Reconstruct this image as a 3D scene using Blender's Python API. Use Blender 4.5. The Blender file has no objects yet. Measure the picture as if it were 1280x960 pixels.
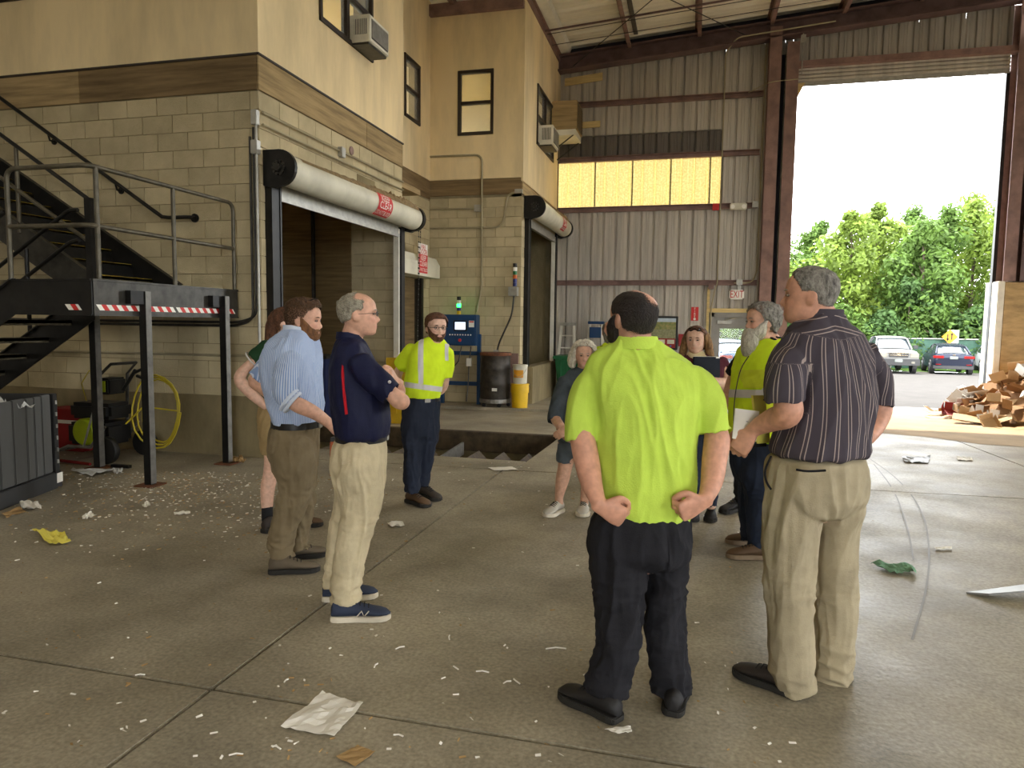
import bpy, bmesh, math, random
import numpy as np
from mathutils import Vector, Matrix, noise as mnoise
random.seed(7); rng = np.random.default_rng(7)
SC = bpy.context.scene
COL = SC.collection

# ------------------------------------------------------------------ camera
FPX, CAM_H = 882.0, 1.58
def cam_axes(yaw, pitch, roll):
    cy, sy = math.cos(yaw), math.sin(yaw)
    f = np.array([sy*math.cos(pitch), cy*math.cos(pitch), math.sin(pitch)])
    r = np.array([cy, -sy, 0.0]); u = np.cross(r, f)
    r2 = r*math.cos(roll)+u*math.sin(roll); u2 = -r*math.sin(roll)+u*math.cos(roll)
    return r2, u2, f
CR, CU, CF = cam_axes(math.radians(-14.3), math.radians(-4.92), math.radians(0.745))
CO = np.array([0.0, 0.0, CAM_H])
cam = bpy.data.cameras.new('camera'); cam.sensor_width = 36.0; cam.lens = FPX/1280*36.0
cam.clip_start = 0.05; cam.clip_end = 500
camo = bpy.data.objects.new('camera', cam); COL.objects.link(camo)
camo.matrix_world = Matrix(((CR[0], CU[0], -CF[0], CO[0]), (CR[1], CU[1], -CF[1], CO[1]), (CR[2], CU[2], -CF[2], CO[2]), (0, 0, 0, 1)))
SC.camera = camo

# ------------------------------------------------------------------ sky, sun, exposure
SKY_STRENGTH, SUN_STRENGTH = 9.5, 8.0
w = bpy.data.worlds.new('sky'); SC.world = w; w.use_nodes = True
nt = w.node_tree; bg = nt.nodes['Background']
tc = nt.nodes.new('ShaderNodeTexCoord'); nz = nt.nodes.new('ShaderNodeTexNoise'); nz.inputs['Scale'].default_value = 3.0
rp = nt.nodes.new('ShaderNodeValToRGB'); rp.color_ramp.elements[0].color = (0.88, 0.93, 1.0, 1); rp.color_ramp.elements[1].color = (1, 1, 1, 1)
nt.links.new(tc.outputs['Generated'], nz.inputs['Vector']); nt.links.new(nz.outputs['Fac'], rp.inputs['Fac'])
nt.links.new(rp.outputs['Color'], bg.inputs['Color']); bg.inputs['Strength'].default_value = SKY_STRENGTH
sun = bpy.data.lights.new('sun', 'SUN'); sun.energy = SUN_STRENGTH; sun.angle = math.radians(1.0); sun.color = (1.0, 0.93, 0.80)
suno = bpy.data.objects.new('sun', sun); COL.objects.link(suno)
suno.rotation_euler = Vector((0.20, -1.0, -1.50)).to_track_quat('-Z', 'Y').to_euler()
vs = SC.view_settings
vs.view_transform = 'Standard'; vs.look = 'None'; vs.gamma = 1.0; vs.use_curve_mapping = False
vs.exposure = 0.34
SC.cycles.max_bounces = 10; SC.cycles.diffuse_bounces = 6; SC.cycles.transparent_max_bounces = 16
SC.cycles.sample_clamp_indirect = 6.0

# unseen lamps added to brighten the hall (all of them above or behind the view); one warm area light each
FILL_LAMPS = [(-3.5, -4.0), (1.5, -4.0), (6.5, -4.0), (-8.5, 1.0), (7.5, 3.5), (4.6, 9.5), (9.5, 9.5), (0.0, 9.5)]
FILL_LAMP_POWER = 52.0

# ------------------------------------------------------------------ pixel -> place helpers (1280 x 960 frame)
def ray(x, y): return CR*((x-640)/FPX) - CU*((y-480)/FPX) + CF
def onz(x, y, z=0.0):
    d = ray(x, y); return CO + d*((z-CO[2])/d[2])
def ony(x, y, Y):
    d = ray(x, y); return CO + d*(Y/d[1])
def onx(x, y, X):
    d = ray(x, y); return CO + d*(X/d[0])
def atd(x, y, D):                      # point at camera-axis depth D
    return CO + ray(x, y)*D
def fall(y): return 0.0 if y < 7 else -0.02*(y-7)      # the floor falls gently towards the yard
def onf(x, y):
    z = 0.0
    for _ in range(20):
        P = onz(x, y, z); z = fall(P[1])
    return P
def depth_of(P): return float(np.dot(np.asarray(P)-CO, CF))

# ------------------------------------------------------------------ materials
def lin(c):
    return tuple(((v/255)/12.92 if v/255 <= 0.04045 else ((v/255+0.055)/1.055)**2.4) for v in c)
MATS = {}
def mat(name, rgb, rough=0.7, metal=0.0, var=0.12, scale=3.0, bump=0.0, bscale=60.0, rnd=0.0, spec=0.4, rgb2=None, stretch=None,
        emit=0.0, streak=False):
    if name in MATS: return MATS[name]
    m = bpy.data.materials.new(name); m.use_nodes = True; MATS[name] = m
    t = m.node_tree; N = t.nodes; L = t.links; b = N['Principled BSDF']
    b.inputs['Roughness'].default_value = rough; b.inputs['Metallic'].default_value = metal
    b.inputs['Specular IOR Level'].default_value = spec
    c = lin(rgb); c2 = lin(rgb2) if rgb2 else tuple(v*(1-2.2*var) if v*(1-2.2*var) > 0 else 0 for v in c)
    geo = N.new('ShaderNodeNewGeometry'); mp = N.new('ShaderNodeMapping')
    L.new(geo.outputs['Position'], mp.inputs['Vector'])
    if stretch: mp.inputs['Scale'].default_value = stretch
    n1 = N.new('ShaderNodeTexNoise'); n1.inputs['Scale'].default_value = scale; n1.inputs['Detail'].default_value = 6; n1.inputs['Roughness'].default_value = 0.62
    L.new(mp.outputs['Vector'], n1.inputs['Vector'])
    cr = N.new('ShaderNodeValToRGB'); cr.color_ramp.elements[0].position = 0.32; cr.color_ramp.elements[1].position = 0.62
    cr.color_ramp.elements[0].color = (*c2, 1); cr.color_ramp.elements[1].color = (*c, 1)
    L.new(n1.outputs['Fac'], cr.inputs['Fac'])
    out = cr.outputs['Color']
    if rnd:
        oi = N.new('ShaderNodeObjectInfo'); mr = N.new('ShaderNodeMapRange')
        mr.inputs['To Min'].default_value = 1-rnd; mr.inputs['To Max'].default_value = 1+rnd*0.6
        L.new(oi.outputs['Random'], mr.inputs['Value'])
        mx = N.new('ShaderNodeVectorMath'); mx.operation = 'SCALE'
        L.new(out, mx.inputs[0]); L.new(mr.outputs['Result'], mx.inputs['Scale']); out = mx.outputs['Vector']
    L.new(out, b.inputs['Base Color'])
    if emit:
        L.new(out, b.inputs['Emission Color']); b.inputs['Emission Strength'].default_value = emit
    if bump:
        n2 = N.new('ShaderNodeTexNoise'); n2.inputs['Scale'].default_value = bscale; n2.inputs['Detail'].default_value = 4
        L.new(geo.outputs['Position'], n2.inputs['Vector'])
        bp = N.new('ShaderNodeBump'); bp.inputs['Strength'].default_value = bump; bp.inputs['Distance'].default_value = 0.02
        L.new(n2.outputs['Fac'], bp.inputs['Height']); L.new(bp.outputs['Normal'], b.inputs['Normal'])
    return m
def emat(name, rgb, strength):
    m = bpy.data.materials.new(name); m.use_nodes = True; MATS[name] = m
    b = m.node_tree.nodes['Principled BSDF']; b.inputs['Base Color'].default_value = (*lin(rgb), 1)
    b.inputs['Emission Color'].default_value = (*lin(rgb), 1); b.inputs['Emission Strength'].default_value = strength
    return m
def glass(name, rgb=(225, 232, 230), alpha=0.25, rough=0.03):
    m = bpy.data.materials.new(name); m.use_nodes = True; MATS[name] = m
    t = m.node_tree; N = t.nodes; L = t.links; b = N['Principled BSDF']
    b.inputs['Base Color'].default_value = (*lin(rgb), 1); b.inputs['Roughness'].default_value = rough
    tr = N.new('ShaderNodeBsdfTransparent'); mx = N.new('ShaderNodeMixShader'); mx.inputs[0].default_value = alpha
    L.new(tr.outputs[0], mx.inputs[1]); L.new(b.outputs[0], mx.inputs[2]); L.new(mx.outputs[0], N['Material Output'].inputs['Surface'])
    return m

# ------------------------------------------------------------------ mesh helpers
class MB:
    def __init__(s): s.v = []; s.f = []
    def add(s, vs_, fs_):
        o = len(s.v); s.v.extend([tuple(map(float, p)) for p in vs_]); s.f.extend([tuple(i+o for i in f) for f in fs_]); return s
    def bx(s, x0, x1, y0, y1, z0, z1):
        return s.add([(x0,y0,z0),(x1,y0,z0),(x1,y1,z0),(x0,y1,z0),(x0,y0,z1),(x1,y0,z1),(x1,y1,z1),(x0,y1,z1)],
                     [(0,3,2,1),(4,5,6,7),(0,1,5,4),(1,2,6,5),(2,3,7,6),(3,0,4,7)])
    def box(s, c, size, rot=None):
        h = np.array(size)/2; P = np.array([(-1,-1,-1),(1,-1,-1),(1,1,-1),(-1,1,-1),(-1,-1,1),(1,-1,1),(1,1,1),(-1,1,1)])*h
        if rot is not None: P = P @ np.array(rot).T
        return s.add(P+np.array(c), [(0,3,2,1),(4,5,6,7),(0,1,5,4),(1,2,6,5),(2,3,7,6),(3,0,4,7)])
    def bar(s, p0, p1, w_, h_, up=(0,0,1)):
        p0 = np.array(p0, float); p1 = np.array(p1, float); d = p1-p0; L_ = np.linalg.norm(d); d /= L_
        side = np.cross(d, up); 
        if np.linalg.norm(side) < 1e-6: side = np.array([1.0,0,0])
        side /= np.linalg.norm(side); u = np.cross(side, d)
        return s.box((p0+p1)/2, (w_, L_, h_), np.array([side, d, u]).T)
    def tube(s, pts, r, n=8, cap=True, closed=False):
        P = [np.array(p, float) for p in pts]; k = len(P)
        rr = r if hasattr(r, '__len__') else [r]*k
        T = []
        for i in range(k):
            a = P[(i-1) % k] if (closed or i > 0) else P[i]; b = P[(i+1) % k] if (closed or i < k-1) else P[i]
            t = b-a; T.append(t/(np.linalg.norm(t)+1e-12))
        ref = np.array([0,0,1.0]) if abs(T[0][2]) < 0.9 else np.array([1.0,0,0])
        u = np.cross(T[0], ref); u /= np.linalg.norm(u); vs_ = []; 
        for i in range(k):
            u = u - T[i]*np.dot(u, T[i]); u /= np.linalg.norm(u)+1e-12; w2 = np.cross(T[i], u)
            for j in range(n):
                a = 2*math.pi*j/n; vs_.append(P[i]+rr[i]*(math.cos(a)*u+math.sin(a)*w2))
        fs_ = []
        for i in range(k if closed else k-1):
            i2 = (i+1) % k
            for j in range(n): fs_.append((i*n+j, i*n+(j+1) % n, i2*n+(j+1) % n, i2*n+j))
        if cap and not closed:
            fs_.append(tuple(range(n-1, -1, -1))); fs_.append(tuple((k-1)*n+j for j in range(n)))
        return s.add(vs_, fs_)
    def cyl(s, p0, p1, r, n=16): return s.tube([p0, p1], r, n)
    def lathe(s, c, prof, n=24, axis='z'):
        vs_ = []; k = len(prof)
        for r, h in prof:
            for j in range(n):
                a = 2*math.pi*j/n; p = (r*math.cos(a), r*math.sin(a), h)
                if axis == 'y': p = (p[0], p[2], p[1])
                if axis == 'x': p = (p[2], p[0], p[1])
                vs_.append((p[0]+c[0], p[1]+c[1], p[2]+c[2]))
        fs_ = [(i*n+j, i*n+(j+1) % n, (i+1)*n+(j+1) % n, (i+1)*n+j) for i in range(k-1) for j in range(n)]
        fs_.append(tuple(range(n-1, -1, -1))); fs_.append(tuple((k-1)*n+j for j in range(n)))
        return s.add(vs_, fs_)
    def prism(s, poly, ex):             # closed 3-D polygon swept by vector ex
        k = len(poly); ex = np.array(ex, float); P = [np.array(p, float) for p in poly]
        return s.add(P+[p+ex for p in P], [tuple(range(k-1, -1, -1)), tuple(range(k, 2*k))]+[(i, (i+1) % k, k+(i+1) % k, k+i) for i in range(k)])
    def grid(s, P):                     # P: rows x cols x 3
        r, c = len(P), len(P[0]); vs_ = [p for row in P for p in row]
        return s.add(vs_, [(i*c+j, i*c+j+1, (i+1)*c+j+1, (i+1)*c+j) for i in range(r-1) for j in range(c-1)])
    def sphere(s, c, r, n=12, m=8):
        r = np.array(r if hasattr(r, '__len__') else (r, r, r), float); vs_ = [np.array(c)+(0, 0, -r[2])]
        for i in range(1, m):
            p = -math.pi/2+math.pi*i/m
            for j in range(n):
                a = 2*math.pi*j/n; vs_.append(np.array(c)+r*np.array((math.cos(p)*math.cos(a), math.cos(p)*math.sin(a), math.sin(p))))
        vs_.append(np.array(c)+(0, 0, r[2])); T_ = len(vs_)-1
        fs_ = [(0, 1+(j+1) % n, 1+j) for j in range(n)]
        for i in range(m-2):
            for j in range(n): fs_.append((1+i*n+j, 1+i*n+(j+1) % n, 1+(i+1)*n+(j+1) % n, 1+(i+1)*n+j))
        fs_ += [(1+(m-2)*n+j, 1+(m-2)*n+(j+1) % n, T_) for j in range(n)]
        return s.add(vs_, fs_)
    def build(s, name, material, parent=None, smooth=False, bevel=0.0, flip=False, solid=0.0):
        V_ = np.array(s.v, float)
        if parent is None:
            o_ = np.array([(V_[:,0].min()+V_[:,0].max())/2, (V_[:,1].min()+V_[:,1].max())/2, V_[:,2].min()])
        else: o_ = np.array(ROOT_LOC[parent.name])
        me = bpy.data.meshes.new(name); me.from_pydata((V_-o_).tolist(), [], s.f); 
        bm = bmesh.new(); bm.from_mesh(me); bmesh.ops.recalc_face_normals(bm, faces=bm.faces)
        if bevel: bmesh.ops.bevel(bm, geom=[e for e in bm.edges if e.calc_face_angle(0) > 0.5], offset=bevel, segments=2, affect='EDGES', clamp_overlap=True)
        if solid: bmesh.ops.solidify(bm, geom=bm.faces[:], thickness=solid)
        bm.to_mesh(me); bm.free()
        if smooth:
            for p in me.polygons: p.use_smooth = True
            try: me.set_sharp_from_angle(angle=math.radians(40))
            except Exception: pass
        me.materials.append(MATS[material] if isinstance(material, str) else material)
        return link(name, me, o_, parent)
ROOT_LOC = {}
def link(name, me, loc, parent=None):
    o = bpy.data.objects.new(name, me); COL.objects.link(o)
    if parent is None: o.location = loc
    else: o.parent = parent; o.location = (0, 0, 0)
    ROOT_LOC[o.name] = tuple(loc)
    return o
def tag(o, label=None, cat=None, group=None, kind=None):
    if label: o['label'] = label
    if cat: o['category'] = cat
    if group: o['group'] = group
    if kind: o['kind'] = kind
    return o
def thing(name, label, cat, loc, group=None, kind=None):
    o = bpy.data.objects.new(name, None); COL.objects.link(o); o.location = tuple(map(float, loc)); o.empty_display_size = 0.1
    ROOT_LOC[o.name] = tuple(map(float, loc)); return tag(o, label, cat, group, kind)
def copies(name, me, locs, parent, rots=None):     # alike pieces sharing one mesh, children of parent
    base = np.array(ROOT_LOC[parent.name]); out = []
    for i, l in enumerate(locs):
        o = bpy.data.objects.new(name, me); COL.objects.link(o); o.parent = parent; o.location = tuple(np.array(l)-base)
        if rots is not None: o.rotation_euler = rots[i]
        ROOT_LOC[o.name] = tuple(l); out.append(o)
    return out
def raw_mesh(mb, name, material, smooth=False):
    me = bpy.data.meshes.new(name); me.from_pydata([tuple(p) for p in mb.v], [], mb.f)
    bm = bmesh.new(); bm.from_mesh(me); bmesh.ops.recalc_face_normals(bm, faces=bm.faces); bm.to_mesh(me); bm.free()
    if smooth:
        for p in me.polygons: p.use_smooth = True
    me.materials.append(MATS[material] if isinstance(material, str) else material); return me
def text_pts(s_, size=1.0, align='CENTER', extrude=0.0):
    cu = bpy.data.curves.new('lettering', 'FONT'); cu.body = s_; cu.size = size; cu.align_x = align; cu.align_y = 'CENTER'; cu.resolution_u = 2
    o = bpy.data.objects.new('lettering', cu); COL.objects.link(o)
    me = bpy.data.meshes.new_from_object(o.evaluated_get(bpy.context.evaluated_depsgraph_get()))
    V_ = [tuple(v.co) for v in me.vertices]; F_ = [tuple(p.vertices) for p in me.polygons]
    bpy.data.objects.remove(o); bpy.data.curves.remove(cu); bpy.data.meshes.remove(me)
    return np.array(V_) if V_ else np.zeros((0, 3)), F_
def text(s_, size, origin, right, up, material, parent, name='lettering', squeeze=1.0, bold=0.0):
    V_, F_ = text_pts(s_, size); right = np.array(right, float); up = np.array(up, float)
    P = np.array(origin)+V_[:, :1]*squeeze*right+V_[:, 1:2]*up
    m = MB(); m.add(P, F_); return m.build(name, material, parent)
def srect(u0, u1, z0, z1, holes):      # rectangle minus holes -> rectangles
    R_ = [(u0, u1, z0, z1)]
    for (a, b, c, d) in holes:
        out = []
        for (p, q, r, s_) in R_:
            if b <= p or a >= q or d <= r or c >= s_: out.append((p, q, r, s_)); continue
            if a > p: out.append((p, a, r, s_))
            if b < q: out.append((b, q, r, s_))
            lo, hi = max(a, p), min(b, q)
            if c > r: out.append((lo, hi, r, c))
            if d < s_: out.append((lo, hi, d, s_))
        R_ = out
    return [r for r in R_ if r[1]-r[0] > 0.004 and r[3]-r[2] > 0.004]
# ------------------------------------------------------------------ materials of the place
mat('concrete_floor', (166, 157, 136), 0.45, var=0.20, scale=1.1, bump=0.16, bscale=22, spec=0.25)
fm = MATS['concrete_floor']; t_ = fm.node_tree; N = t_.nodes; L = t_.links; b = N['Principled BSDF']
old = b.inputs['Base Color'].links[0].from_socket; ge = N.new('ShaderNodeNewGeometry'); fine = N.new('ShaderNodeTexNoise'); fine.inputs['Scale'].default_value = 55; fine.inputs['Detail'].default_value = 5; L.new(ge.outputs['Position'], fine.inputs['Vector'])
mr = N.new('ShaderNodeMapRange'); mr.inputs['From Min'].default_value = .3; mr.inputs['From Max'].default_value = .7; mr.inputs['To Min'].default_value = .72; mr.inputs['To Max'].default_value = 1.18; L.new(fine.outputs['Fac'], mr.inputs['Value'])
vm = N.new('ShaderNodeVectorMath'); vm.operation = 'SCALE'; L.new(old, vm.inputs[0]); L.new(mr.outputs['Result'], vm.inputs['Scale']); L.new(vm.outputs['Vector'], b.inputs['Base Color'])
pt = N.new('ShaderNodeTexNoise'); pt.inputs['Scale'].default_value = 1.7; pt.inputs['Detail'].default_value = 6; L.new(ge.outputs['Position'], pt.inputs['Vector']); m2 = N.new('ShaderNodeMapRange'); m2.inputs['From Min'].default_value = .3; m2.inputs['From Max'].default_value = .7; m2.inputs['To Min'].default_value = .42; m2.inputs['To Max'].default_value = .62; L.new(pt.outputs['Fac'], m2.inputs['Value']); L.new(m2.outputs['Result'], b.inputs['Roughness'])
mat('joint_dirt', (70, 62, 48), 0.95)
mat('cmu', (196, 182, 146), 0.92, var=0.10, scale=2.2, bump=0.35, bscale=90, rnd=0.13, spec=0.2)
mat('mortar', (150, 138, 108), 0.95, var=0.15, spec=0.2)
mat('cast_concrete', (148, 134, 100), 0.9, var=0.20, scale=1.6, bump=0.25, bscale=25, spec=0.25, stretch=(1, 1, 0.4))
mat('plaster', (245, 223, 176), 0.85, var=0.15, scale=1.1, stretch=(1, 1, 0.25), bump=0.05, bscale=30, spec=0.25)
mat('plywood', (176, 152, 110), 0.85, var=0.22, scale=3.0, stretch=(0.35, 0.35, 5), rnd=0.12, spec=0.25)
mat('plywood_dark', (138, 116, 82), 0.85, var=0.22, scale=3.0, stretch=(0.35, 0.35, 5), rnd=0.12, spec=0.25)
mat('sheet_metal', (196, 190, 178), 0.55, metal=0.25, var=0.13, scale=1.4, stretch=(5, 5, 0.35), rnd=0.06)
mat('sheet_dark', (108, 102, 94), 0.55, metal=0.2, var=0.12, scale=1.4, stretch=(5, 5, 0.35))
mat('roof_metal', (236, 230, 212), 0.5, metal=0.1, var=0.08, scale=0.8, stretch=(0.3, 3, 3))
mat('red_steel', (146, 116, 106), 0.6, var=0.20, scale=3)
mat('dark_red_steel', (108, 86, 84), 0.6, var=0.20, scale=3)
mat('insulation_dark', (46, 46, 56), 0.9)
mat('black_steel', (34, 33, 31), 0.42, metal=0.3, var=0.3, scale=6)
mat('grey_steel', (72, 70, 64), 0.4, metal=0.5, var=0.25, scale=8)
mat('worn_steel', (150, 148, 140), 0.38, metal=0.6, var=0.2, scale=10)
mat('galvanised', (176, 174, 164), 0.42, metal=0.5, var=0.12, scale=9)
mat('conduit', (168, 158, 128), 0.5, metal=0.3, var=0.1)
mat('hood_white', (218, 214, 192), 0.5, var=0.10, scale=2.5)
mat('dust', (150, 128, 92), 0.95, var=0.25, scale=20)
mat('white_paint', (226, 222, 206), 0.55, var=0.1)
mat('sign_white', (238, 236, 226), 0.5, var=0.03)
mat('sign_red', (206, 44, 40), 0.5, var=0.08)
mat('sign_yellow', (240, 176, 20), 0.5, var=0.05)
mat('black_plastic', (26, 26, 26), 0.5, var=0.2)
mat('window_brown', (54, 44, 36), 0.5, var=0.2)
mat('room_wall', (232, 226, 208), 0.8, var=0.03)
mat('room_ceiling', (226, 210, 160), 0.8, var=0.04)
mat('lumber', (220, 196, 134), 0.8, var=0.12, scale=4, stretch=(0.6, 0.6, 8))
mat('asphalt', (62, 59, 56), 0.92, var=0.12, scale=2, bump=0.2, bscale=40, spec=0.2)
mat('grass', (68, 92, 36), 0.9, var=0.25, scale=3, spec=0.1)
mat('pit_steel', (92, 78, 58), 0.7, metal=0.2, var=0.3, scale=6)
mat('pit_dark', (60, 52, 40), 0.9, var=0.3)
glass('window_glass', alpha=0.16)

X1, X1B, X2 = -4.73, -5.38, -3.41          # faces looking right: front office wall, recess, far office wall
YL, YJ, YB, YF = 7.07, 11.05, 14.0, 17.8   # front office wall, its end, back office wall, far gable wall
def roof_z(x): return 8.24+0.075*(x+3.3)
ZT = 7.72

# ------------------------------------------------------------------ ground and floor
def yjoint(x): return 7.30+0.052*(x+2)
def slab(poly, name='slab', top=0.0, material='concrete_floor'):
    m = MB(); n = len(poly)
    tp = [(x, y, fall(y)+top) for x, y in poly]; bt = [(x, y, fall(y)+top-0.045) for x, y in poly]
    m.add(tp+bt, [tuple(range(n)), tuple(range(2*n-1, n-1, -1))]+[(i, n+i, n+(i+1) % n, (i+1) % n) for i in range(n)])
    return m.build(name, material, FLOOR, bevel=0.006)
PX1, PY0, PY1 = -1.83, 7.89, 10.05           # open conveyor pit, running on to the left
fb = MB(); t = 0.035
def fq(x0, x1, y0, y1):
    ys = sorted(set([y0, y1]+[7.0]*(y0 < 7 < y1)))
    for a, b in zip(ys, ys[1:]):
        fb.add([(x0, a, fall(a)-t), (x1, a, fall(a)-t), (x1, b, fall(b)-t), (x0, b, fall(b)-t)], [(0, 1, 2, 3)])
fq(-12, 14, -9, PY0); fq(PX1, 14, PY0, PY1); fq(-12, 14, PY1, YF); fq(-12, -9, PY0, PY1)
FLOOR = tag(fb.build('floor', 'joint_dirt'), kind='structure')
g = 0.006
for xa, xb in ((-12, -6.6), (-6.6, -1.95), (-1.95, 3.9), (3.9, 14)):
    slab([(xa+g, -9), (xb-g, -9), (xb-g, -2.6-g), (xa+g, -2.6-g)]); slab([(xa+g, -2.6+g), (xb-g, -2.6+g), (xb-g, 2.5-g), (xa+g, 2.5-g)])
    slab([(xa+g, 2.5+g), (xb-g, 2.5+g), (xb-g, yjoint(xb)-g), (xa+g, yjoint(xa)-g)])
slab([(-9, yjoint(-9)+g), (PX1, yjoint(PX1)+g), (PX1, PY0), (-9, PY0)])
for xa, xb in ((PX1, 3.9), (3.9, 14)):
    slab([(xa+g, yjoint(xa)+g), (xb-g, yjoint(xb)+g), (xb-g, 12.4-g), (xa+g, 12.4-g)]); slab([(xa+g, 12.4+g), (xb-g, 12.4+g), (xb-g, YF), (xa+g, YF)])
slab([(-12, PY1), (PX1-g, PY1), (PX1-g, 12.4-g), (-12, 12.4-g)]); slab([(-12, 12.4+g), (PX1-g, 12.4+g), (PX1-g, YF), (-12, YF)])
pad = MB(); pad.add([(X1B, 13.12, fall(13.1)-0.02), (-2.62, 13.3, fall(13.3)-0.02), (-2.62, YF, fall(YF)-0.02), (X1B, YF, fall(YF)-0.02),
                     (X1B, 13.12, fall(13.1)+0.05), (-2.62, 13.3, fall(13.3)+0.05), (-2.62, YF, fall(YF)+0.05), (X1B, YF, fall(YF)+0.05)],
                    [(0,3,2,1),(4,5,6,7),(0,1,5,4),(1,2,6,5),(2,3,7,6),(3,0,4,7)])
tag(pad.build('concrete_pad', 'concrete_floor', FLOOR, bevel=0.012), 'raised concrete pad under the blue control cabinet')
mat('tyre_mark', (112, 105, 92), 0.55)
for pts_ in ([(1085, 572), (1125, 600), (1155, 640), (1163, 690), (1158, 740), (1140, 800)], [(1092, 580), (1118, 612), (1135, 660), (1142, 700)]):
    C_ = [onf(*p_) for p_ in pts_]
    for _ in range(4): C_ = [C_[0]]+[q for u_, v_ in zip(C_, C_[1:]) for q in (u_*.75+v_*.25, u_*.25+v_*.75)]+[C_[-1]]
    m = MB(); d_ = np.gradient(np.array(C_), axis=0); d_ /= np.linalg.norm(d_, axis=1)[:, None]; n_ = np.cross(d_, (0, 0, 1.0)); m.grid([[c+n*.006+(0, 0, .0015), c-n*.006+(0, 0, .0015)] for c, n in zip(C_, n_)]); m.build('tyre_mark', 'tyre_mark', FLOOR)
# the pit, its lining and the conveyor in it
PIT = thing('conveyor_pit', 'sunken concrete pit open in the floor beside the big roller door', 'pit', (-4, 9, -1.1))
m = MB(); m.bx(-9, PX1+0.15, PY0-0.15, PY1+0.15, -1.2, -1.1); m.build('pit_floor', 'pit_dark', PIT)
m = MB(); m.bx(-9, PX1, PY0-0.12, PY0, -1.1, -0.06); m.build('pit_lining', 'cast_concrete', PIT)
m = MB(); m.bx(-9, PX1, PY1, PY1+0.12, -1.1, -0.30); m.build('pit_lining', 'cast_concrete', PIT)
m = MB(); m.bx(PX1, PX1+0.12, PY0-0.12, PY1+0.12, -1.1, -0.06); m.build('pit_lining', 'cast_concrete', PIT)
m = MB(); m.bx(-9, PX1, PY1-0.05, PY1+0.02, -0.34, fall(PY1)+0.012); m.bx(-9, PX1+0.02, PY1-0.03, PY1+0.06, fall(PY1)+0.004, fall(PY1)+0.016)
tag(m.build('edge_beam', 'pit_steel', PIT, bevel=0.006), 'brown steel edge beam along the pit rim')
CV = thing('conveyor', 'dark steel conveyor with zigzag cleats lying in the floor pit', 'conveyor', (-4, 9, -1.1))
m = MB(); m.bx(-9, -1.95, PY0+0.15, PY1-0.35, -0.46, -0.40); m.bx(-8.8, -8.7, 8.2, 9.6, -1.1, -0.42); m.bx(-2.2, -2.1, 8.2, 9.6, -1.1, -0.42); m.build('bed', 'pit_steel', CV)
cl = MB()
for dy in (0,): cl.prism([(-0.02, -0.55, 0), (0.18, -0.55, 0.20), (0.38, -0.55, 0), (0.35, -0.55, 0), (0.18, -0.55, 0.16), (0.01, -0.55, 0)], (0, 1.2, 0))
clm = raw_mesh(cl, 'cleat', 'pit_steel')
copies('cleat', clm, [(x, 8.75, -0.41) for x in np.arange(-5.2, -2.1, 0.36)], CV)
m = MB(); m.bar((-3.05, 7.95, -0.22), (-3.15, 9.55, -0.22), 0.03, 0.18); tag(m.build('divider_plate', 'worn_steel', CV), 'bare grey steel divider plate')

# ------------------------------------------------------------------ masonry
BLK = {}
def cmu(parent, axis, c, u0, u1, z0, n, holes=(), ch=0.2, bl=0.406):
    for k in range(n):
        za, zb = z0+k*ch, z0+(k+1)*ch; u = u0-(bl/2 if k % 2 else 0.0)
        while u < u1-0.01:
            a, b = max(u, u0), min(u+bl, u1); u += bl
            if b-a < 0.03: continue
            for (p, q, r, s_) in srect(a+0.004, b-0.004, za+0.004, zb-0.004, holes):
                if q-p < 0.03 or s_-r < 0.03: continue
                key = (axis, round(q-p, 3), round(s_-r, 3))
                if key not in BLK:
                    mb = MB(); h = (q-p)/2; hz = (s_-r)/2; d = 0.05
                    if axis == 'y': mb.add([(-h,0,-hz),(h,0,-hz),(h,0,hz),(-h,0,hz),(-h,d,-hz),(h,d,-hz),(h,d,hz),(-h,d,hz)],[(0,1,2,3),(4,7,6,5),(0,4,5,1),(1,5,6,2),(2,6,7,3),(3,7,4,0)])
                    else: mb.add([(0,-h,-hz),(0,h,-hz),(0,h,hz),(0,-h,hz),(-d,-h,-hz),(-d,h,-hz),(-d,h,hz),(-d,-h,hz)],[(0,1,2,3),(4,7,6,5),(0,4,5,1),(1,5,6,2),(2,6,7,3),(3,7,4,0)])
                    BLK[key] = raw_mesh(mb, 'concrete_block', 'cmu')
                j = random.uniform(-0.0025, 0.0025); uc, zc = (p+q)/2, (r+s_)/2
                copies('concrete_block', BLK[key], [(uc, c+j, zc) if axis == 'y' else (c+j, uc, zc)], parent)
def wrect(mb, axis, c, th, rects):
    for (a, b, p, q) in rects:
        if axis == 'y': mb.bx(a, b, c, c+th, p, q)
        else: mb.bx(c-th, c, a, b, p, q)
    return mb
def board(parent, axis, c, u0, u1, z0, z1, material='plywood', th=0.02, name='plywood_board', bevel=0.003):
    m = MB(); wrect(m, axis, c-(0.012 if axis == 'y' else -0.012), th, [(u0+0.003, u1-0.003, z0, z1)]); return m.build(name, material, parent, bevel=bevel)

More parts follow.
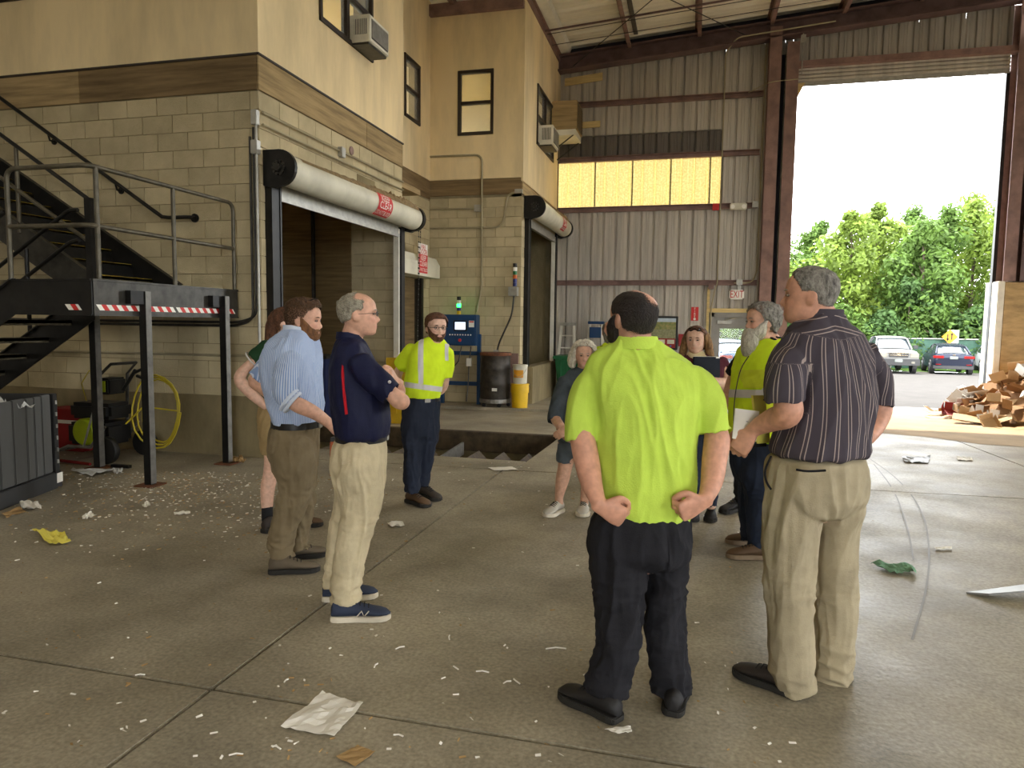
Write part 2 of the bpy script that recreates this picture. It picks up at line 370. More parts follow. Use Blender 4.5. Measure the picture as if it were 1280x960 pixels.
# front office wall, facing the camera
m = MB(); wrect(m, 'y', YL+0.012, 0.2, [(-12, X1-0.012, -0.05, ZT+0.3)])
WLF = tag(m.build('wall_left_front', 'mortar'), kind='structure')
m = MB(); m.bx(-12, X1-0.003, YL-0.004, YL+0.05, -0.05, 0.70); m.build('concrete_footing', 'cast_concrete', WLF)
cmu(WLF, 'y', YL, -8.9, X1-0.003, 0.70, 17)
m = MB(); m.bx(-12, -8.9, YL, YL+0.05, 0.70, 4.1); m.build('block_infill', 'cmu', WLF)
board(WLF, 'y', YL, -12, -9.55, 4.11, 4.48); board(WLF, 'y', YL, -9.55, -7.12, 4.11, 4.48); board(WLF, 'y', YL, -7.12, X1-0.01, 4.11, 4.48, 'plywood_dark')
LW = (-8.35, -7.55, 5.35, 6.6)
for r_ in srect(-12, X1-0.021, 4.49, ZT+0.3, [LW]):
    m = MB(); m.bx(r_[0], r_[1], YL-0.018, YL+0.02, r_[2], r_[3]); m.build('plaster_panel', 'plaster', WLF)
m = MB(); m.bx(-12, X1+0.03, YL-0.03, YL-0.01, 4.475, 4.497); m.build('drip_strip', 'window_brown', WLF)
# front office wall, facing right: the big roller door and two windows
D1 = (7.30, 11.02, -0.3, 3.08)
W1 = (8.37, 9.90, 5.37, 6.65); W2 = (12.62, 13.38, 5.42, 6.56)
m = MB(); wrect(m, 'x', X1-0.012, 0.2, srect(YL+0.012, YJ, -0.3, ZT+0.3, [D1, W1]))
WLD = tag(m.build('wall_left_door', 'mortar'), kind='structure')
cmu(WLD, 'x', X1, YL+0.003, YJ, 0.70-0.8, 21, [D1])
board(WLD, 'x', X1, YL-0.01, 9.72, 4.11, 4.48); board(WLD, 'x', X1, 9.72, YJ, 4.11, 4.48)
for r_ in srect(YL-0.018, YJ, 4.49, ZT+0.3, [W1]):
    m = MB(); m.bx(X1-0.02, X1+0.018, r_[0], r_[1], r_[2], r_[3]); m.build('plaster_panel', 'plaster', WLD)
m = MB(); m.bx(X1+0.01, X1+0.03, YL-0.03, YJ, 4.475, 4.497); m.build('drip_strip', 'window_brown', WLD)
m = MB(); m.bx(X1B, X1-0.02, YJ-0.13, YJ, -0.3, ZT+0.3); m.build('return_wall', 'mortar', WLD)
cmu(WLD, 'y', YJ-0.15, X1B-0.2, X1-0.03, -0.1, 20)
# recess wall
D3 = (11.6, 13.52, -0.3, 2.45)
m = MB(); wrect(m, 'x', X1B-0.012, 0.2, srect(YJ, YB, -0.3, ZT+0.3, [D3, W2]))
WLR = tag(m.build('wall_left_recess', 'mortar'), kind='structure')
cmu(WLR, 'x', X1B, 11.3, YB, -0.12, 21, [D3]); board(WLR, 'x', X1B, 11.06, YB, 4.11, 4.48, 'plywood_dark')
for r_ in srect(YJ, YB, 4.49, ZT+0.3, [W2]):
    m = MB(); m.bx(X1B-0.02, X1B+0.018, r_[0], r_[1], r_[2], r_[3]); m.build('plaster_panel', 'plaster', WLR)
# back office wall facing the camera
W3 = (-4.77, -4.02, 5.36, 6.63)
m = MB(); wrect(m, 'y', YB+0.012, 0.2, srect(X1B, X2-0.012, -0.3, ZT, [W3]))
WLB = tag(m.build('wall_left_back', 'mortar'), kind='structure')
cmu(WLB, 'y', YB, X1B, X2-0.003, -0.08, 21); board(WLB, 'y', YB, X1B, X2-0.01, 4.17, 4.48, 'plywood_dark')
for r_ in srect(X1B, X2-0.021, 4.49, ZT, [W3]):
    m = MB(); m.bx(r_[0], r_[1], YB-0.018, YB+0.02, r_[2], r_[3]); m.build('plaster_panel', 'plaster', WLB)
# far office wall facing right: second roller door, window
D2 = (14.28, 17.45, -0.4, 3.72); W4 = (15.15, 16.98, 5.42, 6.68)
m = MB(); wrect(m, 'x', X2-0.012, 0.2, srect(YB+0.012, YF, -0.4, 8.0, [D2, W4]))
WFD = tag(m.build('wall_far_door', 'mortar'), kind='structure')
cmu(WFD, 'x', X2, YB+0.003, YF, -0.08, 21, [D2]); board(WFD, 'x', X2, YB-0.01, YF, 4.17, 4.40)
for r_ in srect(YB-0.018, YF, 4.42, 7.95, [W4]):
    m = MB(); m.bx(X2-0.02, X2+0.018, r_[0], r_[1], r_[2], r_[3]); m.build('plaster_panel', 'plaster', WFD)

# rooms behind the windows and door bays
def room(name, x0, x1, y0, y1, z0, z1, wm='room_wall', open_side=None):
    m = MB(); e = 0.05
    if open_side != 'x1': pass
    m.bx(x0-e, x0, y0, y1, z0, z1); m.bx(x0, x1, y1, y1+e, z0, z1); m.bx(x0, x1, y0, y1, z0-e, z0)
    o = tag(m.build(name, wm), kind='structure')
    m = MB(); m.bx(x0, x1, y0, y1, z1, z1+e); m.build('room_ceiling', 'room_ceiling', o); return o
RA = room('wall_office_room', -9.4, -5.62, 7.4, 13.85, 4.6, 7.1)
RB = room('wall_office_room_far', -9.0, -3.66, 14.25, 17.7, 4.6, 7.1)
def lamp_panel(x, y, z, label):
    t_ = thing('ceiling_lamp', label, 'lamp', (x, y, z))
    m = MB(); m.bx(x-0.62, x+0.62, y-0.32, y+0.32, z-0.03, z); m.build('lamp_frame', 'white_paint', t_)
    m = MB(); m.bx(x-0.58, x+0.58, y-0.28, y+0.28, z-0.045, z-0.03); m.build('diffuser', 'office_lamp', t_)
emat('office_lamp', (255, 244, 214), 40.0)
lamp_panel(-8.7, 9.3, 7.1, 'recessed ceiling lamp inside the office behind the large front window')
lamp_panel(-8.7, 12.6, 7.1, 'recessed ceiling lamp inside the office behind the narrow side window')
lamp_panel(-8.2, 15.9, 7.1, 'recessed ceiling lamp inside the far upstairs office')
m = MB(); m.bx(-9.2, -9.1, 7.3, 12.4, -0.3, 3.9); m.bx(-9.2, X1B-0.21, 12.3, 12.4, -0.3, 3.9); m.bx(-9.2, X1-0.22, 7.2, 7.29, -0.3, 3.9); m.bx(-9.2, X1-0.22, 7.2, 12.4, 3.9, 4.0)
BAY = tag(m.build('wall_bay', 'plywood'), kind='structure')
m = MB(); m.tube([(-7.05, 12.22, -0.1), (-7.05, 12.22, 3.9)], 0.04); m.build('pipe', 'grey_steel', BAY)
m = MB(); m.bx(-7.0, -6.9, 14.2, 17.7, -0.4, 4.4); m.bx(-7.0, X2-0.22, 17.5, 17.6, -0.4, 4.4); m.bx(-7.0, X2-0.22, 14.2, 14.28, -0.4, 4.4); m.bx(-7, X2-0.22, 14.2, 17.6, 4.4, 4.45)
tag(m.build('wall_bay_far', 'cast_concrete'), kind='structure')

# windows
def window(axis, c, rect, name, split='h', sash2=None):
    u0, u1, z0, z1 = rect; n_ = len([o for o in bpy.data.objects if o.name.startswith('window_')])
    loc = ((u0+u1)/2, c, z0) if axis == 'y' else (c, (u0+u1)/2, z0)
    W_ = thing(name, None, None, loc, kind='structure')
    def fr(a, b, p, q, d0, d1, nm='window_frame', mt='window_brown'):
        m = MB()
        if axis == 'y': m.bx(a, b, c-d1, c+0.06-d0, p, q)
        else: m.bx(c-0.06+d0, c+d1, a, b, p, q)
        return m.build(nm, mt, W_, bevel=0.004)
    f = 0.06
    fr(u0, u0+f, z0, z1, 0, 0.045); fr(u1-f, u1, z0, z1, 0, 0.045); fr(u0, u1, z0, z0+f, 0, 0.047); fr(u0, u1, z1-f, z1, 0, 0.047)
    cells = []
    if split == 'h':
        zm = (z0+z1)/2; fr(u0+f, u1-f, zm-0.03, zm+0.03, 0, 0.03); cells = [(u0+f, u1-f, z0+f, zm-0.03), (u0+f, u1-f, zm+0.03, z1-f)]
    elif split == 'v':
        um = (u0+u1)/2; fr(um-0.04, um+0.04, z0+f, z1-f, 0, 0.035); zm = (z0+z1)/2
        for a, b in ((u0+f, um-0.04), (um+0.04, u1-f)):
            fr(a, b, zm-0.03, zm+0.03, 0, 0.03); cells += [(a, b, z0+f, zm-0.03), (a, b, zm+0.03, z1-f)]
    for a, b, p, q in cells:
        m = MB()
        if axis == 'y': m.bx(a, b, c+0.01, c+0.018, p, q)
        else: m.bx(c-0.018, c-0.01, a, b, p, q)
        m.build('pane', 'window_glass', W_)
    return W_
window('x', X1, W1, 'window_1', 'v'); window('x', X1B, W2, 'window_2'); window('y', YB, W3, 'window_3'); window('x', X2, W4, 'window_4', 'v'); window('y', YL, LW, 'window_5')

# ------------------------------------------------------------------ far gable wall of ribbed metal
def ribbed(parent, x0, x1, y, zf, material, name='metal_sheet', pitch=0.305, d=0.055, zb=None):
    m = MB(); xs = []
    k0 = math.floor((x0+20)/pitch)
    k = k0
    pts = [(x0, 0)]
    while True:
        b = k*pitch-20; k += 1
        if b > x1: break
        for dx, h in ((0.04, 0), (0.055, d), (0.085, d), (0.10, 0), (0.185, 0), (0.195, 0.008), (0.205, 0), (0.245, 0), (0.255, 0.008), (0.265, 0)):
            if x0 < b+dx < x1: pts.append((b+dx, h))
    pts.append((x1, 0)); P = []
    z0f = zb if zb else (lambda x: 0)
    m.grid([[(x, y+h, z0f(x)) for x, h in pts], [(x, y+h, zf(x)) for x, h in pts]])
    return m.build(name, material, parent)
m = MB(); m.bx(X2-0.3, 1.9, YF+0.06, YF+0.08, -0.6, 4.42); m.bx(0.55, 1.9, YF+0.06, YF+0.08, 4.42, 8.3); m.bx(X2-0.3, 0.55, YF+0.06, YF+0.08, 5.66, 8.0)
DOOR = (0.40, 1.38)
m = MB(); zt = lambda x: roof_z(x)+0.02
for r_ in ((X2-0.3, DOOR[0], -0.5, 4.42), (DOOR[1], 2.1, -0.5, 4.42), (DOOR[0], DOOR[1], 1.95, 4.42), (0.55, 2.1, 4.42, 8.1), (X2-0.3, 0.55, 5.68, 8.0), (2.1, 6.4, 7.6, 8.3), (6.6, 14, 2.5, 8.5), (6.4, 14, -0.7, 2.5)):
    m.bx(r_[0], r_[1], YF+0.065, YF+0.085, r_[2], r_[3])
WF = tag(m.build('wall_far', 'sheet_dark'), kind='structure')
def sheets(x0, x1, z0, zf, material, pw=0.915):
    k = math.floor(x0/pw); a = x0
    while a < x1-0.02:
        b = min((k+1)*pw, x1); k += 1
        if b-a > 0.04: ribbed(WF, a+0.001, b-0.001, YF, zf, material, zb=(lambda x: z0))
        a = b
sheets(X2, DOOR[0], -0.35, lambda x: 4.44, 'sheet_metal'); sheets(DOOR[1], 2.0, -0.35, zt, 'sheet_metal'); sheets(DOOR[0], 0.53, 1.95, lambda x: 4.44, 'sheet_metal'); sheets(0.53, DOOR[1], 1.95, zt, 'sheet_metal')
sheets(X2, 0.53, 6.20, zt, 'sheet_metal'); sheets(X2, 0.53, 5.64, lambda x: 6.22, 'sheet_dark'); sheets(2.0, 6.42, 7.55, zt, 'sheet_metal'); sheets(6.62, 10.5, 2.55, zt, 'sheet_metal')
# translucent fibreglass strip letting daylight in
tm = bpy.data.materials.new('fibreglass'); tm.use_nodes = True; MATS['fibreglass'] = tm
t_ = tm.node_tree; N = t_.nodes; L = t_.links; N.remove(N['Principled BSDF'])
ge = N.new('ShaderNodeNewGeometry'); nz = N.new('ShaderNodeTexNoise'); nz.inputs['Scale'].default_value = 26; nz.inputs['Detail'].default_value = 5; L.new(ge.outputs['Position'], nz.inputs['Vector'])
cr = N.new('ShaderNodeValToRGB'); cr.color_ramp.elements[0].position = .3; cr.color_ramp.elements[1].position = .7; cr.color_ramp.elements[0].color = (*lin((196, 172, 104)), 1); cr.color_ramp.elements[1].color = (*lin((232, 212, 146)), 1)
L.new(nz.outputs['Fac'], cr.inputs['Fac']); tl = N.new('ShaderNodeBsdfTranslucent'); df = N.new('ShaderNodeBsdfDiffuse'); mx = N.new('ShaderNodeMixShader'); mx.inputs[0].default_value = 0.80
L.new(cr.outputs['Color'], tl.inputs['Color']); L.new(cr.outputs['Color'], df.inputs['Color']); L.new(tl.outputs[0], mx.inputs[1]); L.new(df.outputs[0], mx.inputs[2]); L.new(mx.outputs[0], N['Material Output'].inputs['Surface'])
a = X2
while a < 0.5:
    b = min(a+0.915, 0.53); ribbed(WF, a, b+0.03, YF, lambda x: 5.66, 'fibreglass', 'translucent_panel', zb=lambda x: 4.42); a = b
# girts, columns, rafter
def girt(x0, x1, z, label=None, dz=0.11):
    m = MB(); y = YF-0.012
    m.prism([(x0, y, z-dz), (x0, y-0.09, z-dz), (x0, y-0.09, z-dz+0.02), (x0, y-0.012, z-dz+0.02), (x0, y-0.012, z), (x0, y-0.10, z), (x0, y-0.10, z+0.014), (x0, y, z+0.014)], (x1-x0, 0, 0))
    return m.build('girt', 'red_steel', WF)
for z, xe in ((2.66, 1.42), (4.46, 1.36), (5.68, 1.36), (7.0, 1.40)): girt(X2+0.02, xe, z)
girt(6.9, 10.4, 5.0); girt(6.9, 10.4, 6.9)
def hcol(x0, x1, y0, y1, z0, z1, name, material='red_steel', parent=None, lab=None):
    m = MB(); t2 = 0.02; w_ = x1-x0
    m.bx(x0, x1, y0, y0+t2, z0, z1); m.bx(x0, x1, y1-t2, y1, z0, z1); m.bx((x0+x1)/2-0.008, (x0+x1)/2+0.008, y0+t2, y1-t2, z0, z1)
    return m.build(name, material, parent or WF)
hcol(1.46, 1.72, YF-0.42, YF-0.05, -0.25, roof_z(1.6)-0.32, 'column'); hcol(1.84, 2.10, YF-0.36, YF+0.06, -0.25, 7.95, 'door_post')
m = MB(); m.bx(1.72, 1.84, YF-0.02, YF+0.0, -0.2, 7.8); m.build('filler_plate', 'insulation_dark', WF)
m = MB(); xa, xb = X2+0.02, 13.9; y0, y1 = YF-0.42, YF-0.10
for za, zb_, w0, w1 in ((-0.54, -0.51, 0, 1), (-0.20, -0.17, 0, 1), (-0.51, -0.20, 0.46, 0.54)):
    ya, yb = y0+(y1-y0)*w0, y0+(y1-y0)*w1
    m.add([(xa, ya, roof_z(xa)+za), (xb, ya, roof_z(xb)+za), (xb, yb, roof_z(xb)+za), (xa, yb, roof_z(xa)+za), (xa, ya, roof_z(xa)+zb_), (xb, ya, roof_z(xb)+zb_), (xb, yb, roof_z(xb)+zb_), (xa, yb, roof_z(xa)+zb_)],
          [(0,3,2,1),(4,5,6,7),(0,1,5,4),(1,2,6,5),(2,3,7,6),(3,0,4,7)])
m.build('rafter', 'dark_red_steel', WF)
m = MB(); m.add([(X2, YF-0.09, roof_z(X2)-0.25), (13.9, YF-0.09, roof_z(13.9)-0.25), (13.9, YF-0.09, roof_z(13.9)+0.06), (X2, YF-0.09, roof_z(X2)+0.06)], [(0, 1, 2, 3)]); m.build('closure_strip', 'insulation_dark', WF)
# right jamb: steel post on a cast concrete pier
mat('pier_concrete', (186, 158, 112), 0.9, var=0.18, scale=2.5, bump=0.25, bscale=25, stretch=(1, 1, 3))
m = MB(); m.bx(6.34, 6.47, YF-0.35, YF+0.35, -0.25, 2.62); m.build('pier_edge', 'white_paint', WF, bevel=0.015)
m = MB(); m.bx(6.47, 14, YF-0.33, YF+0.3, -0.3, 2.60); m.build('concrete_pier', 'pier_concrete', WF, bevel=0.015)
hcol(6.42, 6.66, YF-0.34, YF+0.06, 2.62, roof_z(6.5)-0.5, 'door_post'); hcol(6.72, 7.05, YF-0.40, YF-0.05, 2.62, roof_z(6.9)-0.5, 'column', 'dark_red_steel')
# header and partly lowered slatted door curtain
m = MB(); m.bx(2.05, 6.50, YF-0.20, YF+0.05, 7.45, 7.58); m.build('header', 'red_steel', WF)
BD = thing('door_5', None, None, (4.2, YF, 7.1), kind='structure')
sl = MB(); sl.prism([(-2.16, -0.012, -0.042), (-2.16, 0.012, -0.042), (-2.16, 0.012, 0.042), (-2.16, -0.002, 0.042), (-2.16, -0.022, 0.02), (-2.16, -0.026, 0), (-2.16, -0.022, -0.02)], (4.32, 0, 0))
copies('slat', raw_mesh(sl, 'slat', 'sheet_metal'), [(4.22, YF-0.03, 7.20+0.085*k) for k in range(4)], BD)
m = MB(); m.bx(2.06, 6.38, YF-0.05, YF-0.01, 7.06, 7.155); m.build('bottom_bar', 'galvanised', BD)
m = MB(); m.add([(2.10, YF-0.1, 7.12), (2.10, YF-0.1, 6.75), (2.28, YF-0.1, 7.12), (2.10, YF-0.08, 7.12), (2.10, YF-0.08, 6.75), (2.28, YF-0.08, 7.12)], [(0, 1, 2), (3, 5, 4), (0, 3, 4, 1), (1, 4, 5, 2), (2, 5, 3, 0)]); m.build('gusset', 'lumber', BD)
m = MB(); m.bx(6.33, 6.40, YF-0.02, YF+0.10, -0.2, 7.1); m.build('door_track', 'black_steel', BD)

# ------------------------------------------------------------------ roof
m = MB(); m.add([(-14, -9, roof_z(-14)+0.06), (14, -9, roof_z(14)+0.06), (14, YF+0.6, roof_z(14)+0.06), (-14, YF+0.6, roof_z(-14)+0.06)], [(0, 1, 2, 3)])
CE = tag(m.build('ceiling', 'roof_metal', solid=0.02), kind='structure')
y = 11.2
while y < YF+0.1:
    m = MB(); P = [[], []]
    for dy, h in ((0.0, 0.0), (0.02, -0.05), (0.05, -0.05), (0.07, 0), (0.27, 0), (0.29, -0.012), (0.31, 0), (0.46, 0), (0.48, -0.012), (0.50, 0), (0.62, 0)):
        for k, x in enumerate((-13.5, 13.9)): P[k].append((x, min(y+dy, YF+0.5), roof_z(x)+0.04+h))
    m.grid(P); m.build('roof_sheet', 'roof_metal', CE); y += 0.62
for x in (-4.9, -6.5, -1.72, -0.12, 1.46, 2.96, 4.5, 6.05, 7.6):
    m = MB(); z = roof_z(x)-0.02; ya, yb = 9.0, YF-0.1
    m.prism([(x-0.07, ya, z), (x+0.01, ya, z), (x+0.01, ya, z-0.19), (x+0.08, ya, z-0.19), (x+0.08, ya, z-0.205), (x-0.006, ya, z-0.205), (x-0.006, ya, z-0.016), (x-0.07, ya, z-0.016)], (0, yb-ya, 0)); m.build('purlin', 'red_steel', CE)
m = MB(); m.bx(-1.58, -1.48, 13.0, YF-0.5, roof_z(-1.5)-0.03, roof_z(-1.5)-0.012); m.build('patch_strip', 'sheet_dark', CE)
m = MB(); m.bx(X2-0.1, X2+0.05, 10, YF, 7.93, 8.08); m.bx(X2-0.1, X2+0.10, 10, YF, 8.06, 8.09); m.build('eave_strut', 'red_steel', CE)
m = MB(); m.prism([(X2+0.06, 10, 8.08), (X2+0.30, 10, 8.13), (X2+0.34, 10, 8.24), (X2+0.10, 10, 8.24)], (0, YF-0.3-10, 0)); m.build('insulation_roll', 'white_paint', CE)
m = MB(); m.bx(-9, X2+0.0, YB-0.12, YB+0.1, ZT+0.0, ZT+0.22); m.build('wall_beam', 'red_steel', CE)
def wire(pts, r, name, label, material='grey_steel', cat='cable'):
    m = MB(); m.tube(pts, r, 6); return tag(m.build(name, material, smooth=True), label, cat)
zr = lambda x: roof_z(x)
m = MB(); m.tube([(X2, 15.7, zr(X2)-0.28), (9, 15.7, zr(9)-0.28)], 0.022, 6); m.build('brace_pipe', 'dark_red_steel', CE)
m = MB(); m.tube([(X2, 15.95, zr(X2)-0.25), (9, 15.95, zr(9)-0.25)], 0.008, 6); m.build('brace_rod', 'grey_steel', CE)
m = MB(); m.tube([(X2, 16.5, zr(X2)-0.28), (9, 16.5, zr(9)-0.28)], 0.008, 6); m.build('brace_rod', 'grey_steel', CE)
m = MB(); m.tube([(-3.1, 17.6, zr(-3)-0.45), (-0.1, 14.0, zr(0)-0.2)], 0.010, 6); m.build('brace_rod', 'grey_steel', CE)
m = MB(); m.tube([(0.9, 17.5, zr(1)-0.35), (-1.6, 14.0, zr(-1.6)-0.2)], 0.010, 6); m.build('brace_rod', 'grey_steel', CE)

# ------------------------------------------------------------------ the rest of the hall, out of view: side and back walls, their openings added to let in fill light
m = MB()
for a, b, p, q in srect(-9, YF, -0.6, 9.7, [(-6.0, -1.0, -0.6, 5.5), (5.0, 9.5, -0.6, 5.5)]): m.bx(14, 14.2, a, b, p, q)
tag(m.build('wall_right', 'sheet_metal'), kind='structure')
m = MB()
for a, b, p, q in srect(-12, 14, -0.1, 9.7, [(1.2, 5.8, -0.1, 4.6)]): m.bx(a, b, -9.2, -9, p, q)
tag(m.build('wall_back', 'sheet_metal'), kind='structure')
m = MB(); m.bx(-12.2, -12, -9.2, YL, -0.1, 8.2); tag(m.build('wall_side', 'sheet_metal'), kind='structure')
mat('lamp_housing', (60, 60, 62), 0.5)
emat('fill_disc', (255, 238, 205), 4.0)
for (x, y) in FILL_LAMPS:  # added fill lamps, kept out of view
    z = roof_z(x)-0.75
    t_ = thing('fill_lamp', 'added round fill lamp hanging unseen from the roof', 'lamp', (x, y, z), 'added fill lamps under the roof')
    m = MB(); m.lathe((x, y, z), [(0.10, 0.16), (0.10, 0.05), (0.20, 0.03), (0.20, 0.0)], 20); m.build('housing', 'lamp_housing', t_)
    m = MB(); m.cyl((x, y, z-0.006), (x, y, z), 0.18, 20); m.build('fill_disc', 'fill_disc', t_)
    m = MB(); m.cyl((x, y, z+0.16), (x, y, roof_z(x)+0.02), 0.01, 6); m.build('hanger', 'grey_steel', t_)
    la = bpy.data.lights.new('fill_light', 'AREA'); la.shape = 'DISK'; la.size = 0.4; la.energy = FILL_LAMP_POWER; la.color = (1.0, 0.90, 0.74)
    lo = bpy.data.objects.new('fill_light', la); COL.objects.link(lo); lo.parent = t_; lo.location = (0, 0, -0.02)
# ------------------------------------------------------------------ roller doors
def roller_door(name, X, y0, y1, zc, r, jz, yl, yr, scale, sign_y, nm_label):
    R_ = thing(name, None, None, (X+0.02, (y0+y1)/2, 0), kind='structure')
    cx = X+0.03+r
    m = MB(); prof = [(r, 0), (r, (y1-y0))]
    P = []
    n = 40
    for yy in np.linspace(y0, y1, 14):
        row = []
        for k in range(n+1):
            a = math.radians(-130)+math.radians(300)*k/n; wob = 0.004*math.sin(yy*2.1+a*2)
            row.append((cx+(r+wob)*math.cos(a), yy, zc+(r+wob)*math.sin(a)))
        P.append(row)
    m.grid(P); hood = m.build('hood', 'hood_white', R_, smooth=True)
    # drifts of dust lying on top of the hood
    m = MB(); P = []
    for i, yy in enumerate(np.linspace(y0+0.2, y1-0.05, 60)):
        row = []
        for k in range(9):
            a = math.radians(36+11*k); q = (1-abs(k-4)/4)*0.085*max(0.0, min(1.0, (yy-y0)/(y1-y0)*1.6-0.2))*(0.4+1.2*mnoise.noise((yy*9, k*.7, 3.1))**2+random.random()*0.5)
            row.append((cx+(r+0.002+q)*math.cos(a), yy, zc+(r+0.002+q)*math.sin(a)))
        P.append(row)
    m.grid(P); m.build('dust_layer', 'dust', hood)
    def bracket(ya, yb, rr, mt='black_steel'):
        m = MB(); pts = [(X+0.01, ya, zc-rr*1.05), (X+0.01, ya, zc+rr*1.12), (cx, ya, zc+rr*1.12)]
        for k in range(13):
            a = math.radians(90-15*k); pts.append((cx+rr*1.12*math.cos(a), ya, zc+rr*1.12*math.sin(a)))
        pts += [(X+0.16, ya, zc-rr*1.25)]
        m.prism(pts, (0, yb-ya, 0)); b_ = m.build('end_bracket', mt, R_)
        m = MB(); m.cyl((cx, ya-0.05, zc), (cx, yb, zc), rr*0.22, 14)
        for k in range(10):
            a = 2*math.pi*k/10; m.cyl((cx+rr*0.38*math.cos(a), ya-0.02, zc+rr*0.38*math.sin(a)), (cx+rr*0.38*math.cos(a), ya, zc+rr*0.38*math.sin(a)), 0.018, 6)
        m.build('gear_hub', 'grey_steel', b_)
    bracket(y0-0.06, y0-0.01, r); bracket(y1+0.01, y1+0.10, r*1.0)
    # guides: black channel with pale inner lining at both sides
    m = MB(); m.bx(X-0.02, X+0.09, yl-0.20, yl-0.05, fall(yl)-0.05, zc-r*0.9); m.bx(X-0.02, X+0.10, yl-0.05, yl-0.02, fall(yl)-0.05, zc-r*0.9); m.build('guide', 'black_steel', R_)
    m = MB(); m.bx(X-0.10, X+0.04, yl-0.02, yl+0.03, fall(yl)-0.05, jz); m.build('guide_lining', 'white_paint', R_)
    m = MB(); m.bx(X-0.02, X+0.09, yr+0.03, yr+0.17, fall(yr)-0.05, zc-r*0.9); m.build('guide', 'black_steel', R_)
    m = MB(); m.bx(X-0.03, X+0.06, yr-0.02, yr+0.03, fall(yr)-0.05, jz); m.build('guide_lining', 'white_paint', R_)
    m = MB(); m.bx(X-0.06, X+0.05, yl, yr, jz-0.10, jz+0.05); m.bx(X+0.04, X+0.07, yl, yr, jz-0.13, jz-0.08); m.build('bottom_bar', 'galvanised', R_)
    m = MB(); m.bx(cx-0.1, cx-0.02, y1+0.06, y1+0.22, zc-0.14, zc+0.12); m.lathe((cx-0.02, y1+0.16, zc-0.02), [(0.02, -0.05), (0.15*scale, -0.045), (0.15*scale, -0.02), (0.13*scale, -0.02), (0.13*scale, 0.02), (0.15*scale, 0.02), (0.15*scale, 0.045), (0.02, 0.05)], 24, 'y'); m.build('chain_wheel', 'grey_steel', R_)
    # sign pasted round the hood
    def onhood(s_, t_):   # s along +y, t up along the arc
        a = math.radians(12)+t_/r; return np.array((cx+(r+0.006)*math.cos(a), sign_y+s_, zc+(r+0.006)*math.sin(a)))
    sw, sh = 0.20*scale*1.25, 0.14*scale*1.25
    def patch(t0, t1, mt, nm, off=0.0):
        m = MB(); m.grid([[onhood(s_, t_) for s_ in (-sw, sw)] for t_ in np.linspace(t0, t1, 8)]); return m.build(nm, mt, R_)
    plate = patch(-sh*1.5, sh*1.5, 'sign_white', 'warning_sign'); patch_red = MB()
    def onhood2(s_, t_):
        a = math.radians(12)+t_/r; return np.array((cx+(r+0.009)*math.cos(a), sign_y+s_, zc+(r+0.009)*math.sin(a)))
    m = MB(); m.grid([[onhood2(s_, t_) for s_ in (-sw, sw)] for t_ in np.linspace(-sh*1.5, sh*0.55, 8)]); m.build('red_field', 'sign_red', plate)
    for s_, tz, sz, mt in (('FIRE DOOR', sh*1.02, sh*0.95, 'sign_red'), ('KEEP', sh*0.12, sh*0.8, 'sign_white'), ('CLEAR', -sh*0.48, sh*0.8, 'sign_white'), ('DO NOT BLOCK', -sh*1.12, sh*0.62, 'sign_white')):
        V_, F_ = text_pts(s_, sz); wmax = np.abs(V_[:, 0]).max(); q = min(1.0, sw*0.92/wmax)
        def oh(x, y):
            a = math.radians(12)+(tz+y)/r; return (cx+(r+0.012)*math.cos(a), sign_y+x*q, zc+(r+0.012)*math.sin(a))
        m = MB(); m.add([oh(v[0], v[1]) for v in V_], F_); m.build('lettering', mt, plate)
    return R_
RD1 = roller_door('door_1', X1, 7.18, 10.98, 3.27, 0.18, 3.08, 7.36, 10.78, 0.95, 9.55, '')
RD2 = roller_door('door_2', X2, 14.2, 17.45, 3.93, 0.20, 3.70, 14.45, 17.25, 0.9, 16.5, '')
for i, dy in enumerate((0.0, 0.09)):
    m = MB(); n = 40; zt_ = 3.3; zb_ = 0.7
    for k in range(60):
        z = zt_-(zt_-zb_)*k/60; yy = 11.16+dy-(0.03+0.16*dy/0.09*0.6)*((zt_-z)/(zt_-zb_))*1.6; xx = X1+0.25
        a = 0.012 if k % 2 else 0.003; m.box((xx, yy, z), (a*1.4 if k % 2 == 0 else 0.010, 0.016 if k % 2 else 0.006, 0.034))
    tag(m.build('hoist_chain', 'grey_steel', RD1), kind='stuff')
m = MB()
for k in range(60): m.box((X2+0.27, 17.72, 3.9-2.7*k/60), (0.012, 0.014 if k % 2 else 0.006, 0.034))
tag(m.build('hoist_chain', 'grey_steel', RD2), kind='stuff')
# small roller hood and sign in the recess
D3O = thing('door_3', None, None, (X1B+0.02, 12.6, 0), kind='structure')
m = MB(); m.prism([(X1B+0.01, 11.5, 2.46), (X1B+0.34, 11.5, 2.46), (X1B+0.34, 11.5, 2.72), (X1B+0.26, 11.5, 2.86), (X1B+0.01, 11.5, 2.88)], (0, 2.2, 0)); m.build('hood', 'hood_white', D3O)
m = MB(); m.bx(X1B-0.05, X1B+0.06, 13.4, 13.5, -0.1, 2.46); m.bx(X1B-0.2, X1B+0.05, 13.50, 13.54, -0.1, 2.46); m.build('guide', 'black_steel', D3O)
m = MB(); m.bx(X1B-0.12, X1B-0.09, 11.6, 13.4, -0.1, 2.5); m.build('door_leaf', 'plywood_dark', D3O)
SG = thing('warning_sign', 'red and white fire door keep clear sign on the small roller hood in the corner', 'sign', (X1B+0.35, 12.75, 2.5))
m = MB(); m.bx(X1B+0.345, X1B+0.352, 12.52, 12.98, 2.50, 3.06); m.build('plate', 'sign_white', SG)
m = MB(); m.bx(X1B+0.352, X1B+0.355, 12.53, 12.97, 2.51, 2.86); m.build('red_field', 'sign_red', SG)
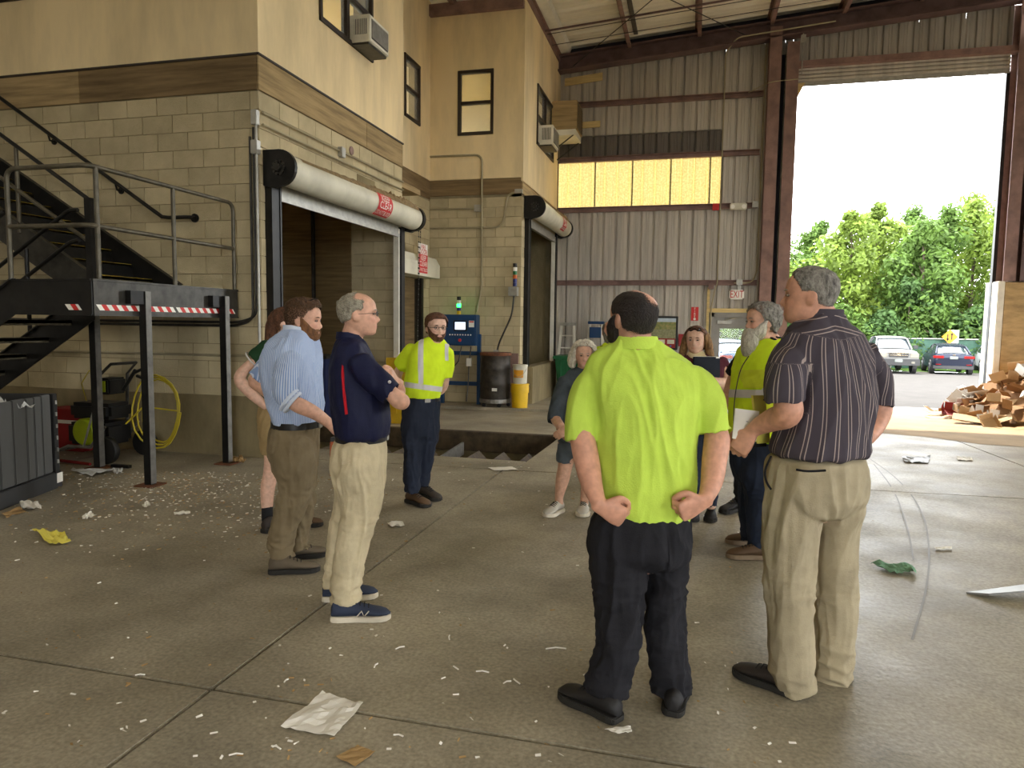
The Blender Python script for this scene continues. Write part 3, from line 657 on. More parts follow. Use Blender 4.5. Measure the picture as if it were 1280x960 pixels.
for s_, z, sz, mt in (('FIRE', 2.99, 0.13, 'sign_red'), ('DOOR', 2.905, 0.13, 'sign_red'), ('KEEP', 2.79, 0.13, 'sign_white'), ('CLEAR', 2.68, 0.13, 'sign_white'), ('DO NOT BLOCK', 2.57, 0.09, 'sign_white')):
    text(s_, sz, (X1B+0.357, 12.75, z), (0, 1, 0), (0, 0, 1), mt, SG, squeeze=0.75 if len(s_) > 6 else 1.0)

# ------------------------------------------------------------------ conduits and boxes on the office walls
def pipe(pts, r, label, name='conduit', material='conduit', cat='conduit', bend=0.12):
    P = [np.array(p, float) for p in pts]; out = [P[0]]
    for i in range(1, len(P)-1):
        a, b, c = P[i-1], P[i], P[i+1]; d0 = (a-b)/np.linalg.norm(a-b); d1 = (c-b)/np.linalg.norm(c-b)
        q = min(bend, np.linalg.norm(a-b)*0.45, np.linalg.norm(c-b)*0.45)
        for t_ in np.linspace(0, 1, 6): out.append((1-t_)**2*(b+d0*q)+2*t_*(1-t_)*b+t_*t_*(b+d1*q))
    out.append(P[-1]); m = MB(); m.tube(out, r, 8); return tag(m.build(name, material, smooth=True), label, cat)
xw = X1+0.03; yw = YB-0.03
pipe([(xw, YL+0.03, 3.87), (xw, 8.85, 3.87)], 0.014, 'upper thin conduit above the big roller door, left length')
pipe([(xw, 9.0, 3.87), (xw, YJ-0.03, 3.87)], 0.014, 'upper thin conduit above the big roller door, right length')
pipe([(xw, YL+0.03, 3.74), (xw, YJ-0.03, 3.74)], 0.014, 'lower thin conduit above the big roller door')
def jbox(c, s, label, material='galvanised', name='junction_box'):
    m = MB(); m.box(c, s); return tag(m.build(name, material, bevel=0.006), label, 'box')
jbox((xw, 8.92, 3.86), (0.07, 0.11, 0.13), 'square junction box on the wall over the big roller door')
m = MB(); m.lathe((X1+0.002, 9.25, 3.96), [(0.06, 0), (0.06, 0.012), (0.02, 0.014)], 14, 'x'); tag(m.build('round_cover', 'red_steel'), 'round rusty cover plate above the big roller door', 'plate')
m = MB(); m.bx(X1+0.001, X1+0.008, 9.42, 10.0, 3.52, 3.68); tag(m.build('mortar_patch', 'cast_concrete', bevel=0.003), 'grey patched spot on the blocks over the roller door', 'patch')
for i, dx in enumerate((0.02, 0.065)):
    pipe([(X1-0.03-dx, YL-0.03, 3.70-0.1*i), (X1-0.03-dx, YL-0.03, 1.62-0.04*i), (X1-0.25-dx, YL-0.03, 1.55-0.04*i), (-8.6, YL-0.03, 1.55-0.04*i)], 0.015, ('outer' if i == 0 else 'inner')+' grey conduit running down the office corner and along the wall', material='grey_steel')
pipe([(X1-0.015, YL-0.035, 3.82), (X1-0.015, YL-0.035, 0.9)], 0.016, 'bare metal conduit running straight down the office corner', material='galvanised')
pipe([(-8.9, YL-0.03, 1.16), (X1-0.03, YL-0.03, 1.17)], 0.014, 'thin conduit running level along the wall under the landing', material='conduit')
jbox((X1-0.02, YL-0.04, 3.80), (0.07, 0.07, 0.16), 'upper conduit elbow fitting on the office corner'); jbox((X1-0.02, YL-0.04, 3.48), (0.08, 0.08, 0.15), 'lower conduit elbow fitting on the office corner')
pipe([(X1B+0.02, yw, 4.97), (-4.25, yw, 4.96), (-4.23, yw, 2.3), (-4.33, yw, 1.8)], 0.022, 'long conduit bent down the back office wall to the control cabinet', bend=0.16)
pipe([(X1B+0.02, yw, 3.90), (-4.38, yw, 3.90)], 0.018, 'short level conduit ending in a box on the back office wall')
jbox((-4.33, yw-0.01, 3.90), (0.13, 0.07, 0.14), 'small box at the end of a conduit on the back office wall')
pipe([(X1B+0.02, yw, 3.52), (-3.80, yw, 3.51), (-3.70, yw, 4.18), (X2+0.02, yw, 4.20)], 0.020, 'conduit curving up to the far roller door on the back office wall', bend=0.22)
jbox((X2-0.06, yw-0.01, 4.21), (0.16, 0.06, 0.09), 'conduit fitting beside the far roller door')
pipe([(X2+0.03, 17.62, 6.0), (X2+0.03, 17.62, 4.25)], 0.012, 'thin conduit hanging down beside the far office window', material='grey_steel')
# window air conditioners
def aircon(X, y0, y1, z0, z1, d, label):
    A = thing('air_conditioner', label, 'air conditioner', (X, (y0+y1)/2, z0))
    m = MB(); m.bx(X+0.01, X+d, y0, y1, z0, z1); b_ = m.build('case', 'white_paint', A, bevel=0.012)
    m = MB(); m.bx(X+d, X+d+0.006, y0+0.05, y1-0.05, z0+0.05, z1-0.05); m.build('grille', 'grey_steel', A)
    n = 12
    for k in range(n):
        z = z0+0.06+(z1-z0-0.12)*(k+0.5)/n; m = MB(); m.bx(X+d+0.004, X+d+0.016, y0+0.05, y1-0.05, z-0.006, z+0.006); m.build('grille_slat', 'galvanised', A)
    m = MB(); m.bx(X+d*0.28, X+d*0.85, y0-0.006, y0, z0+0.10, z1-0.06); v_ = m.build('side_vent', 'black_plastic', A)
    for k in range(8):
        x = X+d*(0.30+0.07*k); m = MB(); m.bx(x, x+d*0.03, y0-0.012, y0-0.004, z0+0.10, z1-0.06); m.build('vent_slat', 'white_paint', A)
    m = MB(); m.bx(X+d*0.1, X+d*0.9, y0+0.02, y1-0.02, z0-0.03, z0); m.build('drip_tray', 'grey_steel', A)
aircon(X1, 9.20, 9.82, 5.40, 5.76, 0.32, 'white air conditioner sticking out of the large front office window')
aircon(X2, 15.35, 16.0, 5.45, 5.86, 0.34, 'small white air conditioner in the far office window')
A = thing('air_conditioner', 'brown air conditioner on a bracket shelf at the far end of the office wall', 'air conditioner', (X2, 17.2, 5.95))
m = MB(); m.bx(X2+0.02, X2+0.62, 16.75, 17.55, 6.12, 6.78); m.build('case', 'plywood', A, bevel=0.01)
m = MB(); m.bx(X2+0.62, X2+0.63, 16.80, 17.5, 6.17, 6.73); m.build('grille', 'grey_steel', A)
for k in range(8):
    m = MB(); m.bx(X2+0.625, X2+0.64, 16.8, 17.5, 6.19+k*0.066, 6.205+k*0.066); m.build('grille_slat', 'dust', A)
m = MB(); m.bx(X2+0.02, X2+0.6, 16.7, 17.55, 5.98, 6.11); m.build('shelf', 'white_paint', A)
for yy in (16.72, 17.5):
    m = MB(); m.tube([(X2+0.02, yy, 5.6), (X2+0.55, yy, 5.98)], 0.015, 6); m.build('bracket', 'grey_steel', A)

# ------------------------------------------------------------------ things on the far wall
def plank(x0, x1, z0, z1, tilt, label):
    m = MB(); m.add([(x0, YF-0.05, z0), (x1, YF-0.05, z0+tilt), (x1, YF-0.05, z1+tilt), (x0, YF-0.05, z1), (x0, YF-0.01, z0), (x1, YF-0.01, z0+tilt), (x1, YF-0.01, z1+tilt), (x0, YF-0.01, z1)],
                    [(0,1,2,3),(4,7,6,5),(0,4,5,1),(1,5,6,2),(2,6,7,3),(3,7,4,0)])
    return tag(m.build('plank', 'lumber'), label, 'plank')
plank(-3.28, -2.35, 7.44, 7.62, 0.08, 'short pale plank fixed to the ribbed wall under the rafter'); plank(-2.92, -2.38, 6.40, 6.55, 0.01, 'short pale plank on the ribbed wall beside the brown air conditioner')
pipe([(2.8, YF-0.46, roof_z(2.8)-0.42), (0.75, YF-0.46, roof_z(0.75)-0.44), (0.52, YF-0.13, roof_z(0.5)-0.62), (0.52, YF-0.13, 2.6), (0.47, YF-0.13, 2.45), (0.40, YF-0.13, 2.0), (0.40, YF-0.13, -0.2)], 0.016, 'conduit running from the roof down the ribbed wall to the exit door frame', material='conduit')
pipe([(1.4, YF-0.18, 8.0), (1.40, YF-0.18, 2.85), (1.30, YF-0.18, 2.60), (0.9, YF-0.18, 2.60)], 0.014, 'thin conduit beside the steel column leading to the exit sign', material='conduit')
pipe([(1.05, YF-0.2, 6.95), (1.5, YF-0.45, 7.08), (2.1, YF-0.45, 7.10)], 0.012, 'sagging wire strung in front of the steel column', name='wire', cat='wire')
pipe([(2.16, YF-0.38, 8.1), (2.16, YF-0.38, 7.2)], 0.014, 'thin conduit at the upper corner of the large doorway', material='galvanised')
jbox((2.16, YF-0.4, 7.98), (0.10, 0.07, 0.16), 'junction box at the upper corner of the large doorway')
jbox((1.02, YF-0.16, 2.62), (0.14, 0.09, 0.14), 'junction box on the girt over the exit sign'); jbox((0.38, YF-0.16, 2.52), (0.13, 0.08, 0.13), 'junction box at the top of the exit door conduit', 'red_steel')
jbox((0.42, YF-0.16, 4.38), (0.15, 0.08, 0.15), 'small red fire alarm box on the girt', 'sign_red', 'alarm_box')
EL = thing('emergency_light', 'cream emergency light with two heads on the girt', 'light', (0.93, YF-0.18, 4.30))
m = MB(); m.bx(0.74, 1.12, YF-0.20, YF-0.11, 4.30, 4.46); m.build('case', 'hood_white', EL, bevel=0.02)
for x in (0.80, 1.05):
    m = MB(); m.lathe((x, YF-0.20, 4.37), [(0.05, -0.03), (0.05, 0), (0.02, 0.01)], 12, 'y'); m.build('lamp_head', 'sign_white', EL)
jbox((1.31, YF-0.14, 4.42), (0.14, 0.06, 0.14), 'grey box at the end of the girt by the steel column')
EX = thing('exit_sign', 'white exit sign with red letters above the door', 'sign', (0.97, YF-0.2, 2.20))
m = MB(); m.bx(0.80, 1.14, YF-0.20, YF-0.13, 2.21, 2.44); m.build('case', 'sign_white', EX, bevel=0.03)
text('EXIT', 0.24, (0.97, YF-0.203, 2.325), (1, 0, 0), (0, 0, 1), 'sign_red', EX, squeeze=0.62)
m = MB(); m.bx(0.99, 1.05, YF-0.18, YF-0.14, 2.44, 2.56); m.build('stem', 'galvanised', EX)
# exit door with window and closer
mat('door_grey', (150, 148, 142), 0.5, var=0.08)
D4 = thing('door_4', None, None, (0.9, YF-0.05, -0.22), kind='structure')
for a, b, p, q in ((0.36, 0.48, -0.22, 1.90), (1.32, 1.44, -0.22, 1.90), (0.36, 1.44, 1.80, 1.90)):
    m = MB(); m.bx(a, b, YF-0.10, YF+0.05, p, q); m.build('door_frame', 'door_grey', D4)
m = MB(); m.bx(0.34, 1.46, YF-0.12, YF-0.02, 1.90, 2.0); m.build('frame_plank', 'lumber', D4)
m = MB(); m.bx(0.30, 0.36, YF-0.11, YF-0.01, -0.22, 2.5); m.build('frame_plank', 'lumber', D4)
for r_ in srect(0.48, 1.32, -0.20, 1.80, [(0.62, 1.20, 0.70, 1.52)]):
    m = MB(); m.bx(r_[0], r_[1], YF-0.05, YF-0.01, r_[2], r_[3]); m.build('door_leaf', 'door_grey', D4)
m = MB(); m.bx(0.62, 1.20, YF-0.035, YF-0.028, 0.70, 1.52); m.build('pane', 'window_glass', D4)
m = MB(); m.bx(0.56, 0.88, YF-0.13, YF-0.05, 1.63, 1.71); m.tube([(0.72, YF-0.12, 1.71), (0.86, YF-0.20, 1.76), (1.1, YF-0.10, 1.78)], 0.014, 6); m.build('door_closer', 'galvanised', D4)
m = MB(); m.bx(0.50, 1.30, YF-0.10, YF-0.06, 0.60, 0.68); m.build('push_bar', 'galvanised', D4)
# fire sign, notice board picture, small red plaque
FS = thing('fire_sign', 'narrow red extinguisher sign on the ribbed wall', 'sign', (0.03, YF-0.02, 1.7)); m = MB(); m.bx(-0.06, 0.11, YF-0.03, YF-0.012, 1.70, 2.03); m.build('plate', 'sign_red', FS)
for k, s_ in enumerate('FIRE'): text(s_, 0.075, (0.025, YF-0.034, 1.985-0.062*k), (1, 0, 0), (0, 0, 1), 'sign_white', FS)
m = MB(); m.lathe((0.025, YF-0.034, 1.74), [(0.03, 0), (0.03, 0.004)], 10, 'y'); m.build('emblem', 'sign_white', FS)
mat('picture_sky', (190, 204, 216), 0.4); mat('picture_hills', (104, 124, 66), 0.5, var=0.3, scale=14, rgb2=(168, 150, 96)); mat('picture_field', (150, 150, 112), 0.5, var=0.2, scale=20); mat('picture_red', (150, 34, 34), 0.5); mat('blue_button', (30, 110, 190), 0.4)
PB = thing('notice_board', 'black framed board with a landscape picture and red lower band', 'board', (-0.67, YF-0.1, 1.0))
m = MB(); m.bx(-1.42, -0.36, YF-0.14, YF-0.08, 0.98, 1.80); m.build('frame', 'black_plastic', PB, bevel=0.008)
for nm, p, q, mt in (('sky_band', 1.66, 1.75, 'picture_sky'), ('hill_band', 1.48, 1.66, 'picture_hills'), ('field_band', 1.26, 1.48, 'picture_field'), ('red_band', 1.03, 1.26, 'picture_red')):
    m = MB(); m.bx(-1.37, -0.41, YF-0.145, YF-0.138, p, q); m.build(nm, mt, PB)
for k in range(4):
    x = -1.28+k*0.225; m = MB(); m.bx(x, x+0.17, YF-0.149, YF-0.144, 1.13, 1.23); m.build('caption_card', 'hood_white', PB)
    m = MB(); m.lathe((x+0.085, YF-0.148, 1.075), [(0.022, -0.003), (0.022, 0.003)], 10, 'y'); m.build('button', 'blue_button', PB)
jbox((-0.26, YF-0.06, 1.22), (0.16, 0.10, 0.30), 'small red plaque beside the picture board', 'picture_red', 'plaque')
m = MB(); m.bx(-1.35, 0.30, YF-0.55, YF-0.1, 0.78, 0.85); 
TB = thing('side_table', 'pale bench standing against the ribbed wall below the picture board', 'table', (-0.5, YF-0.3, fall(YF)))
m.build('table_top', 'hood_white', TB, bevel=0.01)
for x in (-1.3, 0.24):
    for yy in (YF-0.52, YF-0.14):
        m = MB(); m.bx(x-0.025, x+0.025, yy-0.025, yy+0.025, fall(YF)-0.01, 0.78); m.build('leg', 'grey_steel', TB)
# lamp at the top right of the large doorway
emat('tube_lamp', (255, 255, 250), 6.0)
LP = thing('wall_lamp', 'bright upright tube lamp beside the top of the large doorway', 'lamp', (6.72, YF-0.45, 7.7))
m = MB(); m.bx(6.66, 6.76, YF-0.5, YF-0.42, 7.62, 7.78); m.build('bracket', 'grey_steel', LP); m = MB(); m.cyl((6.70, YF-0.48, 7.78), (6.72, YF-0.48, 8.20), 0.05, 12); m.build('tube', 'tube_lamp', LP)

# ------------------------------------------------------------------ control cabinet and neighbours
ZP = fall(13.6)+0.05
mat('blue_paint', (28, 66, 108), 0.45, var=0.12); emat('screen_glow', (200, 214, 240), 1.3); emat('green_lamp', (40, 255, 90), 7.0)
mat('green_lens', (30, 120, 60), 0.4); mat('amber_lens', (220, 110, 20), 0.4); mat('yellow_lens', (230, 190, 30), 0.4); mat('blue_lens', (30, 40, 110), 0.4)
CB = thing('control_cabinet', 'blue control cabinet with a lit screen standing on a blue frame', 'cabinet', (-4.62, 13.68, ZP))
cx0, cx1, cz0, cz1, cyf = -4.95, -4.22, 1.12, 1.74, 13.56
m = MB(); m.bx(cx0, cx1, cyf, cyf+0.28, cz0, cz1); m.build('case', 'blue_paint', CB, bevel=0.012)
m = MB(); m.bx(cx0+0.02, cx1-0.02, cyf-0.016, cyf, cz0+0.02, cz1-0.02); dr = m.build('door', 'blue_paint', CB, bevel=0.006)
m = MB(); m.bx(-4.68, -4.40, cyf-0.028, cyf-0.014, 1.41, 1.62); m.build('screen_bezel', 'black_plastic', dr)
m = MB(); m.bx(-4.65, -4.43, cyf-0.032, cyf-0.027, 1.44, 1.59); m.build('screen', 'screen_glow', dr)
m = MB(); m.bx(-4.36, -4.25, cyf-0.022, cyf-0.014, 1.49, 1.62); m.build('label_plate', 'sign_white', dr)
m = MB(); m.bx(-4.355, -4.255, cyf-0.024, cyf-0.02, 1.585, 1.612); m.build('label_band', 'sign_red', dr)
for k in range(9):
    m = MB(); m.lathe((-4.76+0.055*k, cyf-0.02, 1.335), [(0.014, -0.01), (0.014, 0.006)], 8, 'y'); m.build('button', 'sign_white', dr)
m = MB(); m.lathe((-4.545, cyf-0.03, 1.225), [(0.032, -0.015), (0.032, 0.015)], 12, 'y'); m.build('stop_button', 'sign_red', dr)
for x in (-4.98, -4.20):
    m = MB(); m.bx(x-0.035, x+0.035, 13.70, 13.77, ZP, 1.35); m.build('leg', 'blue_paint', CB)
m = MB(); m.bx(-4.98, -4.20, 13.70, 13.76, 0.30, 0.38); m.build('cross_bar', 'blue_paint', CB); m = MB(); m.bx(-4.98, -4.20, 13.70, 13.76, 0.92, 1.0); m.build('cross_bar', 'blue_paint', CB)
m = MB(); m.bx(-4.44, -4.34, 13.64, 13.70, 0.70, 0.86); m.build('outlet_box', 'sign_white', CB)
for pts in ([(-4.55, 13.66, 1.1), (-4.6, 13.62, 0.8), (-4.8, 13.6, 0.55), (-5.05, 13.6, 0.35)], [(-4.39, 13.66, 0.7), (-4.40, 13.64, 0.3), (-4.42, 13.6, -0.02)], [(-4.35, 13.66, 1.1), (-4.37, 13.64, 0.86)]):
    m = MB(); m.tube(pts, 0.012, 6); m.build('cable', 'grey_steel', CB)
def light_tower(x, y, z, h, segs, label):
    T_ = thing('signal_tower', label, 'signal light', (x, y, z)); n = len(segs)
    for k, (mt, nm) in enumerate(segs):
        m = MB(); m.cyl((x, y, z+h*k/n+0.002), (x, y, z+h*(k+1)/n-0.002), 0.042, 14); m.build(nm, mt, T_)
    return T_
light_tower(-4.62, 13.68, 1.745, 0.36, [('yellow_lens', 'lens'), ('blue_lens', 'lens'), ('green_lamp', 'lens'), ('sign_white', 'lens'), ('black_plastic', 'cap')], 'signal tower glowing green on top of the blue control cabinet')
light_tower(X2-0.10, YB-0.10, 2.32, 0.46, [('blue_lens', 'lens'), ('blue_lens', 'lens'), ('amber_lens', 'lens'), ('green_lens', 'lens'), ('sign_white', 'lens'), ('black_plastic', 'cap')], 'unlit signal tower with green and amber lenses by the far roller door')
jbox((X2-0.13, YB-0.09, 2.22), (0.18, 0.16, 0.18), 'grey box under the unlit signal tower by the far roller door')
pipe([(X2-0.12, YB-0.08, 2.13), (X2-0.16, YB-0.08, 1.75), (-3.85, YB-0.06, 1.15), (-3.9, YB-0.06, 0.9), (-3.9, YB-0.06, -0.05)], 0.018, 'sagging dark cable down the back office wall from the signal box', name='cable', material='grey_steel', cat='cable')
jbox((-3.90, YB-0.06, 0.95), (0.10, 0.08, 0.16), 'small box where the sagging cable meets the wall')
# steel drum on a dolly
mat('drum_black', (66, 60, 52), 0.45, metal=0.3, var=0.3, scale=8); mat('rust', (120, 74, 46), 0.8, var=0.3, scale=9)
DM = thing('steel_drum', 'dark steel drum standing on a wheeled dolly', 'drum', (-3.80, 13.55, ZP)); c = (-3.80, 13.55, ZP+0.16)
m = MB(); r = 0.30; prof = [(r*0.99, 0), (r, 0.02)]
for zc_ in (0.30, 0.60): prof += [(r, zc_-0.03), (r*1.035, zc_), (r, zc_+0.03)]
prof += [(r, 0.86), (r*1.03, 0.88), (r*1.03, 0.92), (r*0.96, 0.92), (r*0.95, 0.89)]
m.lathe(c, prof, 32); m.build('barrel', 'drum_black', DM, smooth=True)
m = MB(); m.lathe(c, [(r*1.045, 0.86), (r*1.06, 0.88), (r*1.06, 0.905), (r*1.04, 0.92)], 32); m.build('lid_ring', 'rust', DM, smooth=True)
m = MB(); m.bx(-3.78, -3.68, 13.235, 13.252, ZP+0.33, ZP+0.39); m.build('label_plate', 'sign_white', DM)
m = MB(); m.lathe((-3.80, 13.55, ZP+0.08), [(0.30, 0), (0.315, 0.01), (0.315, 0.08), (0.30, 0.08)], 24); m.build('dolly_ring', 'worn_steel', DM)
for k in range(5):
    a = 2*math.pi*k/5-1.0; m = MB(); m.cyl((-3.80+0.27*math.cos(a), 13.535+0.27*math.sin(a), ZP+0.04), (-3.80+0.27*math.cos(a), 13.57+0.27*math.sin(a), ZP+0.04), 0.04, 10); m.build('caster', 'black_plastic', DM)
m = MB(); m.bx(-3.78, -3.43, YB-0.06, YB-0.03, ZP, 0.97); tag(m.build('brown_panel', 'red_steel'), 'brown steel panel leaning on the wall behind the drum', 'panel')
# buckets
mat('yellow_plastic', (232, 190, 24), 0.45, var=0.1); mat('bucket_white', (214, 210, 190), 0.45, var=0.12); mat('bucket_label', (226, 160, 40), 0.5)
BK = thing('yellow_bucket', 'yellow plastic bucket standing on the pad beside the drum', 'bucket', (-3.28, 13.5, ZP))
m = MB(); m.lathe((-3.28, 13.5, ZP), [(0.155, 0), (0.165, 0.30), (0.18, 0.30), (0.182, 0.40), (0.175, 0.45)], 28); m.build('pail', 'yellow_plastic', BK, smooth=True); m = MB(); m.lathe((-3.28, 13.5, ZP+0.45), [(0.185, 0), (0.185, 0.025), (0.17, 0.03)], 28); m.build('rim', 'yellow_plastic', BK)
WB = thing('white_bucket', 'white plastic pail with a printed label stacked on the yellow bucket', 'bucket', (-3.28, 13.5, ZP+0.48))
m = MB(); m.lathe((-3.28, 13.5, ZP+0.482), [(0.135, 0), (0.148, 0.34), (0.155, 0.34), (0.155, 0.37)], 28); m.build('pail', 'bucket_white', WB, smooth=True)
P = [[(-3.28+0.149*math.cos(a), 13.5+0.149*math.sin(a), ZP+0.482+z) for a in np.linspace(-2.3, -0.9, 10)] for z in (0.12, 0.27)]; m = MB(); m.grid(P); m.build('label', 'bucket_label', WB)
m = MB(); m.tube([(-3.28+0.157*math.cos(a), 13.5+0.157*math.sin(a), ZP+0.482+0.30-0.16*math.sin((a+2.6)/2.2*math.pi)) for a in np.linspace(-2.6, -0.4, 14)], 0.005, 6); m.build('handle', 'galvanised', WB)
m = MB(); m.bx(X2-0.06, X2+0.20, 14.30, 16.95, fall(16)-0.05, 0.68); tag(m.build('concrete_kerb', 'cast_concrete', bevel=0.02), 'low concrete wall across the far roller doorway', 'low wall')
m = MB(); m.tube([(X2+0.1, 16.8, 0.68), (X2+0.12, 16.88, 1.0)], 0.02, 6); tag(m.build('pipe_stub', 'white_paint'), 'short white pipe stub standing on the low concrete wall', 'pipe')
# green bin
mat('green_plastic', (30, 104, 62), 0.5, var=0.12)
GB = thing('green_bin', 'green plastic tote bin beside the far roller door', 'bin', (-2.75, 16.5, fall(16.5)))
zb = fall(16.5); m = MB(); m.add([(-3.0, 16.25, zb), (-2.45, 16.25, zb), (-2.45, 16.8, zb), (-3.0, 16.8, zb), (-3.1, 16.15, zb+0.95), (-2.38, 16.15, zb+0.95), (-2.38, 16.9, zb+0.95), (-3.1, 16.9, zb+0.95)], [(0,3,2,1),(4,5,6,7),(0,1,5,4),(1,2,6,5),(2,3,7,6),(3,0,4,7)]); m.build('body', 'green_plastic', GB, bevel=0.02)
m = MB(); m.bx(-3.14, -2.34, 16.10, 16.95, zb+0.95, zb+1.03); m.build('rim', 'green_plastic', GB, bevel=0.015)
for k in range(4):
    m = MB(); m.bx(-2.98+0.15*k, -2.95+0.15*k, 16.15, 16.2, zb+0.2, zb+0.95); m.build('rib', 'green_plastic', GB)
# step ladders
def ladder(x, y, top, wd, label, cap, capm):
    z0 = fall(y); T_ = thing('step_ladder', label, 'ladder', (x, y, z0)); h = top-z0
    for s_ in (-1, 1):
        m = MB(); m.bar((x+s_*wd*0.75, y-0.34, z0), (x+s_*wd*0.45, y, top), 0.06, 0.04, (0, 1, 0)); m.build('front_rail', 'white_paint', T_)
        m = MB(); m.bar((x+s_*wd*0.75, y+0.30, z0), (x+s_*wd*0.45, y+0.03, top), 0.04, 0.025, (0, 1, 0)); m.build('rear_rail', 'galvanised', T_)
    n = int(h/0.30)
    for k in range(1, n+1):
        f_ = k*0.30/h; wv = wd*(0.75-0.30*f_); m = MB(); m.box((x, y-0.34*(1-f_), z0+k*0.30), (2*wv, 0.09, 0.03)); m.build('step', 'white_paint', T_)
    m = MB(); m.box((x, y, top+0.02), (wd*1.15, 0.18, 0.07)); m.build('cap', capm, T_, bevel=0.01)
    return T_
ladder(-3.02, 17.42, 1.56, 0.34, 'aluminium step ladder standing open behind the green bin', 'cap', 'galvanised')
LB = ladder(-2.32, 17.42, 1.60, 0.34, 'step ladder with a blue top against the ribbed wall', 'cap', 'blue_paint')
m = MB(); m.box((-2.32, 17.30, 1.38), (0.28, 0.05, 0.26)); m.build('tool_tray', 'blue_paint', LB)
# things standing in the front bay
mat('navy_paint', (26, 40, 84), 0.5, var=0.15); mat('yellow_paint', (226, 186, 40), 0.6, var=0.15)
BC = thing('blue_skip', 'dark blue steel container standing inside the big roller door', 'container', (-6.4, 10.3, fall(9.9)))
m = MB(); m.bx(-7.2, -5.72, 10.24, 10.84, fall(10.78), 0.97); m.build('body', 'navy_paint', BC, bevel=0.01); m = MB(); m.bx(-7.24, -5.68, 10.21, 10.87, 0.97, 1.02); m.build('rim', 'grey_steel', BC)
for k in range(4):
    m = MB(); m.bx(-7.0+0.36*k, -6.94+0.36*k, 10.21, 10.24, -0.07, 0.97); m.build('rib', 'navy_paint', BC)
YBK = thing('yellow_barrier', 'yellow steel guard standing at the end of the big roller door', 'barrier', (-4.62, 10.55, fall(10.6)))
m = MB(); m.bx(-4.80, -4.46, 10.55, 10.62, fall(10.8), 1.0); m.build('plate', 'yellow_paint', YBK, bevel=0.008); m = MB(); m.bx(-4.80, -4.46, 10.62, 10.72, fall(10.8), 0.1); m.build('foot', 'yellow_paint', YBK)
m = MB(); m.bx(-4.65, -4.61, 10.535, 10.55, 0.1, 1.0); m.build('rib', 'yellow_paint', YBK)
# ------------------------------------------------------------------ steel stair with landing
mat('tread', (96, 88, 66), 0.7, metal=0.2, var=0.3, scale=20)
mat('nosing', (214, 178, 40), 0.7, var=0.25, scale=12)
mat('rail_steel', (96, 90, 74), 0.42, metal=0.35, var=0.2, scale=9)
mat('post_face', (120, 118, 112), 0.45, metal=0.4, var=0.2, scale=9)
ST = thing('steel_stair', 'black steel stair with railed landing against the block wall', 'stairs', (-5.4, 6.0, 0))
LX0, LX1, LY0, LY1, LZ = -6.05, -4.98, 4.99, 6.98, 1.91
m = MB(); m.bx(LX0, LX1-0.02, LY0+0.02, LY1, LZ-0.05, LZ-0.005); m.build('landing_deck', 'tread', ST)
m = MB(); m.bx(LX1-0.02, LX1, LY0, LY1, LZ-0.30, LZ); m.bx(LX1-0.09, LX1+0.012, LY0, LY1, LZ-0.012, LZ+0.004); m.bx(LX1-0.09, LX1+0.012, LY0, LY1, LZ-0.312, LZ-0.298); sb = m.build('side_beam', 'grey_steel', ST)
m = MB(); m.bx(LX0+0.2, LX1, LY0-0.01, LY0+0.012, LZ-0.30, LZ); m.bx(LX0+0.2, LX1, LY0-0.02, LY0+0.06, LZ-0.012, LZ+0.002); m.bx(LX0+0.2, LX1, LY0-0.02, LY0+0.06, LZ-0.31, LZ-0.298); fbm = m.build('front_beam', 'black_steel', ST)
# red and white tape on the beams, one stripe after another
def tape(pts_fn, s0, s1, parent):
    s_ = s0; k = 0
    while s_ < s1:
        e = min(s_+0.055, s1); m = MB(); m.add([pts_fn(s_, 0), pts_fn(e, 0), pts_fn(e-0.04, 0.05), pts_fn(s_-0.04, 0.05)], [(0, 1, 2, 3)]); m.build('tape_stripe', 'sign_red' if k % 2 else 'sign_white', parent); s_ = e; k += 1
tape(lambda s_, t_: (LX1+0.003, s_, LZ-0.265+t_), LY0+0.07, LY0+1.0, sb); tape(lambda s_, t_: (LX1+0.003, s_, LZ-0.265+t_), LY0+1.04, LY1-0.05, sb); tape(lambda s_, t_: (s_, LY0-0.014, LZ-0.265+t_), LX1-0.24, LX1-0.10, fbm)
# square posts
for (x, y, zt_) in ((-6.03, 6.05, 2.80), (-4.95, 5.55, LZ-0.08), (-4.92, 6.66, LZ-0.08)):
    m = MB(); m.bx(x-0.038, x+0.038, y-0.038, y+0.038, 0, zt_); m.build('post', 'black_steel', ST, bevel=0.004)
    m = MB(); m.bx(x+0.0385, x+0.041, y-0.034, y+0.034, 0.02, zt_ if zt_ < 2.5 else 1.6); m.build('post_strip', 'post_face', ST)
    m = MB(); m.bx(x-0.10, x+0.10, y-0.10, y+0.10, 0, 0.012); m.build('base_plate', 'rust', ST)
for y in (5.45, 6.58):
    m = MB(); m.bx(LX1, LX1+0.06, y-0.10, y+0.08, LZ-0.20, LZ-0.08); m.build('bracket', 'black_steel', ST)
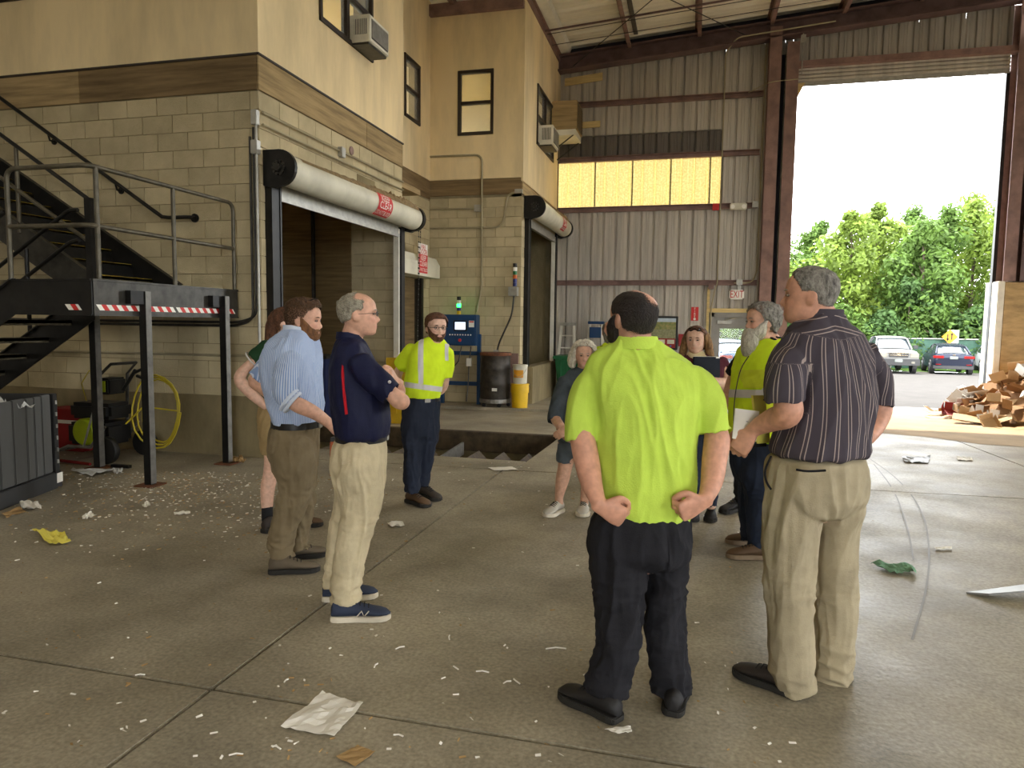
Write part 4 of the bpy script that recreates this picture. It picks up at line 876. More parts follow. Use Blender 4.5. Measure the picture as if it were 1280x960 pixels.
# landing rail
R_ = 0.021
def rail(pts, r=R_, name='rail', material='rail_steel', bend=0.10):
    P = [np.array(p, float) for p in pts]; out = [P[0]]
    for i in range(1, len(P)-1):
        a, b, c = P[i-1], P[i], P[i+1]; d0 = (a-b)/np.linalg.norm(a-b); d1 = (c-b)/np.linalg.norm(c-b); q = min(bend, np.linalg.norm(a-b)*0.45, np.linalg.norm(c-b)*0.45)
        for t_ in np.linspace(0, 1, 6): out.append((1-t_)**2*(b+d0*q)+2*t_*(1-t_)*b+t_*t_*(b+d1*q))
    out.append(P[-1]); m = MB(); m.tube(out, r, 10); return m.build(name, material, ST, smooth=True)
rx, ry = LX1-0.03, LY0+0.03
rail([(-5.88, ry, LZ), (-5.88, ry, 2.87), (rx, ry, 2.87), (rx, 6.97, 2.87), (rx, 6.97, LZ)], name='top_rail')
rail([(-5.88, ry, 2.37), (rx, ry, 2.37), (rx, 6.97, 2.37)], name='mid_rail', bend=0.06)
for (x, y) in ((rx, ry+0.08), (rx, 6.03)): rail([(x, y, LZ), (x, y, 2.86)], name='baluster')
# lower flight going down to the left
SL = 0.60
def stringer(y, x0, z0, n_x, sgn, top, bot, th=0.014, material='black_steel'):
    m = MB(); x1 = x0-n_x; z1 = z0+sgn*SL*n_x
    m.prism([(x0, y, z0+top), (x0, y, z0-bot), (x1, y, z1-bot), (x1, y, z1+top)], (0, th, 0)); m.build('stringer', material, ST)
    m = MB(); m.prism([(x0, y-0.03, z0+top), (x1, y-0.03, z1+top), (x1, y-0.03, z1+top-0.012), (x0, y-0.03, z0+top-0.012)], (0, 0.06, 0)); m.build('stringer_flange', 'grey_steel', ST)
stringer(LY0, -5.83, LZ-0.15, 3.0, -1, 0.16, 0.16); stringer(5.92, -5.90, LZ-0.15, 3.0, -1, 0.16, 0.20)
for k in range(1, 10):
    x = -5.86-0.30*k; z = LZ-0.18*k
    m = MB(); m.bx(x, x+0.28, LY0+0.02, 5.92, z-0.03, z); m.bx(x+0.25, x+0.28, LY0+0.02, 5.92, z-0.05, z+0.002); m.build('tread', 'tread', ST)
rail([(-6.05, 5.92, 2.66), (-6.16, 5.92, 2.66), (-8.4, 5.92, 2.66-SL*2.24)], name='handrail', material='black_steel', bend=0.06)
rail([(-6.05, 5.92, 2.36), (-6.16, 5.92, 2.34), (-8.4, 5.92, 2.34-SL*2.24)], name='mid_rail', material='black_steel', bend=0.06)
rail([(-5.90, LY0+0.02, 2.5), (-6.4, LY0+0.02, 2.25), (-8.4, LY0+0.02, 2.25-SL*2)], name='handrail', material='black_steel')
for x in (-6.72, -7.7): rail([(x, 5.92, LZ-SL*(-5.9-x)), (x, 5.92, 2.62-SL*(-6.16-x))], name='baluster', material='black_steel')
# upper flight along the wall
stringer(6.10, -6.06, LZ+0.02, 3.4, 1, 0.10, 0.26, material='grey_steel'); stringer(6.98, -5.72, LZ-0.05, 3.4, 1, 0.12, 0.24)
for k in range(0, 12):
    x = -6.10-0.28*k; z = LZ+0.02+0.172*k+0.1
    m = MB(); m.bx(x-0.28, x, 6.11, 6.97, z-0.03, z); m.bx(x-0.03, x, 6.11, 6.97, z-0.04, z+0.002); tr = m.build('tread', 'tread', ST)
    m = MB(); m.bx(x-0.05, x+0.002, 6.12, 6.96, z+0.002, z+0.005); m.build('nosing', 'nosing', tr)
    m = MB(); m.bx(x-0.276, x-0.27, 6.11, 6.97, z-0.0, z+0.15); m.build('riser', 'black_steel', tr)
rail([(-6.03, 6.10, 2.76), (-9.4, 6.10, 2.76+0.64*3.37)], name='handrail', material='black_steel')
rail([(-6.03, 6.10, 2.32), (-9.4, 6.10, 2.32+0.62*3.37)], name='mid_rail')
for x in (-7.0, -8.2): rail([(x, 6.10, LZ+SL*(-6.06-x)), (x, 6.10, 2.74+0.64*(-6.03-x))], name='baluster')
# handrail fixed to the wall
WR = thing('wall_handrail', 'black handrail fixed to the block wall above the upper stair flight', 'handrail', (-7, YL-0.08, 2.7))
m = MB(); m.tube([(-9.5, YL-0.09, 4.22+0.652*1.28), (-8.22, YL-0.09, 4.22), (-6.02, YL-0.09, 2.79), (-5.95, YL-0.09, 2.745), (-5.86, YL-0.09, 2.735), (-5.62, YL-0.09, 2.735), (-5.59, YL-0.075, 2.735), (-5.58, YL-0.005, 2.735)], 0.022, 10); m.build('rail', 'black_steel', WR, smooth=True)
m = MB(); m.lathe((-5.58, YL-0.008, 2.735), [(0.05, -0.008), (0.05, 0.008)], 14, 'y'); m.build('end_flange', 'black_steel', WR)
for x in (-6.58, -7.52, -8.45):
    z = 2.79+0.65*(-6.02-x); m = MB(); m.tube([(x, YL-0.09, z-0.02), (x, YL-0.07, z-0.08), (x, YL, z-0.08)], 0.012, 6); m.lathe((x, YL-0.008, z-0.08), [(0.038, -0.008), (0.038, 0.008)], 12, 'y'); m.build('bracket', 'black_steel', WR)

# ------------------------------------------------------------------ black bulk container at the left edge
mat('grey_plastic', (86, 86, 84), 0.5, var=0.15, scale=2, stretch=(1, 1, 0.3)); mat('dark_grey_plastic', (50, 50, 50), 0.5, var=0.15)
BX = thing('bulk_container', 'dark grey plastic bulk container with grooved side panels', 'container', (-6.0, 4.9, 0))
A0 = np.array([-5.44, 4.44]); A1 = np.array([-5.69, 5.23]); dr_ = A1-A0; L_ = np.linalg.norm(dr_); dr_ /= L_; nr = np.array([dr_[1], -dr_[0]])   # front face runs towards the camera, nr points to the viewer
ht = 0.88; A0 = A1-dr_*1.35
def fp(s_, d_, z): q = A1-dr_*s_+nr*d_; return (q[0], q[1], z)
def fbox(m, s0, s1, d0, d1, z0, z1): m.add([fp(s0, d0, z0), fp(s1, d0, z0), fp(s1, d1, z0), fp(s0, d1, z0), fp(s0, d0, z1), fp(s1, d0, z1), fp(s1, d1, z1), fp(s0, d1, z1)], [(0,3,2,1),(4,5,6,7),(0,1,5,4),(1,2,6,5),(2,3,7,6),(3,0,4,7)]); return m
m = MB(); fbox(m, 0, 1.35, -0.03, -1.0, 0.14, 0.16); fbox(m, 0, 1.35, -0.99, -1.0, 0.14, ht); fbox(m, 0, 0.03, -0.03, -1.0, 0.14, ht); fbox(m, 1.32, 1.35, -0.03, -1, 0.14, ht); m.build('tub', 'dark_grey_plastic', BX)
for s0, s1 in ((0.07, 0.20), (0.21, 0.31), (0.32, 0.42), (0.43, 0.60), (0.61, 0.78), (0.79, 1.0), (1.01, 1.34)):
    m = MB(); fbox(m, s0, s1, -0.03, 0.0+0.004*random.random(), 0.16, ht-0.005*random.random()); m.build('side_panel', 'grey_plastic', BX, bevel=0.006)
m = MB(); fbox(m, -0.02, 0.05, -0.04, 0.012, 0.02, ht); m.build('corner_hinge', 'black_plastic', BX, bevel=0.004)
for k in range(6):
    m = MB(); c = fp(0.015, 0.014, 0.25+0.11*k); m.box(c, (0.02, 0.02, 0.035)); m.build('rivet', 'worn_steel', BX)
m = MB(); fbox(m, -0.05, 1.35, -0.9, 0.015, 0.0, 0.15); m.build('base', 'dark_grey_plastic', BX, bevel=0.008)
m = MB(); fbox(m, -0.045, 0.04, 0.015, 0.02, 0.05, 0.14); m.build('tag_plate', 'sign_white', BX)
# crumpled wrapping lying on top
def crumple(name, c, size, material, label, cat, seed, n=9, parent=None, h=None):
    r0 = np.random.default_rng(seed); P = []
    for i in range(n):
        row = []
        for j in range(n):
            u, v = i/(n-1)-0.5, j/(n-1)-0.5
            row.append((c[0]+u*size[0]+r0.normal(0, .06)*size[0]/3, c[1]+v*size[1]+r0.normal(0, .06)*size[1]/3, c[2]+abs(r0.normal(0, .5))*size[2]*(1-1.2*max(abs(u), abs(v)))+0.003))
        P.append(row)
    m = MB(); m.grid(P); return tag(m.build(name, material), label, cat)
mat('plastic_film', (206, 208, 206), 0.25, var=0.15, scale=10, spec=0.6); mat('paper_white', (232, 228, 216), 0.8, var=0.05); mat('paper_yellow', (226, 214, 96), 0.8, var=0.06); mat('paper_brown', (172, 140, 92), 0.8, var=0.1); mat('green_rag', (120, 160, 128), 0.85, var=0.2, scale=14); mat('sheet_grey', (150, 150, 146), 0.45, metal=0.4, var=0.15)
m = MB(); fbox(m, 0.03, 1.32, -0.03, -0.98, 0.5, ht-0.1); m.build('contents', 'dark_grey_plastic', BX)
c = fp(0.5, -0.25, ht-0.09); crumple('film_bundle', c, (0.5, 0.4, 0.16), 'plastic_film', 'crumpled clear film and wrappers lying in the grey bulk container', 'plastic film', 3, 12)

# ------------------------------------------------------------------ pressure washer under the landing
mat('hose_yellow', (196, 176, 40), 0.5, var=0.1); mat('lime', (176, 196, 30), 0.5); mat('red_box', (150, 24, 26), 0.6)
PWX, PWY = -6.42, 6.52
PW = thing('pressure_washer', 'black and lime pressure washer parked under the landing', 'pressure washer', (PWX, PWY, 0))
def wheel(x, y, z, r, wd, parent, ax=(0, 1, 0), tm_='black_plastic', hm='grey_steel'):
    m = MB(); m.lathe((x, y, z), [(r*0.6, -wd/2), (r*0.97, -wd/2), (r, -wd/3), (r, wd/3), (r*0.97, wd/2), (r*0.6, wd/2)], 20, 'y'); t2 = m.build('wheel', tm_, parent, smooth=True)
    m = MB(); m.lathe((x, y, z), [(r*0.6, -wd*0.4), (r*0.2, -wd*0.45), (r*0.2, wd*0.45), (r*0.6, wd*0.4)], 14, 'y'); m.build('hub', hm, t2)
wheel(PWX+0.30, PWY-0.28, 0.15, 0.15, 0.07, PW); wheel(PWX+0.30, PWY+0.28, 0.15, 0.15, 0.07, PW)
m = MB(); m.tube([(PWX-0.40, PWY-0.22, 0.10), (PWX-0.25, PWY-0.24, 0.16), (PWX+0.05, PWY-0.24, 0.16), (PWX+0.22, PWY-0.24, 0.36), (PWX+0.25, PWY-0.24, 0.4)], 0.018, 8); m.tube([(PWX-0.40, PWY+0.22, 0.10), (PWX+0.05, PWY+0.24, 0.16), (PWX+0.25, PWY+0.24, 0.4)], 0.018, 8); m.tube([(PWX-0.4, PWY-0.22, 0.1), (PWX-0.46, PWY, 0.09), (PWX-0.4, PWY+0.22, 0.1)], 0.018, 8); m.build('base_frame', 'worn_steel', PW, smooth=True)
m = MB(); m.bx(PWX-0.32, PWX+0.22, PWY-0.20, PWY+0.20, 0.17, 0.42); m.build('engine_block', 'black_plastic', PW, bevel=0.04)
m = MB(); m.lathe((PWX-0.02, PWY-0.22, 0.33), [(0.13, -0.05), (0.15, -0.03), (0.15, 0.04)], 20, 'y'); m.build('starter_cover', 'lime', PW, smooth=True)
m = MB(); m.bx(PWX-0.30, PWX+0.25, PWY-0.18, PWY+0.18, 0.46, 0.64); m.build('fuel_tank', 'black_plastic', PW, bevel=0.04)
m = MB(); m.tube([(PWX+0.12, PWY-0.20, 0.16), (PWX+0.12, PWY-0.20, 0.72), (PWX+0.16, PWY-0.20, 0.95), (PWX+0.30, PWY-0.18, 1.08), (PWX+0.30, PWY+0.18, 1.08), (PWX+0.16, PWY+0.2, 0.95), (PWX+0.12, PWY+0.2, 0.16)], 0.018, 8); m.build('handle', 'grey_steel', PW, smooth=True)
m = MB(); m.bx(PWX+0.05, PWX+0.24, PWY-0.16, PWY+0.1, 0.74, 0.92); m.build('spray_panel', 'black_plastic', PW, bevel=0.02); m = MB(); m.bx(PWX+0.10, PWX+0.2, PWY-0.17, PWY-0.16, 0.77, 0.89); m.build('panel_label', 'lime', PW)
m = MB(); m.tube([(PWX+0.02, PWY-0.30, 0.18), (PWX+0.22, PWY-0.34, 0.62)], 0.011, 6); m.build('spray_wand', 'galvanised', PW)
m = MB(); m.tube([(PWX+0.38, PWY-0.1, 0.80), (PWX+0.58, PWY-0.14, 1.02)], 0.02, 8); m.tube([(PWX+0.56, PWY-0.14, 0.99), (PWX+0.66, PWY-0.14, 1.03), (PWX+0.78, PWY-0.14, 1.03), (PWX+0.79, PWY-0.14, 0.95), (PWX+0.66, PWY-0.14, 0.94), (PWX+0.60, PWY-0.14, 0.96)], 0.018, 8); m.build('spray_gun', 'black_plastic', PW, smooth=True)
hp = []
for k in range(60):
    t_ = k/59*3.0; a = t_*2*math.pi; hp.append((PWX+0.62+0.34*math.cos(a)*(0.62+0.38*(k/59)), PWY+0.18-0.10*k/59+0.02*math.sin(3*a), 0.55+0.43*math.sin(a)*(0.8+0.2*k/59)))
m = MB(); m.tube([(PWX+0.3, PWY, 0.4), (PWX+0.5, PWY+0.05, 0.6)]+hp, 0.010, 6); m.build('hose', 'hose_yellow', PW, smooth=True)
m = MB(); m.tube([(PWX+0.12, PWY-0.1, 0.9), (PWX-0.02, PWY-0.15, 1.0), (PWX-0.18, PWY-0.1, 0.85), (PWX-0.22, PWY, 0.62)], 0.006, 6); m.build('cable', 'hose_yellow', PW, smooth=True)
RBX = thing('red_box', 'red cardboard box behind the pressure washer', 'box', (-7.2, 6.75, 0)); m = MB(); m.bx(-7.46, -6.92, 6.72, 7.02, 0.0, 0.50); m.build('carton', 'red_box', RBX, bevel=0.005); m = MB(); m.bx(-7.4, -6.98, 6.714, 6.72, 0.33, 0.37); m.build('print_band', 'sign_white', RBX)
m = MB(); m.tube([(-6.9, 6.2, 0.02), (-6.2, 6.1, 0.02)], 0.016, 8); tag(m.build('red_pole', 'red_box'), 'thin red pole lying on the floor by the pressure washer', 'pole')
m = MB(); m.box((-5.82, 6.12, 0.02), (0.22, 0.05, 0.03)); tag(m.build('dark_bar', 'black_steel'), 'short dark bar lying on the floor beside the stair post', 'bar')

# ------------------------------------------------------------------ litter on the floor
def sheetpaper(corners_px, material, label, name='paper_sheet', seed=1, lift=0.02, cat='paper', n=8, thick=0.0):
    Q = [onf(*p) for p in corners_px]; r0 = np.random.default_rng(seed); P = []
    for i in range(n):
        row = []
        for j in range(n):
            u, v = i/(n-1), j/(n-1); p = (1-u)*(1-v)*Q[0]+u*(1-v)*Q[1]+u*v*Q[2]+(1-u)*v*Q[3]; p = p.copy(); p[2] += 0.004+lift*abs(mnoise.noise((u*3+seed, v*3, seed*1.7)))+lift*0.3*r0.random(); row.append(p)
        P.append(row)
    m = MB(); m.grid(P); return tag(m.build(name, material, smooth=False, solid=0.0015), label, cat)
sheetpaper([(351, 911), (403, 868), (454, 882), (418, 923)], 'paper_white', 'large creased white paper sheet lying in the foreground', seed=2, lift=0.022, n=12)
sheetpaper([(420, 949), (447, 934), (469, 942), (444, 960)], 'paper_brown', 'small brown envelope lying in the foreground', 'envelope', seed=5, lift=0.008, cat='envelope')
sheetpaper([(40, 666), (78, 668), (89, 680), (62, 683)], 'paper_yellow', 'crumpled yellow paper lying on the left of the floor', seed=8, lift=0.07)
sheetpaper([(24, 631), (48, 630), (52, 637), (30, 641)], 'paper_white', 'crumpled white paper beside the bulk container', seed=11, lift=0.06)
sheetpaper([(2, 644), (25, 636), (33, 641), (8, 648)], 'paper_brown', 'flat dirty paper beside the bulk container', seed=12, lift=0.02)
sheetpaper([(88, 590), (115, 589), (150, 588), (115, 596)], 'plastic_film', 'strip of clear film on the floor beside the first stair post', 'plastic_film', seed=13, lift=0.05, cat='plastic film')
sheetpaper([(140, 590), (154, 588), (152, 594), (143, 594)], 'plastic_film', 'small knot of clear film on the floor under the stair', 'plastic_film', seed=14, lift=0.06, cat='plastic film')
sheetpaper([(102, 650), (114, 642), (118, 647), (108, 651)], 'paper_white', 'thin torn white scrap on the floor below the stair', seed=15, lift=0.05)
sheetpaper([(217, 642), (238, 640), (238, 643), (219, 645)], 'paper_white', 'narrow white paper strip on the floor in front of the stair posts', seed=16, lift=0.02)
sheetpaper([(178, 634), (185, 630), (188, 634), (181, 637)], 'paper_white', 'small crumpled white ball in front of the middle stair post', seed=17, lift=0.06)
sheetpaper([(289, 577), (300, 574), (308, 579), (296, 582)], 'paper_brown', 'pinkish crumpled wrapper beside the far stair post', 'wrapper', seed=18, lift=0.07, cat='wrapper')
sheetpaper([(756, 913), (788, 909), (790, 916), (772, 919)], 'paper_white', 'small white scrap under the boot in the foreground', seed=19, lift=0.01)
sheetpaper([(1088, 706), (1140, 709), (1146, 720), (1112, 717)], 'green_rag', 'green cloth rag lying on the bright part of the floor', 'rag', seed=20, lift=0.05, cat='rag', n=12)
sheetpaper([(1126, 574), (1163, 573), (1160, 580), (1132, 579)], 'sheet_grey', 'bent grey strip lying far out on the floor', 'metal_strip', seed=21, lift=0.05, cat='metal strip')
sheetpaper([(1168, 685), (1190, 684), (1190, 687), (1170, 688)], 'paper_white', 'thin white strip on the bright floor above the green rag', seed=22, lift=0.01)
sheetpaper([(1195, 572), (1215, 573), (1216, 577), (1197, 576)], 'paper_white', 'pale scrap on the bright floor near the sunlit edge', seed=23, lift=0.03)
sheetpaper([(610, 585), (640, 584), (648, 588), (618, 589)], 'paper_white', 'pale flat scrap on the concrete in front of the pit', seed=24, lift=0.01)
sheetpaper([(484, 655), (503, 654), (506, 659), (488, 660)], 'paper_white', 'small white scrap on the floor between the standing men', seed=25, lift=0.03)
# bent sheet at the right edge
m = MB(); Q = [onf(1208, 741), onf(1290, 739), onf(1290, 752), onf(1236, 748)]; zz = [0.005, 0.05, 0.07, 0.03]
m.add([q+np.array((0, 0, z)) for q, z in zip(Q, zz)]+[q+np.array((0, 0, z-0.012)) for q, z in zip(Q, zz)], [(0,1,2,3),(7,6,5,4),(0,4,5,1),(1,5,6,2),(2,6,7,3),(3,7,4,0)]); tag(m.build('scrap_board', 'sheet_grey'), 'bent grey board lying at the right edge of the floor', 'board')
# countless little paper shreds and wood splinters
def shreds(name, pts, material, label, lmin, lmax, wd):
    m = MB()
    for p in pts:
        a = random.uniform(0, math.pi); l = random.uniform(lmin, lmax)/2; w_ = wd*random.uniform(0.5, 1.2)/2; d = np.array((math.cos(a), math.sin(a), 0)); e = np.array((-d[1], d[0], 0)); q = np.array(p)+(0, 0, 0.003)
        m.add([q-d*l-e*w_, q+d*l-e*w_, q+d*l+e*w_+(0, 0, 0.006*random.random()), q-d*l+e*w_+(0, 0, 0.004)], [(0, 1, 2, 3)])
    return tag(m.build(name, material), label, 'litter', kind='stuff')
pts = []
for _ in range(1500):
    x = random.gauss(230, 120); yv = 590+abs(random.gauss(0, 38))
    if 10 < x < 560 and yv < 760:
        P = onf(x, yv)
        if P[1] < 6.95 or P[0] > X1+0.05: pts.append(P)
for _ in range(260):
    x = random.uniform(0, 1000); yv = random.uniform(640, 955); pts.append(onf(x, yv))
for _ in range(150): pts.append(np.array((random.uniform(-3.6, 1.5), random.uniform(5.5, 7.8), 0.0)))
for _ in range(120): pts.append(np.array((random.uniform(-8, -5), random.uniform(5.4, 6.9), 0.0)))
pts = [p if p[1] < 7 else np.array((p[0], p[1], fall(p[1]))) for p in pts if not (PY0-0.1 < p[1] < PY1+0.1 and p[0] < PX1+0.1)]
shreds('paper_shreds', pts[::2], 'paper_white', 'tiny white paper shreds scattered over the floor', 0.008, 0.028, 0.008); shreds('wood_splinters', pts[1::2], 'paper_brown', 'tiny brown splinters and crumbs scattered over the floor', 0.008, 0.03, 0.008)
for i, (px, py, a, l) in enumerate(((295, 945, 0.4, .05), (345, 936, -0.2, .045), (358, 852, 1.5, .03), (500, 811, 0.9, .05), (562, 798, 1.9, .05), (603, 841, 0.1, .06), (646, 853, 2.4, .05), (634, 854, 0.8, .04), (470, 833, 1.6, .04), (498, 921, 0.0, .04), (695, 812, 0.3, .10), (175, 845, 0.4, .04), (570, 836, 2.5, .04))):
    P = onf(px, py); d = np.array((math.cos(a), math.sin(a), 0))*l/2; e = np.array((-d[1], d[0], 0))*0.3
    m = MB(); m.tube([P-d+(0, 0, .005), P+e*0.5+(0, 0, .008), P+d+(0, 0, .005)], 0.0035, 5)
    tag(m.build('paper_curl', 'paper_white'), 'thin curled paper shaving lying alone on the foreground floor', 'paper shaving', 'paper shavings on the foreground floor')
# ------------------------------------------------------------------ people: builders
TMP = bpy.data.scenes.new('workbench_scene')
def fuse(mb, voxel, smooth=3, factor=0.5):
    me = bpy.data.meshes.new('t'); me.from_pydata([tuple(p) for p in mb.v], [], mb.f)
    bm = bmesh.new(); bm.from_mesh(me); bmesh.ops.recalc_face_normals(bm, faces=bm.faces); bm.to_mesh(me); bm.free()
    o = bpy.data.objects.new('t', me); TMP.collection.objects.link(o)
    r = o.modifiers.new('r', 'REMESH'); r.mode = 'VOXEL'; r.voxel_size = voxel; r.adaptivity = 0
    if smooth:
        s = o.modifiers.new('s', 'SMOOTH'); s.factor = factor; s.iterations = smooth
    TMP.view_layers[0].update(); dg = TMP.view_layers[0].depsgraph
    ev = o.evaluated_get(dg); m2 = bpy.data.meshes.new_from_object(ev, depsgraph=dg)
    n = len(m2.vertices); V_ = np.empty(n*3); m2.vertices.foreach_get('co', V_); V_ = V_.reshape(-1, 3)
    N_ = np.empty(n*3); m2.vertices.foreach_get('normal', N_); N_ = N_.reshape(-1, 3)
    F_ = [tuple(p.vertices) for p in m2.polygons]
    bpy.data.objects.remove(o); bpy.data.meshes.remove(me); bpy.data.meshes.remove(m2)
    return V_, N_, F_
def smesh(name, V_, F_, material, parent, attr=None, smooth=True):
    o_ = np.array(ROOT_LOC[parent.name]); me = bpy.data.meshes.new(name); me.from_pydata((V_-o_).tolist(), [], F_)
    me.materials.append(MATS[material] if isinstance(material, str) else material)
    if smooth: me.polygons.foreach_set('use_smooth', [True]*len(me.polygons))
    if attr:
        for k, arr in attr.items():
            if arr.ndim == 1: a = me.attributes.new(k, 'FLOAT', 'POINT'); a.data.foreach_set('value', arr.astype(np.float32))
            else:
                a = me.attributes.new(k, 'FLOAT_COLOR', 'POINT'); c4 = np.ones((len(arr), 4), np.float32); c4[:, :3] = arr; a.data.foreach_set('color', c4.ravel())
    return link(name, me, o_, parent)
def catmull(A, k):
    A = np.array(A, float); n = len(A); out = []
    for i in range(n-1):
        p0 = A[max(i-1, 0)]; p1 = A[i]; p2 = A[i+1]; p3 = A[min(i+2, n-1)]
        for j in range(k):
            t_ = j/k; out.append(0.5*((2*p1)+(-p0+p2)*t_+(2*p0-5*p1+4*p2-p3)*t_*t_+(-p0+3*p1-3*p2+p3)*t_**3))
    out.append(A[-1]); return np.array(out)
def loft(mb, pts, a, b, ref, n=24, sub=4, p=2.0, dome=(0.5, 0.5), cup=0.0, tang=None):
    """closed tube through pts with half-widths a (along ref) and b; cup>0 makes the far end a hollow cuff"""
    S = np.column_stack([np.array(pts, float), np.array(a, float), np.array(b, float)])
    if len(S) > 2 or sub > 1: S = catmull(S, sub)
    P, A_, B_ = S[:, :3], np.maximum(S[:, 3], 0.004), np.maximum(S[:, 4], 0.004); k = len(P)
    rings = []; ref = np.array(ref, float)
    def frame(i):
        t_ = P[min(i+1, k-1)]-P[max(i-1, 0)] if tang is None else np.array(tang, float); t_ = t_/(np.linalg.norm(t_)+1e-12)
        s = ref-t_*np.dot(ref, t_)
        if np.linalg.norm(s) < 0.05: s = np.cross(t_, (0.3, 0.5, 0.8))
        s /= np.linalg.norm(s); return t_, s, np.cross(t_, s)
    ang = np.linspace(0, 2*math.pi, n, endpoint=False); ca, sa = np.cos(ang), np.sin(ang)
    ex = 2.0/p; cx = np.sign(ca)*np.abs(ca)**ex; sx = np.sign(sa)*np.abs(sa)**ex
    def ring(c, s, f, a_, b_): return c+np.outer(cx*a_, s)+np.outer(sx*b_, f)
    t0, s0, f0 = frame(0); t1, s1, f1 = frame(k-1)
    if dome[0]:
        q = min(A_[0], B_[0])*dome[0]; rings.append(ring(P[0]-t0*q, s0, f0, A_[0]*0.45, B_[0]*0.45)); rings.append(ring(P[0]-t0*q*0.6, s0, f0, A_[0]*0.82, B_[0]*0.82))
    for i in range(k):
        t_, s, f = frame(i); rings.append(ring(P[i], s, f, A_[i], B_[i]))
    if cup:
        rings.append(ring(P[-1]+t1*0.004, s1, f1, A_[-1]*0.97, B_[-1]*0.97)); rings.append(ring(P[-1]-t1*0.004, s1, f1, A_[-1]*0.84, B_[-1]*0.84)); rings.append(ring(P[-1]-t1*cup, s1, f1, A_[-1]*0.74, B_[-1]*0.74))
    elif dome[1]:
        q = min(A_[-1], B_[-1])*dome[1]; rings.append(ring(P[-1]+t1*q*0.6, s1, f1, A_[-1]*0.82, B_[-1]*0.82)); rings.append(ring(P[-1]+t1*q, s1, f1, A_[-1]*0.45, B_[-1]*0.45))
    R_ = len(rings); fs_ = [(i*n+j, i*n+(j+1) % n, (i+1)*n+(j+1) % n, (i+1)*n+j) for i in range(R_-1) for j in range(n)]
    fs_.append(tuple(range(n-1, -1, -1))); fs_.append(tuple((R_-1)*n+j for j in range(n)))
    mb.add(np.vstack(rings), fs_); return mb
def wrinkle(V_, N_, amp, freq, seed, squash=(1, 1, 1), mask=None):
    d = np.empty(len(V_)); sq = np.array(squash)*freq
    for i, p in enumerate(V_*sq+seed*7.3):
        q = mnoise.noise((p[0]*.5+9, p[1]*.5, p[2]*.5)); a = mnoise.noise((p[0]+q*1.2, p[1]+q, p[2]+q*1.2)); b = mnoise.noise((p[0]*2.3+5, p[1]*2.3+q, p[2]*2.3))
        d[i] = (0.55-2.4*abs(a))*1.0+(0.35-1.3*abs(b))*0.45
    if mask is not None: d = d*mask
    return V_+N_*(d*amp)[:, None]

# ---- head: one grid whose profile, width, nose, eye sockets and lips are set level by level (chin t=0, crown t=1)
T_K = [0, .05, .12, .2, .30, .42, .5, .56, .65, .78, .88, .95, 1.0]
YF_K = [.30, .385, .392, .40, .395, .392, .385, .41, .415, .385, .30, .19, .04]
YB_K = [-.10, -.14, -.20, -.26, -.33, -.40, -.43, -.45, -.46, -.44, -.36, -.23, -.04]
W_K = [.11, .18, .235, .268, .293, .315, .325, .330, .335, .315, .25, .16, .03]
NOSE_T = [.27, .30, .33, .37, .42, .47, .52, .56]; NOSE_V = [0, .05, .105, .115, .085, .05, .018, 0]
def head_xyz(t_, ph, fat=1.0, nose=1.0, jaw=1.0, off=0.0):
    w_ = np.interp(t_, T_K, W_K)*fat; yf = np.interp(t_, T_K, YF_K); yb = np.interp(t_, T_K, YB_K)
    if t_ < 0.3: w_ *= 1+(jaw-1)*(1-t_/0.3)
    s, c = math.sin(ph), math.cos(ph)
    x = w_*np.sign(s)*abs(s)**0.88; y = (yf if c > 0 else -yb)*np.sign(c)*abs(c)**(0.82 if c > 0 else 0.95)
    if c > 0:
        nv = np.interp(t_, NOSE_T, NOSE_V)*nose; sg = 0.045+0.03*max(0, 1-abs(t_-.31)/.05)
        y += nv*math.exp(-(x/sg)**2)
        y -= 0.035*math.exp(-((abs(x)-.135)/.065)**2-((t_-.50)/.045)**2)
        y += 0.018*math.exp(-((abs(x)-.12)/.09)**2-((t_-.575)/.03)**2)
        y += 0.022*math.exp(-(x/.11)**2)*(math.exp(-((t_-.222)/.02)**2)+math.exp(-((t_-.172)/.022)**2))
        y -= 0.012*math.exp(-(x/.12)**2-((t_-.196)/.012)**2)
        y += 0.02*math.exp(-((abs(x)-.17)/.06)**2-((t_-.38)/.06)**2)
    z = t_
    if off:
        n_ = np.array((s, c*0.9, (t_-0.55)*1.6)); n_ /= np.linalg.norm(n_); return np.array((x, y, z))+n_*off
    return np.array((x, y, z))
def head_grid(nz=40, nphi=56, off=None, **kw):
    ts = 0.5-0.5*np.cos(np.linspace(0, math.pi, nz)); ts = 0.6*ts+0.4*np.linspace(0, 1, nz); V_ = []
    for t_ in ts:
        for j in range(nphi):
            ph = 2*math.pi*j/nphi; o = off(t_, ph if ph <= math.pi else ph-2*math.pi) if off else 0.0
            V_.append(head_xyz(t_, ph, off=o, **kw))
    F_ = [(i*nphi+j, i*nphi+(j+1) % nphi, (i+1)*nphi+(j+1) % nphi, (i+1)*nphi+j) for i in range(nz-1) for j in range(nphi)]
    F_.append(tuple(range(nphi-1, -1, -1))); F_.append(tuple((nz-1)*nphi+j for j in range(nphi)))
    return np.array(V_), F_
def sstep(a, b, x):
    t_ = min(1.0, max(0.0, (x-a)/(b-a))); return t_*t_*(3-2*t_)
def hairline(front, temple, side, nape):          # lowest hair level by angle from the face
    return lambda ph: np.interp(abs(ph), [0, .55, 1.0, 1.25, 1.6, 2.0, math.pi], [front, front*0.985, temple, side, side+0.02, nape+0.1, nape])

